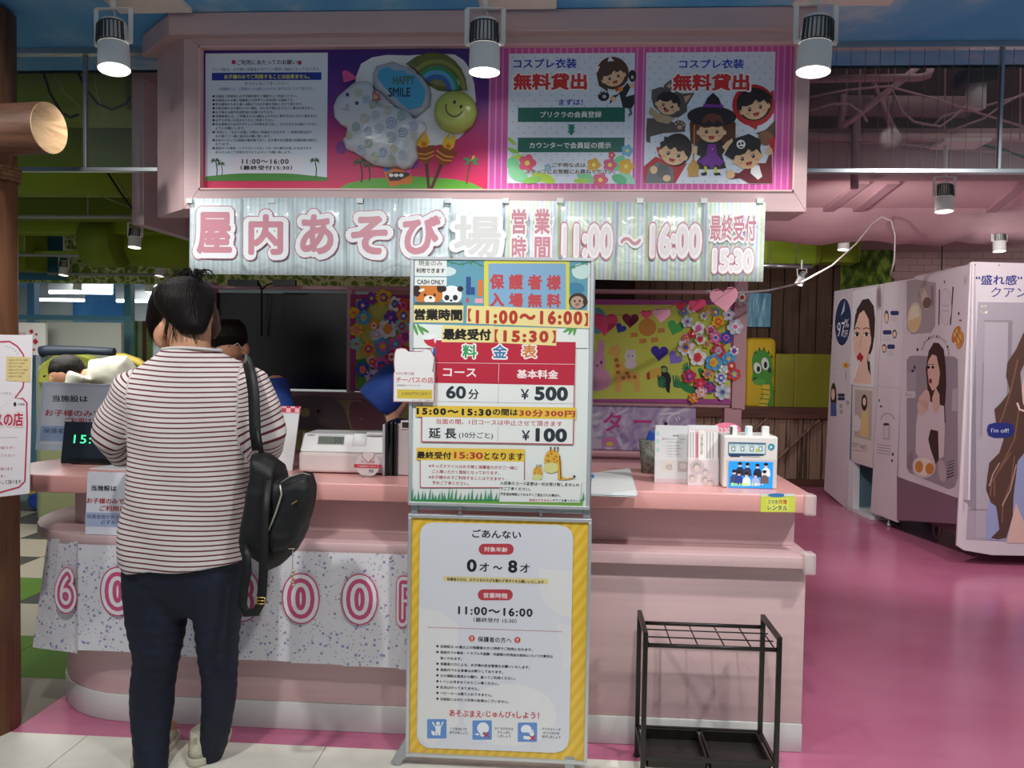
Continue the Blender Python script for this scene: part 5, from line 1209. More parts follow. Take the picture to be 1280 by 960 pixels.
F2 = [(530, 210, 22, 7, 2), (570, 196, 24, 0, 3), (660, 214, 26, 8, 2), (550, 265, 30, 1, 5), (610, 300, 32, 9, 4), (715, 265, 34, 2, 8), (700, 215, 22, 7, 9), (770, 230, 30, 1, 12), (675, 310, 26, 13, 4), (580, 330, 22, 3, 9), (545, 352, 22, 4, 10), (620, 360, 28, 9, 3), (700, 350, 32, 4, 6), (757, 350, 32, 6, 6), (805, 292, 40, 1, 4), (542, 402, 42, 0, 6), (605, 455, 44, 9, 10), (655, 385, 20, 2, 8), (715, 420, 36, 10, 4), (690, 482, 44, 7, 8), (770, 462, 36, 7, 2), (800, 420, 24, 9, 12), (745, 520, 24, 9, 0), (660, 542, 28, 8, 3), (562, 556, 34, 10, 4), (800, 545, 34, 3, 2), (730, 565, 32, 1, 0), (620, 596, 32, 10, 4), (672, 615, 30, 12, 5), (625, 640, 30, 13, 8), (738, 640, 40, 1, 12), (584, 672, 26, 8, 13), (785, 500, 22, 10, 9), (640, 235, 20, 9, 3)]
for i, (x, y, r, c, m_) in enumerate(F2):
    p = atY(730+x/4.267, 340+y/4.267, YW-.02-.0015*(i % 5)); flower_mesh(r/4.267*YW/F*1.08, pal[c], pal[m_], 50+i, p, b2)
p = atY(927, 372, YW-.05); o = flower_mesh(.046, '#b8a8b0', '#d8402a', 99, p, None); o.name = 'large_paper_flower'; tag(o, 'large pale paper flower with an orange middle on the partition post', 'paper flower')
# purple photo poster
pq = thing('counter_poster', 'purple marbled poster with pink lettering under the animal board', 'poster', tuple(atY(760, 565, YW+.02)))
m_swirl = noise_mat('purple_marble', [(0.3, '#8a6aa8'), (0.5, '#b8a8c8'), (0.68, '#dcd4e0')], (1, 1, 1), 6, 6, .35, 0, dist=3.5)
fr(700, 505, 869, 565, 'sheet', m_swirl, (-.02, .035), pq, 0)
fr(700, 561, 870, 568, 'ledge', m_bw, (.05, -.02), bu)
S = Sheet((0, YW+.019, 0)); S.crop(730, 480, 4); S.text('セン', -110, 150, 30, 228, '#c8408a', .02); S.text('タ', 98, 140, 188, 236, '#c8408a', .02); S.text('ー', 246, 178, 340, 194, '#c8408a', .02); S.line([(20, 190), (35, 165)], 8, '#c8408a')
S.text('で', 378, 138, 484, 232, '#e8e4ec', .0); S.rect(20, 275, 88, 322, '#c8b8cc'); S.ell(130, 290, 40, 26, '#c87ab0'); S.ell(128, 300, 18, 12, '#d8c860')
S.build(pq)
# elephants on the lower panel
el = thing('animal_mural', 'painted grey elephant and pink animal panel under the dark window', 'mural', tuple(atY(420, 560, YW)))
a = atY(300, 497, YW); b_ = atY(700, 570, YW); boxo('panel', mat('#9a8a58', .7), a.x, b_.x, YW-.004, YW+.03, b_.z, a.z, el)
S = Sheet((0, YW-.005, 0)); S.rough = .8
S.crop(340, 480, 6)
S.poly([(60, 340), (60, 180), (110, 110), (200, 85), (320, 84), (440, 100), (520, 150), (560, 240), (585, 340)], '#6b5a5a'); S.ell(348, 203, 12, 12, '#191416'); S.ell(250, 215, 36, 34, '#a8985a')
S.poly([(600, 340), (580, 220), (580, 140), (620, 112), (700, 112), (760, 140), (900, 150), (1000, 340)], '#8a5a62'); S.arc(640, 190, 70, 150, 300, 4, '#d8b8a8'); S.line([(560, 200), (575, 270), (590, 330), (620, 335)], 5, '#c8a898'); S.ell(670, 262, 10, 8, '#c87a58')
S.build(el)
# black bar lamps on the beam
lm = MB()
for x0, x1 in ((287, 324), (343, 371)):
    a = atY(x0, 350, YW-.06); b_ = atY(x1, 358, YW-.06); lm.box(a.x, b_.x, YW-.09, YW-.06, b_.z, a.z)
m_ = atY(327, 362, YW-.03); a = atY(324, 354, YW-.07); b_ = atY(343, 354, YW-.07); e = atY(327, 420, YW-.0)
lm.tube([a, m_, e], .006, 6); lm.tube([b_, atY(334, 356, YW-.05), m_], .006, 6)
tag(lm.build('bar_lamp', m_black), 'pair of black bar lamps on a forked stem over the dark window', 'lamp')

# ================================================================== HEART GARLAND
hg = [(756, 404, 33, '#d8476e', 4.40, 2), (788, 400, 21, '#6e1838', 4.30, 3), (808, 393, 14, '#d8476e', 4.22, 0), (827, 393, 22, '#f0a8c4', 3.6, 4), (851, 382.5, 13, '#b02848', 4.05, -12), (872, 382, 22, '#d8476e', 3.95, -8), (905.5, 373, 36, '#f2a6bc', 3.30, -8)]
dsc = ['large rose paper heart, first on the garland by the poster stand', 'dark maroon paper heart on the garland', 'small rose paper heart between the maroon and pale pink hearts', 'pale pink medium paper heart on the garland', 'smallest dark red paper heart on the garland', 'medium rose paper heart beside the largest pink one', 'largest pale pink paper heart at the right end of the garland']
pts = []
for (x, y, wd_, c, Y, a), d in zip(hg, dsc):
    s_ = Sheet((0, Y, 0)); P_ = [s_.W(*s_.pix(*q), -s_.base) for q in heart_pts(x, y, wd_, a)]
    o = MB().slab(P_, (0, .0015, 0)).build('paper_heart', mat(c, .8)); tag(o, d, 'paper heart', 'hearts of the garland')
    pts += [atY(x-wd_*.32, y-wd_*.28, Y-.003), atY(x+wd_*.32, y-wd_*.3-(2 if a < 0 else 0), Y-.003)]
pts = [atY(738, 398, 4.6)]+pts+[atY(925, 350, 3.12)]
tag(MB().tube(pts, .0015, 5).build('garland_string', mat('#b03040', .6)), 'thin red string threading the paper hearts', 'string')

# ================================================================== THINGS BEYOND, RIGHT
YG = 9.3
mt_ = noise_mat('olive_mat', [(0.3, '#85841a'), (0.7, '#929022')], (1, 1, 1), 2, 2, .6)
def mbox(name, label, cat, px0, px1, py0, py1, Y, d, m, group=None, bev=.02):
    a = atY(px0, py0, Y); b = atY(px1, py1, Y)
    o = boxo(name, m, a.x, b.x, Y, Y+d, b.z, a.z, None, bev); tag(o, label, cat, group); return o
# bench carrying the mats
tag(boxo('bench', mat('#3a2418', .7), 1.6, 3.6, 9.64, 10.2, 0.0, .84), 'dark wooden bench behind the wainscot carrying the yellow mats', 'bench')
mbox('play_mat', 'olive yellow folded mat left of the narrow one beside the dragon', 'mat', 970, 993, 442, 514, 9.7, .3, mt_, 'olive mats')
mbox('play_mat', 'wide olive yellow mat next to the white booths', 'mat', 994, 1052, 442, 514, 9.7, .3, mt_, 'olive mats')
dg = thing('dragon_cushion', 'yellow padded block printed with a green dragon', 'cushion', tuple(atY(950, 514, 9.72)))
a = atY(934, 422, 9.70); b_ = atY(969, 513, 9.70); boxo('block', mat('#d8b51c', .6), a.x, b_.x, 9.70, 10.0, b_.z, a.z, dg, .06)
S = Sheet((0, 9.696, 0), step=.0005); S.rough = .7; S.crop(730, 340, 1280/300)
S.poly([(895, 470), (905, 430), (940, 415), (975, 425), (1000, 460), (1010, 540), (1000, 570), (1012, 640), (1000, 725), (930, 725), (950, 660), (955, 605), (915, 600), (893, 575), (900, 545)], '#4a9a3a')
for x, y in ((915, 425), (935, 408), (960, 408), (985, 425), (1000, 445)): S.poly([(x-8, y+12), (x, y-10), (x+8, y+12)], '#2f6a2a')
S.ell(925, 512, 20, 30, '#e8ece8', -14); S.ell(966, 490, 20, 34, '#e8ece8', -8); S.ell(930, 518, 9, 16, '#151515'); S.ell(968, 496, 9, 18, '#151515'); S.ell(914, 574, 12, 12, '#1c3018'); S.ell(990, 524, 9, 16, '#2a4a24'); S.ell(935, 585, 34, 18, '#5cab48')
S.poly([(952, 600), (990, 600), (992, 660), (975, 725), (925, 725), (955, 660)], '#e0c840')
for y in (625, 650, 675, 700): S.line([(948-(y-625)*.2, y), (990-(y-625)*.1, y+4)], 4, '#3a6a2a')
S.build(dg)
mbox('navy_cushion', 'dark navy cushion edge left of the dragon block', 'cushion', 925, 933.5, 426, 514, 9.8, .1, mat('#26265a', .6), None, .01)
mbox('blue_sheet', 'crumpled blue plastic sheet above the dragon block', 'sheet', 932, 963, 366, 409, 10.2, .03, noise_mat('blue_plastic', [(0.3, '#3f8ab0'), (0.7, '#8ac0d8')], (2, 1, .5), 6, 4, .2, .6), None, .005)
# green beams, pipes beyond
def gbox(name, label, cat, px0, px1, py0, py1, Y, d, m, kind=False, bev=.01):
    o = mbox(name, label, cat, px0, px1, py0, py1, Y, d, m, None, bev); return o
gbox('green_duct', 'olive green wrapped duct behind the right end of the banner', 'duct', 950, 1030, 262, 332, 8.6, .4, m_olive, bev=.08)
gbox('green_beam', 'bright green beam below the pink pipe at right', 'beam', 1006, 1075, 300, 328, 9.2, .3, m_oliveL)
def pipe(name, label, pts, r, m, Y=None, cat='pipe', n=10, hang=False):
    P_ = [atY(p[0], p[1], p[2] if len(p) > 2 else Y) for p in pts]; mb = MB().tube(P_, r, n)
    if name in ('grey_rail', 'track_rail') or hang:
        for q in (P_[0]*.8+P_[-1]*.2, P_[0]*.3+P_[-1]*.7): mb.tube([q, (q.x, q.y, 2.5 if q.x > 0 and name == 'track_rail' else 3.5)], .004, 6)
    o = mb.build(name, m); tag(o, label, cat); return o
pp_ = mat('#b58c94', .5); ppd = mat('#93707a', .6)
pipe('pink_pipe', 'short pink pipe with an elbow behind the banner end', [(950, 295), (1022, 295), (1026, 296), (1026, 306)], .035, pp_, 7.5)
pipe('grey_rail', 'thin grey rail above the dark plank wall', [(950, 332), (1015, 333)], .02, m_alu, 8.2)
tag(boxo('soffit_beam', mat('#b48c94', .7), .86, 4.4, 5.10, 5.15, 2.495, 2.79), 'pale pink soffit beam face across the right ceiling', 'soffit')
a = atY(860, 232, 5.15); sf = boxo('pink_soffit', mat('#dcb4b8', .6), .4, 4.2, 5.15, 6.1, 2.50, 2.53); tag(sf, 'light pink soffit underside above the booths', 'soffit')
for px, lb_ in ((1068, 'first pink rib under the soffit, beside the banner end'), (1104, 'second pink rib under the soffit from the banner'), (1265, 'pink rib under the soffit above the booths'), (1330, 'rightmost pink rib under the soffit')):
    q = atZ(px, 233, 2.5); q2 = atZ(px-48, 268, 2.5)
    tag(MB().bar((q.x, 5.17, 2.495), (q2.x, 6.1, 2.485), .07, .03).build('soffit_rib', mat('#b48a92', .6), None, .003), lb_, 'rib', 'soffit ribs')
random.seed(9)
mb = MB(); nx = 40
for i in range(nx+1):
    x = .3+4.6*i/nx; h = .05*noise.noise((x*2.3, 0, 0))+.03*noise.noise((x*6, 1, 0))
    q = [(6.12, 2.53), (6.2, 2.50+h), (6.5, 2.40+h), (6.9, 2.36+h*1.5), (7.3, 2.44+h), (7.5, 2.6)]
    for y, z in q: mb.v.append(Vector((x, y+.04*noise.noise((x*3, y, z)), z)))
for i in range(nx):
    for j in range(5): mb.f.append([i*6+j, i*6+j+1, (i+1)*6+j+1, (i+1)*6+j]); mb.m.append(0); mb.sm.append(True)
tag(mb.build('rock_valance', m_duct), 'long pink rock-shaped valance hanging behind the soffit', 'valance')
tag(boxo('rock_backing', mat('#c49ca4', .8), .3, 4.9, 7.5, 10.25, 2.72, 2.8), 'dusty pink ceiling panel behind the rock valance', 'ceiling panel')
gbox('pink_rock', 'separate pink rock shape on the tiled wall', 'rock', 1184, 1290, 293, 306, 9.9, .3, m_duct, bev=.05)
# upper void: pipes and ducts behind the glass curtain
pipe('pink_pipe', 'thick horizontal pink pipe with an elbow behind the glass curtain', [(1004, 99), (1150, 97), (1160, 94), (1163, 86)], .02, pp_, 4.6)
pipe('pink_pipe', 'slanted thick pink pipe crossing behind the glass curtain', [(1055, 157), (1090, 130), (1128, 100), (1146, 84)], .018, pp_, 4.7, hang=True)
pipe('pink_pipe', 'slanted darker pink pipe leaning left behind the glass curtain', [(1091, 104), (1106, 140), (1126, 180)], .018, ppd, 4.9, hang=True)
pipe('pink_pipe', 'vertical dark pink pipe below the slanted one', [(1069, 150), (1068, 236)], .022, ppd, 4.95)
pipe('pink_pipe', 'short upright dusty pipe at the left of the void', [(1053, 118), (1051, 160)], .02, ppd, 4.95)
pipe('pink_duct', 'long round pink duct across the lower void', [(1000, 170.5), (1450, 174)], .026, m_duct, 5.05, 'duct')
pipe('pink_duct', 'round pink duct far back in the void', [(1000, 132), (1210, 134)], .06, mat('#8a6a72', .7), 5.0, 'duct')
for i, px in enumerate((1076, 1095, 1111, 1182, 1276, 1059)):
    pipe('hanger_rod', ['hanger rod right of the slanted pipes', 'thin hanger rod behind the slanted pipe', 'long hanger rod in the void centre', 'hanger rod left of the box lamp', 'hanger rod at the far right of the void', 'hanger rod left of all the others'][i], [(px, -24), (px-1, (176, 112, 180, 162, 176, 145)[i])], .004, pp_, 4.75, 'rod', 6)
for i, (pts, Y) in enumerate(([((1012, 121), (1060, 112), (1110, 108), (1170, 124), (1225, 142), (1285, 160)), 4.5], [((1115, 113), (1128, 140), (1142, 152), (1160, 156), (1176, 158), (1190, 148), (1212, 128)), 4.55], [((1012, 138), (1040, 130), (1062, 130), (1078, 142), (1084, 152)), 4.6], [((1183, 165), (1230, 148), (1258, 128), (1290, 112)), 4.5], [((1168, 155), (1180, 145), (1200, 140), (1240, 130), (1290, 116)), 4.6], [((1012, 181), (1108, 178), (1140, 182), (1200, 188), (1290, 192)), 5.0])):
    pipe('ceiling_cable', ['pink cable sagging across the whole void', 'looped pink cable under the slanted pipe', 'short pink cable at the left of the void', 'pink cable climbing to the right edge', 'pink cable running from the loop to the right', 'lowest thin pink cable in front of the beam'][i], pts, .006, pp_, Y, 'cable', 6)
pipe('black_cable', 'black twin cables slanting to the right edge', [(1204, 176), (1250, 186), (1285, 198)], .008, m_black, 5.0, 'cable', 6)
# box lamp in the void
bl = thing('box_downlight', 'white cylinder lamp hanging from a black ceiling box in the void', 'lamp', tuple(atY(1222, 86, 4.6)))
a = atY(1201, 86, 4.6); b_ = atY(1244, 106, 4.6); boxo('ceiling_box', m_black, a.x, b_.x, 4.52, 4.72, b_.z, a.z, bl, .02)
a = atY(1220, 102, 4.6); b_ = atY(1219, 136, 4.6); MB().cyl(a, b_, .05, n=24).build('housing', m_white, bl); MB().cyl(b_+Vector((0, 0, -.001)), b_+Vector((0, 0, -.004)), .042, n=20).build('lens', mat('#d8d0d0', .3), bl)
# smaller track lamps
mlo = mat('#fff4ec', .5, emit=4.0)
def small(px, py, Y, r, tilt, label, plate=None, cable=False, e=0): return track_spot(px_to(px, py, Y), r, tilt, plate, cable, label, e, 'small track spotlights', mlo)
p = px_to(1180, 247, 4.9)
small(1180, 247, 4.9, .048, (0, .1), 'lit track spotlight on the pink soffit beam', (p.x-.05, p.x+.2, 4.8, 5.0, 2.66), True, 8)
small(1055, 301, 7.0, .045, (-.08, .1), 'white track spotlight at the green wall', None, e=0)
small(1249, 302, 6.6, .045, (0, .1), 'white track spotlight before the pink tiled wall', None, e=6)
pipe('track_rail', 'long white track rail below the pink rock valance', [(1025, 275), (1290, 279)], .02, mat('#d8c8cc', .5), 6.6, 'rail', 6)
pipe('data_cable', 'white cable swooping from the banner end up to the ceiling', [(884, 364, 3.6), (900, 367, 3.8), (925, 366, 4.0), (960, 363, 4.3), (1000, 354, 4.8), (1040, 332, 5.2), (1070, 305, 5.6), (1090, 280, 6), (1102, 271, 6.0), (1114, 276, 6.0), (1119, 295, 6), (1118, 325, 6), (1113, 345, 6.1)], .006, mat('#a89c9e', .6), None, 'cable', 6)
small(1002, 348, 7.6, .035, (-.5, .2), 'tilted grey spotlight on the dark planks', None)
pipe('black_cable', 'black cable rising behind the booths', [(1178, 292), (1177, 340)], .006, m_black, 9.0, 'cable', 6)

# glass smoke curtains
m_glass = mat('#7a888c', .05, alpha=.10, spec=.1)
def smoke(px0, px1, label, posts, glab):
    t = thing('smoke_curtain', label, 'glass screen', tuple(atY((px0+px1)/2, 207, 3.42)))
    a = atY(px0, 58, 3.42); b = atY(px1, 58, 3.42); z0, z1 = 2.185, 2.66
    boxo('glass_pane', m_glass, a.x, b.x, 3.418, 3.424, z0, z1, t); boxo('bottom_rail', m_alu, a.x, b.x, 3.405, 3.435, z0-.012, z0+.006, t, .002); boxo('top_rail', m_alu, a.x, b.x, 3.40, 3.44, z1-.005, z1+.02, t, .002)
    for px in posts:
        x = atY(px, 130, 3.42).x; boxo('mullion', m_alu, x-.006, x+.006, 3.41, 3.43, z0, z1, t, .002)
    wm = MB(); x = a.x
    while x < b.x:
        wm.box(x-.0008, x+.0008, 3.4145, 3.4165, z0, z1); x += .056
    o = wm.build('glass_wires', mat('#6a5a60', .6), t); o['kind'] = 'stuff'
smoke(1009, 1420, 'wired glass smoke curtain at the right of the overhead sign', (1251,), '')
t = thing('smoke_curtain', 'wired glass smoke curtain at the left of the overhead sign', 'glass screen', tuple(atY(100, 207, 3.42)))
a = atY(-80, 58, 3.42); b_ = atY(199, 58, 3.42)
boxo('glass_pane', m_glass, a.x, b_.x, 3.418, 3.424, 2.185, 2.66, t); boxo('bottom_rail', m_alu, a.x, b_.x, 3.405, 3.435, 2.173, 2.191, t, .002); boxo('top_rail', m_alu, a.x, b_.x, 3.40, 3.44, 2.655, 2.68, t, .002)
x = atY(107, 130, 3.42).x; boxo('mullion', m_alu, x-.007, x+.007, 3.41, 3.43, 2.185, 2.66, t, .002)

# ================================================================== PHOTO BOOTHS
P0, P1 = Vector((2.79, 6.06, 0)), Vector((2.68, 8.78, 0)); UD = (P0-P1).normalized()   # left->right in the picture = far->near
m_cur = noise_mat('curtain_print', [(0.3, '#cfc4cc'), (0.7, '#d9cfd6')], (1, 1, .3), 3, 3, .55, .15, bdist=.03)
SW = Sheet(P1, UD, step=.0006, base=.001); SW.rough = .55
def wpt(px, py):
    k = (SW.cx, SW.cy, SW.sc); SW.crop(0, 0, 1); r = SW.W(*SW.pix(px, py), -SW.base); SW.crop(*k); return r
ba = thing('photo_booth', 'far white photo booth with printed curtains and an open doorway', 'photo booth', (2.7, 8.0, 0))
def panel(name, pts, parent, th=.02, m=m_cur, bulge=True):
    nrm = SW.N; return MB().slab([wpt(*p) for p in pts], -nrm*th).build(name, m, parent, .002)
panel('curtain_panel', [(1043, 364), (1067, 360), (1059, 637), (1030, 612)], ba)
panel('curtain_panel', [(1068, 360), (1104, 354.5), (1090, 585), (1064, 577)], ba)
panel('curtain_panel', [(1105, 354), (1130, 350), (1121, 653), (1088, 640)], ba)
panel('door_post', [(1060, 575), (1067, 575), (1066, 640), (1057, 632)], ba, .06, mat('#dfe2e6', .4))
panel('threshold', [(1057, 631), (1088, 645), (1088, 650), (1057, 636)], ba, .5, mat('#dfe2e6', .4))
inn = MB(); q0, q1 = wpt(1068, 560), wpt(1089, 560)
inn.box(q0.x+.55, q0.x+.58, q1.y-.1, q0.y+.1, 0, 1.4); inn.build('interior_wall', mat('#7aa0ac', .6), ba)
boxo('interior_back', mat('#688a98', .6), q0.x, q0.x+.6, q0.y+.1, q0.y+.13, 0, 1.4, ba); boxo('interior_floor', mat('#9ab0b4', .6), q0.x+.03, q0.x+.55, q1.y, q0.y+.1, 0.0, .02, ba); boxo('bench_seat', mat('#38505e', .5), q0.x+.3, q0.x+.55, q1.y-.1, q0.y+.1, .30, .36, ba)
boxo('roof_frame', mat('#c9bec6', .6), 2.85, 4.4, 7.1, 8.7, 2.0, 2.06, ba); boxo('rear_wall', mat('#c9bec6', .6), 4.35, 4.4, 7.1, 8.7, 0, 2.0, ba)
NV = '#22325c'; SKN = '#e6c0ae'; HR = '#3c2a28'
S = SW; S.crop(1020, 320, 4.8)
S.ell(163, 396, 51, 150, '#e2dfe6', 3); S.ell(163, 396, 48, 142, NV, 3); S.text('97', 130, 398, 176, 486, '#e8e8f0', .01); S.text('%', 174, 380, 200, 430, '#e8e8f0', .01); S.text('OFF', 166, 446, 194, 488, '#e8e8f0', .0); S.poly([(150, 360), (176, 265), (172, 330)], '#c8ccdc')
for k in range(9): S.line([(88, 420+k*42), (128, 424+k*42)], 2, '#b8b0b8')
S.flower(180, 656, 20, '#e8a840', '#6a3a1a'); S.line([(178, 690), (182, 740)], 3, '#6a8a5a')
S.ell(106, 850, 18, 90, HR); S.ell(104, 830, 11, 34, SKN); S.poly([(90, 880), (122, 880), (124, 960), (88, 960)], '#4a5a9a')
for y in (835, 857): S.rrect(132, y-10, 174, y+9, 8, NV)
for x, y in ((150, 900), (152, 935), (190, 880)): S.ell(x, y, 10, 14, '#a8a0ac', n=8)
# big face
S.rect(222, 210, 366, 772, '#e0dce2')
S.poly([(238, 400), (246, 320), (280, 262), (318, 255), (348, 300), (356, 380), (352, 480), (340, 560), (322, 600), (330, 720), (318, 720), (308, 640), (300, 400)], HR)
S.poly([(240, 430), (256, 345), (290, 320), (322, 350), (334, 430), (332, 520), (312, 600), (306, 660), (334, 730), (330, 768), (224, 762), (240, 690), (252, 640), (232, 580), (224, 500)], SKN)
S.poly([(226, 460), (238, 350), (290, 290), (330, 320), (345, 420), (346, 520), (330, 480), (318, 380), (290, 325), (262, 345), (244, 400)], HR)
for x in (248, 304): S.ell(x, 472, 15, 12, '#f2ecea'); S.ell(x+2, 471, 9, 12, '#3a2420'); S.line([(x-20, 440), (x, 430), (x+20, 436)], 6, '#7a5244'); S.line([(x-17, 466), (x, 457), (x+17, 466)], 4, '#2a1c1c')
S.line([(278, 480), (262, 548), (282, 560)], 4, '#cf9f8c'); S.poly([(246, 604), (266, 576), (288, 606), (276, 634), (254, 630)], '#b02a30'); S.line([(250, 606), (286, 608)], 3, '#7a1a22'); S.line([(262, 624), (232, 730)], 7, '#f0eef0'); S.ell(320, 610, 6, 24, '#d8d0d0')
S.rect(222, 776, 366, 782, '#c8c0c8')
# small icons strip
for y, x0, x1, xf in ((342, 448, 498, 424), (458, 402, 454, 472), (544, 428, 474, 410)):
    S.rrect(x0, y-13, x1, y+13, 9, '#27366a'); S.ell(xf, y+24 if y == 342 else y+10, 13, 40 if y == 342 else 26, HR); S.ell(xf, y+30 if y == 342 else y+12, 10, 30 if y == 342 else 18, SKN)
    for k in range(3): S.line([(x0, y+26+k*11), (x1-8, y+27+k*11)], 2, '#a8a0aa')
S.rect(374, 778, 500, 784, '#cabfc8'); S.ell(380, 866, 4, 8, NV); S.ell(391, 902, 7, 6, NV)
# lower small prints
S.crop(1020, 500, 4.8)
S.poly([(220, -80), (352, -68), (340, 380), (216, 350)], '#d8ccc8'); S.poly([(236, -62), (340, -54), (332, 245), (230, 220)], '#b8aca8'); S.poly([(272, 120), (280, 60), (282, 20), (300, 0), (312, 40), (318, 230), (260, 210)], '#d8bc84'); S.ell(292, 16, 18, 50, HR); S.ell(293, 10, 10, 24, SKN); S.ell(246, 140, 26, 50, '#d8d0d4')
S.text('JOT YAITI', 222, 252, 306, 286, '#55505c', .0); S.line([(224, 300), (304, 308)], 3, '#8a8490')
S.arc(430, 140, 44, 200, 340, 3, '#77707c', 60); S.rrect(404, 140, 442, 236, 8, '#a39ca6'); S.rrect(408, 150, 438, 230, 6, '#cfc6cc'); S.ell(423, 146, 18, 8, '#3a3640')
for k in range(4): S.line([(368, 264+k*17), (450, 278+k*17)], 2.5, '#7a7480')
S.ell(462, 326, 6, 10, '#222a4a'); S.ell(457, 364, 5, 9, '#222a4a')
SW.build(ba); SW.T = MB(); SW.A = MB(); SW.tm = []; SW.am = []; SW.items = []
bb2 = thing('photo_booth', 'near white photo booth with large printed woman panels at the right edge', 'photo booth', (3.2, 6.06, 0))
panel('curtain_panel', [(1131, 350), (1169, 342), (1212, 331), (1205, 625), (1195, 622), (1141, 603), (1121, 596)], bb2)
panel('silver_curtain', [(1121, 595), (1143, 603), (1195, 622), (1197, 655), (1121, 650)], bb2, .01, mat('#8a6f80', .35, .2))
panel('side_strip', [(1212, 331), (1215.5, 330), (1210, 625), (1204, 625)], bb2, .015, mat('#dcd4dc', .5))
S.crop(1020, 320, 4.8)
S.poly([(545, 150), (600, 140), (720, 160), (716, 420), (690, 460), (575, 470), (545, 440)], '#a89a9e'); S.ell(592, 370, 42, 92, '#cfc0ac', 6); S.ell(590, 370, 32, 76, '#e0d2b8', 6); S.poly([(556, 390), (626, 360), (622, 430), (580, 450), (556, 430)], '#d8b88a'); S.poly([(622, 200), (650, 180), (690, 290), (664, 330), (640, 280)], '#c8b8b0'); S.ell(668, 280, 24, 34, '#7a5e54', 10); S.line([(700, 180), (700, 300)], 14, '#8a7f88')
S.line([(742, 200), (738, 415)], 6, '#4a3a44'); S.line([(824, 185), (808, 415)], 7, '#4a3a44'); S.ell(780, 305, 36, 110, '#b8acb4'); S.ell(780, 305, 34, 104, '#d0c6cd'); S.line([(760, 300), (800, 298)], 3, '#9a8e98'); S.line([(762, 330), (800, 328)], 3, '#9a8e98')
S.ell(772, 155, 4, 8, '#20284a'); S.ell(857, 345, 5, 9, '#20284a'); S.ell(868, 386, 9, 5, '#6a5a60'); S.text('H I', 892, 120, 908, 176, '#8a7a6a', 0)
for x, y, c, a in ((842, 470, '#b87a3a', 20), (866, 505, '#c98a4a', 10)): S.ell(x, y, 22, 54, c, a); S.ell(x-3, y-8, 10, 26, '#dca868', a); S.line([(x-12, y-30), (x+12, y+20)], 4, '#8a4a1e')
# arched lettering
for i, c in enumerate('MORNING.ROUTINE'):
    a = radians(197+i*11.5); x = 716+82*cos(a); y = 590+108*sin(a)
    S.text(c, x-4, y-8, x+5, y+9, '#4a3f4c', 0)
S.ell(610, 562, 6, 10, '#20284a')
S.poly([(545, 625), (560, 602), (580, 598), (830, 602), (852, 620), (852, 1320), (835, 1385), (800, 1400), (560, 1300), (545, 1270)], '#9a8d98')
S.poly([(545, 700), (600, 690), (600, 850), (545, 840)], '#a69aa4'); S.poly([(820, 800), (850, 795), (850, 930), (815, 930)], '#b4a8b2')
# woman on the side wall
HB = '#46302c'
S.poly([(668, 760), (660, 680), (678, 570), (708, 520), (738, 522), (768, 560), (780, 660), (784, 780), (775, 900), (780, 1000), (700, 1000), (680, 900)], HB)
S.poly([(600, 1180), (602, 1020), (618, 900), (640, 830), (700, 880), (770, 900), (776, 1040), (768, 1200), (690, 1260), (640, 1240)], '#d6c6cc')
S.poly([(690, 1040), (735, 1050), (740, 1220), (720, 1248), (690, 1160), (676, 1100)], HB)
S.poly([(672, 640), (690, 578), (716, 560), (744, 610), (746, 700), (738, 770), (716, 800), (700, 808), (680, 770), (672, 700)], '#dcb3a6')
S.poly([(668, 660), (690, 560), (730, 545), (764, 640), (770, 780), (752, 820), (745, 690), (726, 600), (700, 590), (680, 620)], HB)
for x in (678, 704): S.ell(x, 668, 8, 9, '#2c1c1c'); S.line([(x-10, 652), (x+10, 650)], 4, '#6a4a40')
S.ell(690, 750, 10, 16, '#b04a50'); S.ell(690, 752, 4, 8, '#6a2028'); S.line([(684, 690), (680, 725)], 3, '#c89888')
S.poly([(610, 900), (620, 850), (660, 800), (680, 812), (690, 860), (670, 930), (640, 960), (616, 950)], '#d8b3a8'); S.poly([(700, 850), (722, 790), (744, 830), (746, 900), (724, 950), (704, 920)], '#d8b3a8')
for k in range(4): S.line([(620+k*14, 860+k*2), (640+k*12, 900+k*6)], 3, '#b88a80')
S.rrect(532, 812, 600, 852, 14, '#cfc4cb'); S.text('Good...', 540, 822, 590, 838, '#8a7f88', 0)
S.ell(593, 668, 5, 12, '#1c1c2a'); S.ell(582, 690, 8, 8, '#1c1c2a', -30)
S.ell(650, 1266, 72, 66, '#cfc2c4', 10); S.ell(650, 1264, 60, 54, '#e4d6cc', 10); S.ell(622, 1264, 24, 36, '#c98440'); S.ell(686, 1276, 26, 34, '#c98440'); S.poly([(552, 1200), (580, 1170), (584, 1290), (548, 1270)], '#8a7c84')
for k in range(6): S.line([(790, 1240+k*18), (832, 1225+k*18)], 4, '#3a3440')
S.ell(760, 1290, 24, 70, '#b8a6ac', -8)
SW.build(bb2)
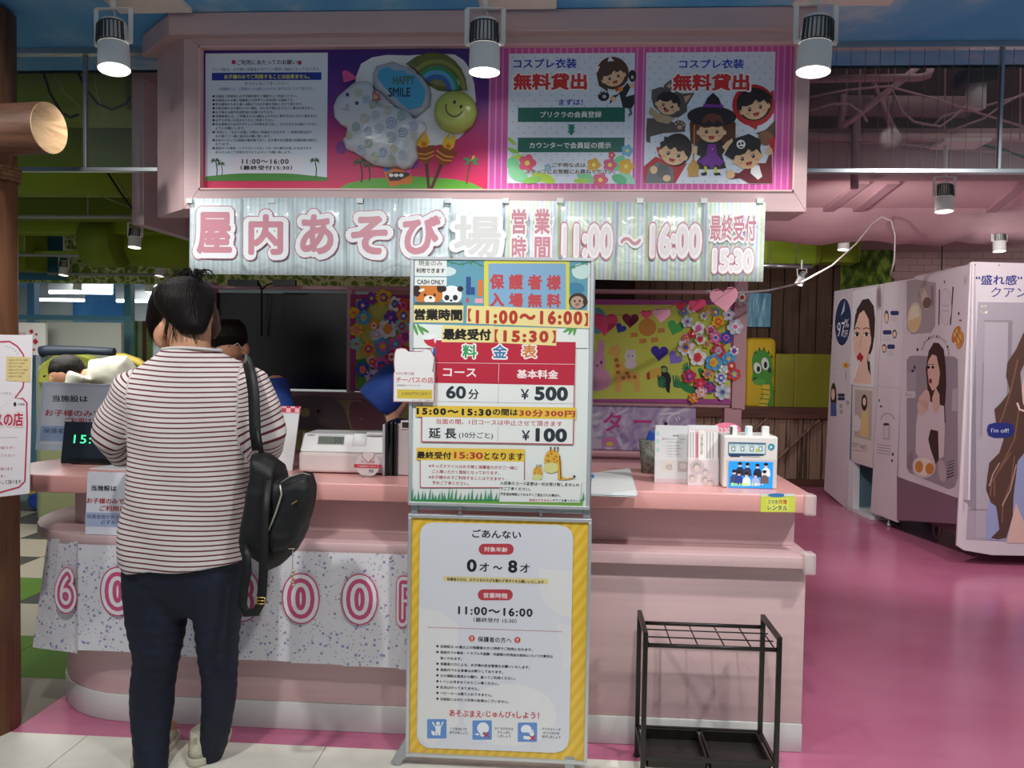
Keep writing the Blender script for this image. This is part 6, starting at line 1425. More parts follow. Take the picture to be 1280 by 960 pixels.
# front face
YQ = 6.05
SF = Sheet((0, YQ, 0), step=.0006, base=.001); SF.rough = .55
def fpt(px, py): return SF.W(*SF.pix(px, py), -SF.base)
ft = [fpt(*p) for p in [(1213, 328), (1216, 327), (1460, 334), (1440, 698), (1240, 694), (1205, 688), (1196, 682)]]
MB().slab(ft, (0, .02, 0)).build('front_curtain', m_cur, bb2, .002)
boxo('booth_core', mat('#7a6870', .6), 2.95, 5.4, 6.1, 7.05, .12, 2.08, bb2); boxo('top_frame', mat('#c9bec6', .6), 2.83, 5.4, 6.09, 7.1, 2.08, 2.12, bb2)
S = SF; S.crop(1180, 320, 4.8)
S.text('“盛れ感”', 190, 112, 470, 172, '#262a80', .02); S.text('クアン', 282, 186, 500, 246, '#262a80', .01)
S.poly([(204, 276), (1200, 290), (1180, 1742), (132, 1702)], '#aaa0ac'); S.poly([(245, 390), (400, 395), (390, 1100), (230, 1100)], '#b4abb6'); S.poly([(385, 390), (410, 390), (395, 900), (375, 900)], '#90858f'); S.line([(240, 390), (410, 392)], 12, '#968b96'); S.line([(235, 640), (220, 1080)], 9, '#9a909c'); S.rrect(190, 1100, 440, 1690, 6, '#b2a9b2'); S.line([(150, 1520), (290, 1525)], 9, '#938893')
for p in ((228, 302), (248, 300)): S.ell(p[0], p[1], 7, 8, '#cfc8b8')
S.arc(240, 325, 20, 0, 180, 4, '#cfc8b8'); S.ell(252, 338, 9, 8, '#e8e0c8')
for x, y in ((185, 52), (330, 55)): S.ell(x, y, 6, 5, '#8a8088', n=8)
# woman
S.poly([(480, 700), (600, 650), (700, 700), (720, 1000), (640, 1200), (480, 1150), (450, 900)], '#e2bcb0')
S.poly([(250, 1700), (250, 1560), (290, 1400), (380, 1300), (480, 1180), (600, 1160), (900, 1200), (1000, 1735), (600, 1725)], '#98a0c8')
S.poly([(372, 1720), (400, 1600), (430, 1480), (480, 1600), (520, 1722)], '#dcb8ac')
S.poly([(500, 420), (470, 470), (430, 560), (378, 640), (370, 720), (395, 810), (340, 880), (300, 920), (310, 1000), (350, 1030), (355, 1100), (330, 1180), (270, 1240), (258, 1320), (250, 1400), (280, 1480), (310, 1500), (320, 1560), (330, 1640), (280, 1690), (320, 1700), (372, 1690), (410, 1560), (415, 1440), (440, 1230), (480, 1180), (520, 1000), (470, 880), (455, 700), (500, 600), (560, 480), (700, 440), (700, 380), (600, 370)], '#563a30')
for pts in ([(440, 620), (400, 800), (350, 960), (330, 1000)], [(450, 900), (420, 1100), (360, 1220), (300, 1330), (300, 1440)], [(400, 1180), (330, 1280), (280, 1360), (275, 1440)], [(420, 1200), (400, 1350), (350, 1480), (345, 1600)]): S.line(pts, 10, '#7d5845')
for pts in ([(430, 1250), (395, 1400), (345, 1500)], [(330, 1240), (290, 1310), (268, 1380)]): S.line(pts, 7, '#b69a94')
S.line([(436, 880), (450, 920), (480, 930)], 12, '#e8c8be')
S.crop(1180, 500, 4.8); S.poly([(254, 180), (262, 148), (300, 136), (380, 136), (412, 150), (420, 182), (408, 214), (370, 226), (300, 226), (264, 214)], '#202a7c'); S.text("I'm off!", 280, 168, 386, 194, '#d8dcec', .01)
SF.build(bb2)
# legs and clutter under the booths
for px, py in ((1102.5, 664),):
    q = wpt(px, py); o = MB().tube([(q.x+.06, q.y, .0), (q.x+.06, q.y, .014), (q.x+.06, q.y, .05), (q.x+.06, q.y, .3)], .01, 10, True, [.03, .03, .01, .01]).build('leg', m_alu, bb2 if px > 1120 else ba)
mb = MB()
for i in range(3):
    q = wpt(1086+i*3, 652); mb.tube([(q.x+.1, q.y+.05*i, .02), (q.x+.12, q.y-.05, .10), (q.x+.1, q.y-.12, .06), (q.x+.14, q.y-.2, .02)], .012, 6)
tag(mb.build('cable_loops', m_black), 'black cable loops on the floor under the far booth', 'cables')
q = wpt(1139, 662); tag(MB().tube([(q.x+.2, q.y+.05*cos(t*.7)*1.2, .09+.07*sin(t*.7)) for t in range(10)], .01, 6).build('cable_coil', mat('#8a7a88', .5)), 'grey coiled cable hanging under the near booth', 'cables')
# ================================================================== LEFT FOREGROUND: WOOD POST, LOG, VOUCHER BOARD
m_log = noise_mat('log_bark', [(0.3, '#5a3a26'), (0.5, '#85593c'), (0.7, '#6c4730')], (9, 9, .7), 2.5, 6, .55, .25)
m_logx = noise_mat('log_bark_x', [(0.3, '#4f3426'), (0.5, '#7a5440'), (0.7, '#5c3e30')], (.7, 9, 9), 2.5, 6, .5, .25)
m_end = noise_mat('log_end', [(0.3, '#d8a878'), (0.5, '#eac494'), (0.68, '#b88454')], (1, .6, 5), 5, 6, .6, .2, dist=1.2)
wp_ = thing('log_post', 'dark brown round wooden post at the left edge', 'post', (-2.18, 2.98, 0))
px = atY(13, 480, 2.97).x
MB().cyl((px-.13, 2.98, 0), (px-.13, 2.98, 2.66), .13, .13, 28).build('trunk', m_log, wp_)
rp = MB()
for k in range(4): rp.tube([(px-.13+.138*cos(radians(a)), 2.98+.138*sin(radians(a)), 2.055+.014*k+.004*sin(radians(a*2))) for a in range(0, 361, 15)], .0085, 6, False)
rp.build('rope', noise_mat('rope', [(0.3, '#6a4c30'), (0.7, '#a8825a')], (1, 1, 1), 60, 3, .8, .4), wp_)
lg = thing('crossing_log', 'brown log with a pale sawn end tied across the wooden post', 'log', (-2.1, 2.84, 2.2))
e = atY(62, 160, 2.74); d = Vector((.99, -.13, 0)).normalized(); R_ = .085
MB().tube([e-d*1.2, e-d*.01, e-d*.0], R_, 32, False, [R_, R_, R_*.98]).build('bark', m_logx, lg)
MB().cyl(e-d*.003, e+d*.001, R_*.985, n=32).build('sawn_end', m_end, lg)
# voucher board
vb = thing('voucher_board', 'tall white voucher shop board with red outline at the left edge', 'sign', (-1.75, 2.6, .95))
A0 = atY(41, 520, 2.72); Ub = Vector((.93, .36, 0)).normalized()
SB = Sheet((A0.x, A0.y, 0), Ub, step=.00012)
def bp(px, py): return SB.W(*SB.pix(px, py), -SB.base)
MB().slab([bp(-110, 417), bp(41, 419), bp(37, 617), bp(-110, 634)], -SB.N*.006).build('board', mat('#e4dde2', .35, coat=.4), vb, .001)
MB().bar(bp(-20, 500)-SB.N*.01, bp(-22, 500)-SB.N*.16, .02, .02).build('bracket', m_alu, vb)
S = SB; S.crop(0, 410, 960/230)
CR = '#b82c50'
S.line([(-60, 60), (0, 72), (50, 70), (90, 95), (120, 135), (134, 190), (120, 310), (78, 366), (120, 368), (140, 390), (142, 500), (130, 800), (100, 830), (0, 858), (-60, 868)], 8, CR)
for i in range(9): a = radians(-80+i*12); S.ell(40+84*cos(a)-20, 175+86*sin(a)+5, 3, 3, '#9a8a90', n=6)
for i in range(7): S.ell(80-i*14, 350+i*13, 2, 2, '#9a8a90', n=6)
S.poly([(34, 148), (160, 152), (158, 282), (30, 274)], '#d8c486')
for i in range(6): S.text('お知らせチラシ配布', 46, 162+i*17, 146-(i % 3)*16, 172+i*17, '#5a523a', .0)
S.text('チーパくん', -10, 334, 60, 348, '#5a5a60', .0); S.text('千葉県', 92, 392, 130, 404, '#33333a', .01); S.ell(78, 398, 8, 12, '#2a2a30', n=6)
S.text('パスの店', -90, 440, 122, 516, '#b82c50', .04, outl=[(.10, '#b82c50'), (.085, '#f0eaec')]); S.text('パスの店', -90, 440, 122, 516, '#f0eaec', -.01) if False else None
S.rect(-60, 570, 90, 572, '#c0b8bc'); S.text('お得です！', -20, 618, 76, 632, '#c06a78', .01); S.text('提示してください！', -60, 658, 76, 674, '#c06a78', .01); S.text('ご入場頂けます', -50, 728, 68, 744, '#c06a78', .01); S.text('です！', -20, 766, 26, 782, '#c06a78', .01); S.text('ご協力お願いして頂けます。', -100, 796, 118, 818, '#4a4448', .01)
S.build(vb)

# ================================================================== LEFT BACKGROUND
gbox('green_beam', 'front olive green beam behind the left glass curtain', 'beam', -40, 158, 84, 136, 3.95, .35, m_olive)
P_ = [atY(-60, 190, 5.0), atY(162, 190, 5.0)]; tag(MB().cyl(P_[0], P_[1]+Vector((.5, 0, 0)), .27, n=32).build('green_duct', m_olive), 'big round olive duct below the front beam at left', 'duct')
gbox('green_beam', 'dark olive lower beam with the grey rail at left', 'beam', -40, 235, 246, 270, 5.6, .3, mat('#64770f', .8))
gbox('green_beam', 'plain olive panel under the dark lower beam', 'panel', -40, 238, 268, 292, 6.1, .2, m_olive)
P_ = [atY(152, 304, 6.4), atY(246, 314, 6.4)]; tag(MB().tube([P_[0]-Vector((.25, 0, 0)), P_[0], P_[1]+Vector((.4, 0, 0))], .17, 24).build('green_duct', m_olive), 'round olive duct with a rounded end left of the banner', 'duct')
P_ = [atY(113, 303, 6.2), atY(152, 303, 6.2)]; tag(MB().cyl(P_[0], P_[1], .19, n=28).build('green_drum', noise_mat('drum', [(0.3, '#5f7410'), (0.7, '#7a9018')], (1, 1, 1), 4, 3, .7)), 'short fat olive drum in the middle of the left ceiling', 'duct')
gbox('green_block', 'leafy green painted block at the far left under the rail', 'block', -40, 32, 288, 337, 6.6, .3, m_olive)
gbox('leaf_block', 'leaf printed panel behind the olive drum', 'panel', 80, 112, 292, 314, 6.9, .05, m_leaf)
struct(gbox('wall_sky_mural', 'blue cloud painted panel at far left above the play room', 'panel', 14, 80, 262, 350, 7.1, .05, noise_mat('teal_mural', [(0.42, '#2b6f88'), (0.6, '#3f8fa0'), (0.7, '#9ab89a')], (1, 1, 1), 1.7, 4, .6)))
gbox('lime_beam', 'thin bright lime beam under the olive drum', 'beam', 30, 122, 313, 319, 6.7, .1, m_oliveL)
for (x0, y0, x1, y1, Y, lb_) in ((-20, 271, 166, 271, 5.5, 'long grey track rail under the olive beams'), (-20, 318, 236, 321, 6.3, 'thin grey rail across the leaf wall'), (60, 342, 210, 344, 6.9, 'lowest pale rail in front of the leaf header')):
    pipe('track_rail', lb_, [(x0, y0), (x1, y1)], .014, mat('#9aa09a', .5), Y, 'rail', 6)
for i, (pts, Y, c) in enumerate(([((53, 86), (62, 115), (76, 140), (88, 147), (98, 143)), 3.8, '#1c1c1c'], [((95, 86), (108, 112), (122, 130), (140, 137), (158, 130), (163, 120)), 3.8, '#1c1c1c'], [((66, 88), (80, 115), (100, 133)), 3.8, '#a8a070'], [((119, 86), (121, 115), (134, 157)), 3.8, '#a8a070'], [((130, 209), (150, 240), (166, 262)), 4.6, '#1c1c1c'], [((138, 209), (155, 238), (166, 252)), 4.6, '#8a8450'], [((126, 245), (164, 260)), 4.6, '#8a9060'])):
    pipe('hanging_cable', ['black cable drooping at the far left of the green ceiling', 'black cable looping beside the pink housing', 'pale cable beside the left black one', 'pale cable hanging behind the left spotlight', 'black cable slanting to the pink canopy', 'thin pale cable by the slanting black one', 'grey-green slanting rod at the canopy'][i], pts, .006 if c[1] == '1' else .004, mat(c, .6), Y, 'cable', 6)
for (x, y, Y, r, lb_) in ((169, 297, 6.0, .045, 'lit track spotlight nearest the banner at left'), (80, 335, 6.9, .038, 'small lit spotlight over the play room left'), (200, 336, 6.9, .038, 'small lit spotlight beside the customer hair'), (97, 355, 7.4, .036, 'tiny lit spotlight over the tube lights'), (187, 357, 7.4, .036, 'tiny lit spotlight right of the tube lights')):
    small(x, y, Y, r, (0, .15), lb_, None, e=4 if Y < 6.5 else 0)
tl = mat('#f4fbff', .5, emit=6.0)
for i, (x0, x1, y, Y) in enumerate(((62, 140, 365, 10), (42, 105, 374.5, 11.6), (146, 196, 376, 11.6), (-10, 18, 363, 10), (187, 240, 366, 10))):
    a = atY(x0, y, Y); b_ = atY(x1, y, Y); zc = a.z
    t = thing('tube_light', ['long tube light in the middle of the play room ceiling', 'farther tube light at the left of the play room', 'farther tube light at the right of the play room', 'tube light cut by the wooden post', 'near tube light behind the customer hair'][i], 'ceiling light', (a.x, Y, zc), 'play room tube lights')
    MB().cyl((a.x, Y, zc), (b_.x, Y, zc), .022, n=10).build('tube', tl, t); boxo('housing', m_white, a.x, b_.x, Y-.03, Y+.03, zc+.02, 2.3, t)
# play room posts and glass
for px, w2, lb_, c in ((38, 4.5, 'blue post in the play room at left', '#3f7fae'), (159, 4, 'teal post in the play room behind the tube light', '#3a7a86')):
    a = atY(px-w2, 350, 7.5); b_ = atY(px+w2, 350, 7.5); tag(boxo('blue_post', mat(c, .4), a.x, b_.x, 7.5, 7.58, 0, 2.3), lb_, 'post')
mbox('glass_top_rail', 'teal rail along the top of the play room glass', 'rail', 14, 160, 393, 401, 7.4, .05, mat('#4f8aa0', .4), None, .003)
a = atY(14, 400, 7.35); b_ = atY(166, 400, 7.35); tag(boxo('glass_screen', mat('#8fb8b0', .05, alpha=.2), a.x, b_.x, 7.35, 7.37, 0, 1.68), 'greenish glass screen standing in front of the play room', 'glass')
for i, (x0, x1, c) in enumerate(((165, 172, '#5a7a3a'), (172, 178, '#a8b088'), (178, 183, '#6a4428'), (183, 190, '#8a9a5a'))):
    mbox('hanging_strip', ['green strip of the striped door at the play room', 'pale strip of the striped door', 'brown strip of the striped door', 'moss strip behind the customer ear'][i], 'strip', x0, x1, 401, 620, 7.9, .03, mat(c, .7), 'striped door hangings', .002)
mbox('partition_screen', 'grey-white low partition screen in the play room', 'partition', 57, 152, 402, 645, 6.9, .05, mat('#a9ada4', .6), None, .01)
gs = thing('snack_sign', 'white snack maker sign board with red diamonds', 'sign', tuple(atY(35, 442, 6.7)))
a = atY(8, 403, 6.7); b_ = atY(57, 444, 6.7); boxo('board', mat('#d8d6d0', .5), a.x, b_.x, 6.7, 6.73, b_.z, a.z, gs)
boxo('leg', m_alu, a.x+.05, a.x+.09, 6.71, 6.73, 0, b_.z, gs); boxo('leg', m_alu, b_.x-.09, b_.x-.05, 6.71, 6.73, 0, b_.z, gs)
S = Sheet((0, 6.699, 0), step=.0005); S.crop(0, 400, 4); S.text('Glico', 66, 54, 128, 76, '#a82838', .0)
for x, y, r, a in ((157, 58, 13, 20), (182, 72, 8, 10), (177, 108, 16, 5), (170, 148, 8, 20)): S.poly([(x+r*cos(radians(a+90*k+45*0)), y+r*sin(radians(a+90*k))) for k in range(4)], '#b01c30')
S.build(gs)
# slide toy with padded top
stoy = thing('play_slide', 'pale green play slide unit with a dark padded top edge', 'slide', tuple(atY(100, 560, 6.2)))
a = atY(44, 455, 6.2); b_ = atY(150, 590, 6.2); boxo('side_panel', mat('#8a8f68', .5), a.x, b_.x, 6.2, 6.3, 0.0, a.z, stoy, .04)
q = [atY(x, y, 6.15) for x, y in ((45, 480), (50, 455), (70, 442), (95, 440), (118, 448), (112, 460), (80, 462), (60, 482))]; MB().slab(q, (0, .1, 0)).build('arch', mat('#8f9434', .5), stoy, .02)
MB().tube([atY(52, 440, 6.05), atY(60, 438, 6.05), atY(110, 438, 6.05), atY(143, 440, 6.05)], .035, 12, True, [.045, .04, .03, .03]).build('pad', mat('#1f2a38', .5), stoy)
MB().tube([atY(140, 446, 6.4), atY(155, 446, 6.4), atY(172, 452, 6.4), atY(186, 462, 6.4)], .03, 10).build('slide_rim', mat('#c8b048', .5), stoy)
q = [atY(x, y, 6.45) for x, y in ((120, 448), (155, 446), (176, 456), (190, 475), (190, 520), (120, 520))]; MB().slab(q, (0, .05, 0)).build('slide_side', mat('#a89a58', .5), stoy)
S = Sheet((0, 6.199, 0), step=.0005); S.crop(0, 400, 4); S.rect(206, 222, 236, 250, '#7a2428'); S.build(stoy)
boxo('cabinet', mat('#8f9078', .6), -4.4, -3.9, 5.0, 5.3, 0, .78)
o = bpy.data.objects['cabinet']; tag(o, 'greenish grey low cabinet behind the notice board', 'cabinet')
bt = thing('toy_boat', 'bright blue plastic ride-on toy on the carpet behind the counter', 'toy', tuple(atZ(60, 634, 0)))
q = atZ(62, 640, 0); Yb = q.y
def bq(px, py, Y=None): return atY(px, py, Y or Yb)
MB().slab([bq(*p) for p in ((32, 622), (38, 618), (56, 618), (62, 605), (66, 598), (88, 600), (95, 612), (92, 640), (50, 640), (34, 634))], (0, .35, 0)).build('hull', mat('#163f9a', .3), bt, .03)
MB().slab([bq(*p, Yb+.2) for p in ((58, 604), (62, 596), (90, 598), (88, 606))], (0, .3, 0)).build('rim', mat('#1f52b8', .3), bt, .02)
MB().cyl(bq(36, 616, Yb+.3), bq(46, 617, Yb+.3), .02, n=10).build('yellow_handle', mat('#d8a818', .4), bt)
tag(boxo('blue_chair', mat('#1a3a80', .5), -2.42, -2.2, 4.3, 4.5, 0, .86, None, .02), 'dark blue box seat edge below the notice board', 'seat')

# ================================================================== PEOPLE
def remesh(name, mbs, mats, parent, voxel=.009, smooth=6, amt=0.0, foldfreq=14, post=None, seed=0):
    mb = MB()
    for m_ in mbs: mb.add(m_.v, m_.f)
    o0 = origin_of(parent)
    me = bpy.data.meshes.new('tmp'); me.from_pydata([v-o0 for v in mb.v], [], mb.f)
    bm = bmesh.new(); bm.from_mesh(me); bmesh.ops.recalc_face_normals(bm, faces=bm.faces); bm.to_mesh(me); bm.free()
    o = bpy.data.objects.new('tmp', me); COL.objects.link(o)
    r = o.modifiers.new('r', 'REMESH'); r.mode = 'VOXEL'; r.voxel_size = voxel
    s = o.modifiers.new('s', 'SMOOTH'); s.iterations = smooth; s.factor = .5
    dg_ = bpy.context.evaluated_depsgraph_get(); me2 = bpy.data.meshes.new_from_object(o.evaluated_get(dg_))
    bpy.data.objects.remove(o)
    if amt:
        for v, n_ in [(v, v.normal.copy()) for v in me2.vertices]:
            p = v.co+o0; q = Vector((p.x*foldfreq*.6, p.y*foldfreq*.6, p.z*foldfreq))
            v.co += n_*(amt*noise.noise(q+Vector((seed, 0, 0)))+amt*.5*noise.noise(q*2.1+Vector((0, seed, 0))))
    me2.materials.clear()
    for m_ in mats: me2.materials.append(m_)
    for p in me2.polygons: p.use_smooth = True; p.material_index = 0
    if post: post(me2, o0)
    ob = bpy.data.objects.new(name, me2); me2.name = name; COL.objects.link(ob); ob.parent = parent
    return ob
def limb(pts, rs, n=16): return MB().tube(pts, 0, n, True, rs)
def ball(c, r, **k): return MB().sphere(c, r, 16, 12, **k)
m_skin = noise_mat('skin', [(0.3, '#c08a6a'), (0.7, '#cf9a7a')], (1, 1, 1), 12, 3, .5)
def hand(parent, wrist, dirv, up, side, mskin, curl=.3, sc_=1.0):
    """palm with five fingers; dirv fingers' direction, up = back-of-hand normal, side = thumb side direction"""
    d = Vector(dirv).normalized(); u = Vector(up); u = (u-d*u.dot(d)).normalized(); s = Vector(side); s = (s-d*s.dot(d)-u*s.dot(u)).normalized()
    L = [MB().obox(Vector(wrist)+d*.045*sc_, (.074*sc_, .092*sc_, .026*sc_), Matrix((s, d, u)).transposed())]
    for k, (off, ln) in enumerate(((.030, .070), (.010, .078), (-.010, .072), (-.030, .056))):
        p = Vector(wrist)+d*.088*sc_+s*off*sc_; pts = [p-d*.02*sc_, p]; a = 0; q = p
        for j in range(3): a += curl; q = q+(d*cos(a)-u*sin(a))*ln*sc_*(.42, .33, .25)[j]; pts.append(q)
        L.append(limb(pts, [.0085*sc_, .0088*sc_, .0082*sc_, .0076*sc_, .0060*sc_], 10))
    p = Vector(wrist)+d*.03*sc_+s*.032*sc_; L.append(limb([p, p+(s*.8+d*.6)*.028*sc_, p+(s*.9+d*1.5)*.036*sc_, p+(s*.7+d*2.3)*.038*sc_-u*.01], [.012*sc_, .0105*sc_, .0095*sc_, .007*sc_], 10))
    return L

cu = thing('person', 'customer in a red-striped white shirt and dark jeans with a backpack, seen from behind', 'person', (-1.02, 2.750, 0))
YPn = 2.730
def Pn(px, py, Y=YPn): return atY(px, py, Y)
# --- jeans
def ring_px(xl, xr, py, Y, ry, pw=2.2):
    a = Pn(xl, py, Y); b = Pn(xr, py, Y); k = 1.0 if py < 760 or xr-xl > 75 else max(.87, 1-(py-760)*.0013)
    return ((a.x+b.x)/2, Y, (a.z+b.z)/2, (b.x-a.x)/2*k, ry*k, pw)
hip = MB().rings([ring_px(163, 300, 640, 2.750, .115), ring_px(159, 302, 675, 2.750, .125), ring_px(156, 303, 700, 2.750, .135), ring_px(156, 304, 725, 2.760, .125), ring_px(160, 301, 745, 2.760, .10), ring_px(175, 290, 765, 2.760, .07)], 28)
def leg_rings(L_):
    return MB().rings([ring_px(*q) for q in L_], 24)
lL = leg_rings([(156, 238, 690, 2.750, .10, 2.1), (156, 238, 730, 2.755, .112, 2), (159, 234, 760, 2.760, .105, 2), (163, 230, 800, 2.760, .093, 2), (166, 227, 820, 2.760, .086, 2), (163, 225, 830, 2.770, .083, 2), (160, 220, 860, 2.780, .082, 2), (161, 217, 890, 2.790, .076, 2), (164, 213, 925, 2.765, .067, 2), (166, 211, 965, 2.740, .062, 2), (164, 212, 1000, 2.730, .066, 2)])
lR = leg_rings([(232, 305, 690, 2.750, .10, 2.1), (236, 304, 725, 2.755, .112, 2), (243, 301, 755, 2.760, .105, 2), (245, 299, 790, 2.765, .095, 2), (246, 298, 812, 2.770, .088, 2), (248, 299, 830, 2.775, .084, 2), (251, 298, 855, 2.790, .082, 2), (252, 295, 885, 2.800, .076, 2), (249, 290, 915, 2.815, .066, 2), (246, 282, 940, 2.830, .056, 2), (246, 276, 957, 2.835, .048, 2)])
m_jean = noise_mat('navy_denim', [(0.3, '#0a1222'), (0.6, '#0f1930'), (0.8, '#15203a')], (1, 1, 1), 40, 4, .75, .15, bdist=.004)
def knee(me2, o0):
    for v in me2.vertices:
        p = v.co+o0
        k = math.exp(-((p.z-.43)/.12)**2)+.6*math.exp(-((p.z-.80)/.09)**2)+.7*math.exp(-((p.z-.08)/.06)**2)+.25
        h = sin(p.z*150+2.2*sin(p.x*13)+1.5*noise.noise(Vector((p.x*5, p.y*5, p.z*9))))
        v.co += v.normal*.0013*k*h
remesh('jeans', [hip, lL, lR], [m_jean], cu, .009, 5, .006, 7, knee, 3)
# stitched pockets
for x0, x1 in ((168, 215), (262, 292)):
    q = [Pn(x0, 700, 2.0), ]
# --- body (one continuous figure under the clothes)
nk = Pn(238, 438, 2.720)
hd = Pn(229, 398, 2.720)
sL, sR = Pn(170, 482, 2.750), Pn(312, 470, 2.750)
eL, eR = Pn(140, 548, 2.830), Pn(338, 548, 2.830)
wL, wR = Vector((-1.26, 3.20, .985)), Vector((-1.16, 3.15, .985))
torso_b = MB().rings([ring_px(172, 300, 660, 2.750, .10), ring_px(175, 302, 580, 2.750, .10), ring_px(172, 305, 500, 2.750, .10), ring_px(188, 296, 465, 2.745, .085), ring_px(212, 268, 448, 2.730, .055), ring_px(214, 262, 432, 2.720, .05), ring_px(213, 262, 415, 2.730, .055)], 24)
head = MB().rings([(hd.x, 2.730, hd.z-.105, .03, .05), (hd.x, 2.760, hd.z-.095, .05, .065), (hd.x-.002, 2.765, hd.z-.05, .066, .082), (hd.x, 2.760, hd.z, .076, .094), (hd.x, 2.750, hd.z+.05, .078, .096), (hd.x, 2.750, hd.z+.09, .068, .085), (hd.x, 2.750, hd.z+.115, .045, .055)], 24)
face_ = [ball((hd.x-.012, 2.855, hd.z-.03), .016, sz=1.4), ball((hd.x-.01, 2.845, hd.z-.085), .03), ball((hd.x-.04, 2.835, hd.z+.005), .018), ball((hd.x+.03, 2.835, hd.z+.005), .018), ball((hd.x-.01, 2.847, hd.z-.062), .018, sx=1.4, sz=.6)]
eaL = Pn(202, 414, 2.730)
ears = [MB().sphere(eaL, .028, 14, 10, sx=.42, sy=.65, sz=1.25), MB().sphere(Vector((2*hd.x-eaL.x, 2.730, eaL.z)), .028, 14, 10, sx=.42, sy=.65, sz=1.25)]
armsb = [limb([sL, eL, wL], [.045, .038, .026]), limb([sR, eR, wR], [.045, .038, .026])]
legsb = [limb([Pn(198, 700, 2.76), Pn(195, 830, 2.77), Pn(190, 925, 2.765), Pn(189, 970, 2.76)], [.07, .05, .034, .03]), limb([Pn(272, 700, 2.76), Pn(273, 830, 2.79), Pn(262, 940, 2.83), Pn(260, 955, 2.84)], [.07, .05, .034, .03])]
fts = []
for c_ in (Vector((Pn(189, 985, 2.76).x-.03, 2.80, 0)), Vector((Pn(258, 955, 2.84).x-.012, 2.84, 0))): fts.append(MB().obox((c_.x, c_.y+.05, .05), (.07, .2, .06)))
hands = hand(cu, wL, (.45, .9, -.05), (0, 0, 1), (1, 0, 0), m_skin, .25)+hand(cu, wR, (-.1, .9, -.05), (0, 0, 1), (-1, 0, 0), m_skin, .3)
face_.append(ball(Pn(209, 420, 2.795), .045, sz=1.1))
remesh('body', [torso_b, head]+face_+ears+armsb+legsb+fts+hands, [m_skin], cu, .0065, 3)
# eyes, lips (face looks at the counter)
for dx in (-.04, .028): MB().sphere((hd.x+dx, 2.851, hd.z+.004), .009, 10, 8, sz=.7).build('eye', mat('#2a1c18', .2), cu)
MB().sphere((hd.x-.01, 2.862, hd.z-.062), .014, 10, 8, sx=1.5, sy=.5, sz=.45).build('lips', mat('#a85a50', .4), cu)
# --- shirt
tor = MB().rings([ring_px(153, 310, 700, 2.750, .145, 2.2), ring_px(151, 309, 684, 2.750, .143, 2.2), ring_px(154, 309, 660, 2.750, .140, 2.2), ring_px(161, 310, 620, 2.750, .135, 2.3), ring_px(166, 313, 570, 2.750, .13, 2.3), ring_px(163, 318, 530, 2.750, .13, 2.3), ring_px(158, 322, 495, 2.755, .125, 2.3), ring_px(163, 322, 472, 2.755, .112, 2.2), ring_px(178, 308, 456, 2.750, .095, 2.1), ring_px(197, 288, 444, 2.740, .078, 2), ring_px(207, 273, 437, 2.730, .066, 2)], 36)
slL = limb([Pn(196, 478, 2.750), Pn(168, 490, 2.750), Pn(152, 520, 2.760), Pn(142, 545, 2.780), Pn(150, 560, 2.840), Vector((-1.26, 3.05, 1.03)), Vector((-1.22, 3.14, 1.005))], [.075, .078, .075, .076, .066, .052, .042], 20)
slR = limb([Pn(288, 474, 2.750), Pn(312, 485, 2.750), Pn(326, 512, 2.760), Pn(335, 540, 2.780), Pn(332, 558, 2.840), Vector((-1.14, 2.98, 1.03)), Vector((-1.16, 3.07, 1.005))], [.072, .075, .068, .066, .060, .050, .042], 20)
m_stripe = bpy.data.materials.new('striped_jersey'); m_stripe.use_nodes = True
nt = m_stripe.node_tree; b = nt.nodes['Principled BSDF']; b.inputs['Roughness'].default_value = .85
at_ = nt.nodes.new('ShaderNodeAttribute'); at_.attribute_name = 'stripe'
mu = nt.nodes.new('ShaderNodeMath'); mu.operation = 'FRACT'; nt.links.new(at_.outputs['Fac'], mu.inputs[0])
rp_ = ramp(nt, [(0, '#4f1426'), (.30, '#ded7d4')], 'CONSTANT'); rp_.color_ramp.elements[0].color = hexc('#6a2438'); nt.links.new(mu.outputs[0], rp_.inputs[0])
nt.links.new(rp_.outputs[0], b.inputs['Base Color'])
armL = [Pn(168, 490, 2.750), Pn(142, 545, 2.780), Vector((-1.22, 3.14, 1.005))]; armR = [Pn(312, 485, 2.750), Pn(335, 540, 2.780), Vector((-1.16, 3.07, 1.005))]
XL = Pn(170, 500, 2.750).x; XR = Pn(311, 500, 2.750).x
PITCH_S = .0160
def seg_s(p, a, b):
    d = b-a; t = max(0, min(1, (p-a).dot(d)/d.length_squared)); return (p-(a+d*t)).length, t*d.length, d.length
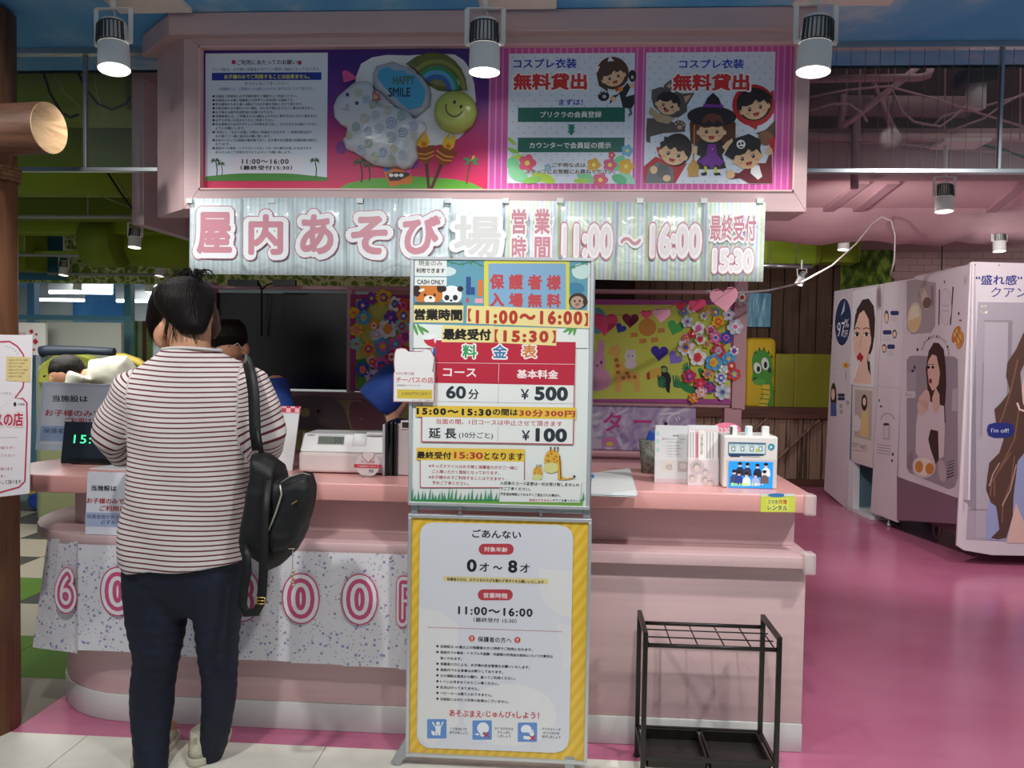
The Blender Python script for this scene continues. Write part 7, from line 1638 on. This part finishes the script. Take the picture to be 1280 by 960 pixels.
def stripes(me2, o0):
    for v in me2.vertices:      # cloth folds
        p = v.co+o0; bk = 1 if p.y < 2.750 else .3
        v.co += v.normal*(.0045*noise.noise(Vector((p.x*9, p.y*4, p.z*4)))+.003*bk*sin(p.x*28+p.z*22+3*noise.noise(p*4)))
        if p.z < .9 and p.x > -1.2:
            pass
    # hem cut slanted: pull lowest ring
    zh = Pn(200, 690).z
    for v in me2.vertices:
        p = v.co+o0
        if p.z < 1.0 and p.y < 3.0:
            t = (1.0-p.z)/(1.0-Pn(200, 700).z); u = min(1, max(0, (p.x-Pn(155, 690).x)/(Pn(303, 690).x-Pn(155, 690).x))); drop = .028*(1-u)*min(1, max(u, 0)*6+.2)-.008*u
            v.co.z -= drop*max(0, t)**2
    vals = []
    for v in me2.vertices:
        p = v.co+o0
        s_t = (p.z+.012*sin(p.x*5+1)+.010*noise.noise(p*3)+.03*(p.x+1.05)**2)/PITCH_S
        dL = min(seg_s(p, armL[0], armL[1])[0], seg_s(p, armL[1], armL[2])[0]); dR = min(seg_s(p, armR[0], armR[1])[0], seg_s(p, armR[1], armR[2])[0])
        use = None
        if p.x < XL+.015+.10*max(0, (1.36-p.z)) *.0 and dL < .12 and p.x < XL+.01: use = armL
        elif p.x > XR-.01 and dR < .12: use = armR
        elif p.y > 2.97 and (dL < .09 or dR < .09): use = armL if dL < dR else armR
        if use:
            d1, s1, l1 = seg_s(p, use[0], use[1]); d2, s2, l2 = seg_s(p, use[1], use[2])
            if use is armL: dirn = (armL[1]-armL[0]).normalized()
            else: dirn = (armR[1]-armR[0]).normalized()
            w1 = 1/(d1+.004)**3; w2 = 1/(d2+.004)**3
            s = ((p-use[0]).dot(dirn)*w1+(l1+s2)*w2)/(w1+w2)
            vals.append(50-s/PITCH_S+(.3*noise.noise(p*8)))
        else: vals.append(s_t)
    a_ = me2.attributes.new('stripe', 'FLOAT', 'POINT'); a_.data.foreach_set('value', vals)
sh = remesh('shirt', [tor, slL, slR], [m_stripe], cu, .0075, 5, 0, 10, stripes)
# neckline piping
cp = [Vector(((Pn(207, 437).x+Pn(273, 437).x)/2+.098*cos(radians(a)), 2.730+.066*sin(radians(a)), Pn(240, 437).z+.002-.004*cos(radians(a*2)))) for a in range(0, 361, 15)]
MB().tube(cp, .005, 8, False).build('collar', mat('#d8d2d0', .8), cu)
# hem (lower left drop)
hm = MB(); 
# --- hair
def hairfn(nt, b):
    v = coords(nt, (40, 40, 1.2)); n = nt.nodes.new('ShaderNodeTexNoise'); n.inputs['Scale'].default_value = 4; n.inputs['Detail'].default_value = 5; nt.links.new(v, n.inputs['Vector'])
    r = ramp(nt, [(0.35, '#060504'), (0.6, '#120c0a'), (0.78, '#2c1c14')]); nt.links.new(n.outputs[0], r.inputs[0]); nt.links.new(r.outputs[0], b.inputs['Base Color']); bump(nt, b, n.outputs[0], .8, .006); b.inputs['Specular IOR Level'].default_value = .22
m_hair = node_mat('dark_hair', hairfn, .52)
hx = Pn(229, 380).x
def hr(xl, xr, py, Y, ry): return ring_px(xl, xr, py, Y, ry, 2.1)
cap_ = MB().rings([hr(226, 254, 418, 2.675, .018), hr(216, 259, 408, 2.690, .045), hr(206, 263, 396, 2.715, .075), hr(199, 264, 384, 2.730, .092), hr(196, 264, 370, 2.745, .105), hr(202, 262, 358, 2.750, .098), hr(212, 256, 350, 2.750, .075), hr(224, 248, 346, 2.750, .04)], 30)
sideL = limb([Pn(203, 362, 2.770), Pn(197, 382, 2.800), Pn(191, 402, 2.830), Pn(193, 418, 2.840), Pn(199, 434, 2.840)], [.03, .034, .026, .016, .006], 12)
sideR = limb([Pn(258, 372, 2.790), Pn(266, 395, 2.810), Pn(270, 412, 2.810), Pn(266, 424, 2.810)], [.022, .024, .02, .006], 12)
remesh('hair', [cap_, sideL], [m_hair], cu, .0065, 4, .004, 12)
remesh('hair_side', [sideR], [noise_mat('brown_hair', [(0.3, '#3a2820'), (0.7, '#6a5044')], (40, 40, 1), 4, 4, .4)], cu, .005, 2, .002, 12)
st_ = MB(); random.seed(21)
for k in range(60):      # upswept tuft
    a = random.uniform(-1, 1); x0 = Pn(244+6*a, 352).x; z0_ = Pn(244, 350).z
    h = random.uniform(.012, .04); sx = a*.035+random.uniform(-.012, .014)
    st_.tube([(x0, 2.730+random.uniform(-.02, .02), z0_), (x0+sx*.5, 2.730, z0_+h), (x0+sx*1.4, 2.720, z0_+h*.9), (x0+sx*2.0, 2.715, z0_+h*.3-.01)], .0, 4, True, [.0022, .0018, .0014, .0006])
for k in range(26):
    x = random.uniform(-.05, .05); c0 = Pn(238, 408); st_.tube([(c0.x+x, 2.665, c0.z+.02), (c0.x+x*1.1, 2.662, c0.z-.01), (c0.x+x*1.2+random.uniform(-.01, .01), 2.665, c0.z-.04-random.random()*.02)], 0, 4, True, [.002, .0015, .0005])
for k in range(22):
    p = Pn(191+random.uniform(-6, 6), 375, 2.800); st_.tube([p, p+Vector((-.015+random.random()*.01, .01, -.06)), p+Vector((random.uniform(-.01, .03), .01, -.14-random.random()*.03))], 0, 4, True, [.0016, .0014, .0005])
o = st_.build('hair_strands', m_hair, cu); o['kind'] = 'stuff'
# shoes
for c_, lb_ in ((Vector((Pn(189, 985, 2.76).x-.03, 2.80, 0)), ''), (Vector((Pn(258, 955, 2.84).x-.012, 2.84, 0)), '')):
    sm_ = MB().rings([(c_.x, c_.y+.055, .004, .050, .135, 2.6), (c_.x, c_.y+.055, .03, .052, .137, 2.6)], 24)
    so = sm_.build('shoe_sole', mat('#c8c2b0', .6), cu, .003)
    up_ = MB().rings([(c_.x, c_.y+.055, .028, .047, .130, 2.4), (c_.x, c_.y+.045, .055, .045, .118, 2.3), (c_.x, c_.y+.02, .082, .040, .085, 2.2), (c_.x, c_.y-.005, .105, .037, .055, 2.1)], 24)
    up_.build('shoe_upper', noise_mat('shoe_knit', [(0.3, '#b8b39e'), (0.7, '#d2ccb8')], (1, 1, 1), 60, 3, .8, .3), so)
    MB().box(c_.x-.006, c_.x+.006, c_.y-.066, c_.y-.056, .05, .10).build('heel_tab', mat('#a8a088', .7), so)
# --- backpack
bk = thing('backpack', 'black nylon backpack with a hanging strap and charm slung behind the customer', 'backpack', (-.8, 2.590, .8))
m_nylon = noise_mat('black_nylon', [(0.3, '#08090b'), (0.7, '#121418')], (1, 1, 1), 9, 5, .6, .35, bdist=.02)
YK = 2.610
def Bk(px, py, Y=YK): return atY(px, py, Y)
def pad_from_px(name, pts, Y, th, m, parent, vox=.006, sm_=8, amt=.004):
    P3 = [Bk(x, y, Y) for x, y in pts]; c = sum(P3, Vector())/len(P3); mb = MB(); n = len(P3)
    prof = [(-.5, .72), (-.42, .9), (-.2, 1.0), (.2, 1.0), (.42, .9), (.5, .72)]
    for t_, s_ in prof:
        for p in P3: mb.v.append(Vector((c.x+(p.x-c.x)*s_, Y+th*t_, c.z+(p.z-c.z)*s_)))
    for i in range(5):
        for k in range(n): k2 = (k+1) % n; mb.f.append([i*n+k, i*n+k2, (i+1)*n+k2, (i+1)*n+k]); mb.m.append(0); mb.sm.append(True)
    mb.f.append(list(range(n))[::-1]); mb.f.append([5*n+k for k in range(n)]); mb.m += [0, 0]; mb.sm += [True, True]
    return remesh(name, [mb], [m], parent, vox, sm_, amt, 18, None, 5)
pad_from_px('main_compartment', [(318, 566), (334, 568), (350, 578), (352, 600), (364, 596), (378, 590), (388, 592), (393, 606), (392, 625), (387, 645), (380, 668), (370, 688), (350, 706), (338, 712), (325, 700), (312, 690), (303, 676), (306, 650), (312, 620), (316, 590)], 2.650, .15, m_nylon, bk)
pad_from_px('front_pocket', [(352, 607), (366, 598), (385, 594), (390, 606), (389, 628), (382, 650), (372, 675), (356, 686), (342, 690), (338, 672), (346, 645), (352, 622)], 2.575, .07, m_nylon, bk, .005, 6, .003)
m_zip = mat('#b9b4a6', .4, .4)
MB().tube([Bk(350, 606, 2.530), Bk(352, 618, 2.530), Bk(345, 640, 2.535), Bk(334, 668, 2.550)], .003, 6).build('zipper', m_zip, bk)
MB().tube([Bk(350, 604, 2.540), Bk(362, 596, 2.530), Bk(378, 591, 2.540), Bk(388, 594, 2.550)], .0018, 6).build('piping', mat('#9a948a', .5), bk)
MB().bar(Bk(365, 630, 2.530), Bk(371, 626, 2.530), .003, .006, (0, 1, 0)).build('logo_plate', mat('#c8a070', .3, .6), bk)
MB().tube([Bk(360, 686, 2.540), Bk(368, 686, 2.540)], .0015, 6).build('zip_pull', m_zip, bk)
ch_ = MB(); ch_.tube([Bk(366, 688, 2.530), Bk(366, 712, 2.530)], .0012, 5)
for k in range(5): ch_.sphere(Bk(366+(-1)**k*.7, 714+k*4.5, 2.530), .006, 8, 6)
ch_.build('charm', mat('#b8a890', .3, .5), bk)
def strap(name, pts, wd_, parent=bk, m=mat('#0d0e11', .55)):
    mb = MB(); P3 = [Vector(p) for p in pts]; n = len(P3)
    for i, p in enumerate(P3):
        d = (P3[min(i+1, n-1)]-P3[max(i-1, 0)]).normalized(); s_ = d.cross(Vector((0, 1, 0))).normalized()
        for q in (-1, 1): mb.v.append(p+s_*wd_/2*q)
    for i in range(n-1): mb.f.append([2*i, 2*i+1, 2*i+3, 2*i+2]); mb.m.append(0); mb.sm.append(True)
    o = mb.build(name, m, parent); md = o.modifiers.new('s', 'SOLIDIFY'); md.thickness = .005; md.offset = 0; return o
strap('shoulder_strap', [Pn(306, 449, 2.730), Pn(309, 452, 2.685), Pn(314, 470, 2.645), Pn(317, 490, 2.630), Pn(318, 515, 2.620), Pn(319, 540, 2.615), Pn(322, 562, 2.610)], .036)
MB().tube([Pn(321, 535, 2.620), Pn(324, 552, 2.615), Pn(327, 566, 2.610)], .008, 8).build('strap_webbing', mat('#0d0e11', .5), bk)
strap('hanging_strap', [Bk(334, 600, 2.570), Bk(331, 640, 2.550), Bk(330, 680, 2.540), Bk(329, 720, 2.540), Bk(327, 752, 2.540), Bk(320, 765, 2.545), Bk(308, 766, 2.550), Bk(303, 755, 2.550), Bk(305, 735, 2.550), Bk(309, 715, 2.550), Bk(308, 695, 2.555), Bk(304, 682, 2.570)], .028)
bx = Bk(326, 751, 2.533); mb = MB()
for a_, b_ in (((-.013, -.010), (.013, -.010)), ((.013, -.010), (.013, .010)), ((.013, .010), (-.013, .010)), ((-.013, .010), (-.013, -.010)), ((-.013, 0), (.013, 0))):
    mb.tube([bx+Vector((a_[0], 0, a_[1])), bx+Vector((b_[0], 0, b_[1]))], .002, 6)
mb.build('buckle', mat('#c8a860', .3, .8), bk)

# --- staff member behind the customer
sf1 = thing('person', 'staff member with short black hair and blue shirt hidden behind the customer', 'person', (-1.2, 4.1, 0))
hc_ = atY(291, 418, 4.05); m_blue = noise_mat('blue_cloth', [(0.3, '#173a86'), (0.7, '#1f469a')], (1, 1, 1), 10, 3, .7)
tb = MB().rings([(hc_.x+.03, 4.1, .85, .17, .11), (hc_.x+.03, 4.1, 1.1, .17, .11), (hc_.x+.03, 4.1, 1.25, .19, .10), (hc_.x+.02, 4.1, 1.32, .12, .07), (hc_.x+.01, 4.08, 1.36, .05, .05), (hc_.x, 4.05, 1.40, .05, .05)], 20)
hd_ = MB().rings([(hc_.x, 4.0, 1.38, .04, .05), (hc_.x, 3.99, 1.41, .062, .08), (hc_.x, 4.0, 1.46, .070, .088), (hc_.x, 4.02, 1.52, .065, .08), (hc_.x, 4.02, 1.55, .04, .05)], 20)
ear1 = MB().sphere((atY(308, 437, 4.02).x, 4.02, atY(308, 437, 4.02).z), .032, 12, 8, sx=.5, sy=.7, sz=1.1)
la = [limb([(hc_.x+.2, 4.1, 1.30), (hc_.x+.24, 4.0, 1.08), (hc_.x+.12, 3.78, 1.0)], [.045, .038, .028]), limb([(hc_.x-.14, 4.1, 1.30), (hc_.x-.2, 4.0, 1.08), (hc_.x-.1, 3.78, 1.0)], [.045, .038, .028])]
lg_ = [limb([(hc_.x-.06, 4.1, .9), (hc_.x-.07, 4.1, .45), (hc_.x-.07, 4.12, .05)], [.08, .055, .04]), limb([(hc_.x+.12, 4.1, .9), (hc_.x+.13, 4.1, .45), (hc_.x+.13, 4.12, .05)], [.08, .055, .04])]
hh_ = hand(sf1, (hc_.x+.12, 3.78, 1.0), (-.2, -1, -.1), (0, 0, 1), (-1, 0, 0), m_skin)+hand(sf1, (hc_.x-.1, 3.78, 1.0), (.2, -1, -.1), (0, 0, 1), (1, 0, 0), m_skin)
nose = [ball((hc_.x, 3.915, 1.43), .014), ball((hc_.x, 3.93, 1.39), .025)]
remesh('body', [tb, hd_, ear1]+la+lg_+hh_+nose, [m_skin], sf1, .009, 3)
shb = [MB().rings([(hc_.x+.03, 4.1, .84, .185, .125), (hc_.x+.03, 4.1, 1.1, .185, .125), (hc_.x+.03, 4.1, 1.24, .205, .115), (hc_.x+.02, 4.1, 1.31, .15, .09), (hc_.x+.01, 4.09, 1.345, .07, .065)], 20), limb([(hc_.x+.19, 4.1, 1.28), (hc_.x+.25, 4.05, 1.12), (hc_.x+.24, 3.99, 1.05)], [.07, .068, .06]), limb([(hc_.x-.13, 4.1, 1.28), (hc_.x-.2, 4.05, 1.12)], [.07, .065])]
remesh('shirt', shb, [m_blue], sf1, .010, 4, .004, 9)
remesh('trousers', [limb([(hc_.x-.06, 4.1, .9), (hc_.x-.07, 4.1, .45), (hc_.x-.07, 4.12, .08)], [.10, .075, .06]), limb([(hc_.x+.12, 4.1, .9), (hc_.x+.13, 4.1, .45), (hc_.x+.13, 4.12, .08)], [.10, .075, .06])], [m_black], sf1, .012, 3)
hrr = MB().rings([ (hc_.x-.01, 4.03, 1.40, .05, .06), (hc_.x-.01, 4.02, 1.45, .082, .105), (hc_.x-.005, 4.0, 1.50, .092, .118), (hc_.x, 4.0, 1.55, .080, .10), (hc_.x, 4.0, 1.585, .05, .06)], 20)
remesh('hair', [hrr], [m_hair], sf1, .008, 3, .004, 12)
MB().tube([(hc_.x+.03, 3.93, 1.45), (hc_.x+.065, 3.95, 1.47), (atY(306, 440, 4.0).x, 4.0, atY(306, 440, 4.0).z)], .002, 6).build('mask_string', m_white, sf1)
for s_ in (-1, 1): MB().sphere((hc_.x+.028*s_, 3.93, 1.455), .009, 8, 6).build('eye', mat('#1a1210', .2), sf1)
# --- second staff member (torso leaning, behind the stand)
q0 = atY(490, 500, 3.95)
sf2 = thing('person', 'staff member in a blue smock bending behind the poster stand', 'person', (q0.x+.2, 4.0, 0))
hx_ = q0.x+.26
tb = MB().rings([(hx_, 4.1, .88, .15, .10), (hx_, 4.1, 1.05, .15, .11), (hx_, 4.06, 1.22, .17, .11), (hx_, 4.0, 1.36, .16, .09), (hx_, 3.96, 1.42, .07, .06), (hx_, 3.92, 1.46, .05, .05)], 20)
hd_ = MB().rings([(hx_, 3.86, 1.41, .04, .05), (hx_, 3.85, 1.45, .065, .08), (hx_, 3.87, 1.52, .073, .09), (hx_, 3.90, 1.58, .06, .07)], 20)
arm2 = [limb([(hx_-.15, 4.0, 1.34), (hx_-.26, 3.95, 1.14), (hx_-.18, 3.75, 1.02)], [.05, .04, .028]), limb([(hx_+.15, 4.0, 1.34), (hx_+.24, 3.95, 1.14), (hx_+.16, 3.75, 1.02)], [.05, .04, .028])]
lg2 = [limb([(hx_-.08, 4.1, .9), (hx_-.08, 4.12, .45), (hx_-.08, 4.12, .05)], [.08, .055, .04]), limb([(hx_+.08, 4.1, .9), (hx_+.08, 4.12, .45), (hx_+.08, 4.12, .05)], [.08, .055, .04])]
hh_ = hand(sf2, (hx_-.18, 3.75, 1.02), (.3, -1, -.1), (0, 0, 1), (1, 0, 0), m_skin)+hand(sf2, (hx_+.16, 3.75, 1.02), (-.3, -1, -.1), (0, 0, 1), (-1, 0, 0), m_skin)
remesh('body', [tb, hd_]+arm2+lg2+hh_, [m_skin], sf2, .010, 3)
def B2(x, y): return atY(x, y, 3.95)
sleeve = limb([B2(520, 462), B2(492, 478), B2(470, 505)], [.085, .095, .105], 20)
remesh('smock', [MB().rings([(hx_, 4.1, .80, .19, .13), (hx_, 4.1, 1.05, .19, .13), (hx_, 4.06, 1.22, .20, .13), (hx_, 4.0, 1.36, .18, .10), (hx_, 3.96, 1.41, .09, .08)], 20), sleeve], [m_blue], sf2, .011, 4, .006, 8)
remesh('hair', [MB().rings([(hx_, 3.95, 1.48, .075, .06), (hx_, 3.92, 1.54, .088, .09), (hx_, 3.91, 1.60, .065, .075)], 20)], [m_hair], sf2, .009, 3, .003, 12)
remesh('trousers', [limb([(hx_-.08, 4.1, .9), (hx_-.08, 4.12, .45), (hx_-.08, 4.12, .08)], [.10, .075, .06]), limb([(hx_+.08, 4.1, .9), (hx_+.08, 4.12, .45), (hx_+.08, 4.12, .08)], [.10, .075, .06])], [m_black], sf2, .012, 3)
for s_ in (-1, 1): MB().sphere((hx_+.028*s_, 3.785, 1.50), .009, 8, 6).build('eye', mat('#1a1210', .2), sf2)
# --- bending person in the play area
Yh = 5.4
ph_ = atY(86, 466, Yh)
sf3 = thing('person', 'dark-haired person in a white top bending over in the play area', 'person', (ph_.x+.2, Yh+.1, 0))
hcx, hcz = ph_.x, ph_.z
tb = [limb([(hcx+.34, Yh+.15, .85), (hcx+.33, Yh+.13, 1.08), (hcx+.24, Yh+.08, 1.24), (hcx+.08, Yh, hcz-.02)], [.11, .10, .09, .045], 18), MB().sphere((hcx-.02, Yh-.02, hcz-.01), .095, 16, 12, sx=.95, sz=1.0)]
lg3 = [limb([(hcx+.26, Yh+.15, .85), (hcx+.27, Yh+.1, .45), (hcx+.28, Yh+.14, .05)], [.09, .06, .045]), limb([(hcx+.42, Yh+.15, .85), (hcx+.42, Yh+.1, .45), (hcx+.42, Yh+.14, .05)], [.09, .06, .045])]
ar3 = [limb([(hcx+.14, Yh-.12, 1.26), (hcx+.06, Yh-.14, 1.05), (hcx-.06, Yh-.12, .9)], [.05, .04, .028]), limb([(hcx+.2, Yh+.22, 1.26), (hcx+.06, Yh+.2, 1.05), (hcx-.06, Yh+.12, .9)], [.05, .04, .028])]
hh_ = hand(sf3, (hcx-.06, Yh-.12, .9), (-.5, 0, -.8), (-.8, 0, .5), (0, 1, 0), m_skin)+hand(sf3, (hcx-.06, Yh+.12, .9), (-.5, 0, -.8), (-.8, 0, .5), (0, -1, 0), m_skin)
remesh('body', tb+lg3+ar3+hh_+[ball((hcx-.06, Yh-.09, hcz-.05), .02), ball((hcx-.05, Yh-.06, hcz-.08), .04)], [m_skin], sf3, .012, 3)
remesh('top', [limb([(hcx+.36, Yh+.15, .85), (hcx+.35, Yh+.13, 1.1), (hcx+.27, Yh+.08, 1.27), (hcx+.13, Yh+.02, hcz+.0)], [.16, .16, .145, .09], 18), limb([(hcx+.14, Yh-.10, 1.25), (hcx+.07, Yh-.13, 1.08)], [.075, .06])], [noise_mat('white_top', [(0.3, '#b8b8a8'), (0.7, '#d8d8c8')], (1, 1, 1), 8, 3, .8)], sf3, .012, 4, .012, 9)
remesh('hair', [MB().sphere((hcx-.01, Yh+.0, hcz+.02), .112, 16, 12, sx=1.05, sz=.95), limb([(hcx-.05, Yh-.03, hcz), (hcx-.09, Yh-.04, hcz-.07)], [.05, .02])], [m_hair], sf3, .011, 3, .008, 12)
remesh('trousers', [limb([(hcx+.26, Yh+.15, .9), (hcx+.27, Yh+.1, .45), (hcx+.28, Yh+.14, .08)], [.11, .08, .06]), limb([(hcx+.42, Yh+.15, .9), (hcx+.42, Yh+.1, .45), (hcx+.42, Yh+.14, .08)], [.11, .08, .06])], [mat('#3a3f4a', .8)], sf3, .013, 3)
for s_ in (-.03, .03): MB().sphere((hcx-.075+s_, Yh-.10, hcz-.02), .009, 8, 6).build('eye', mat('#1a1210', .2), sf3)
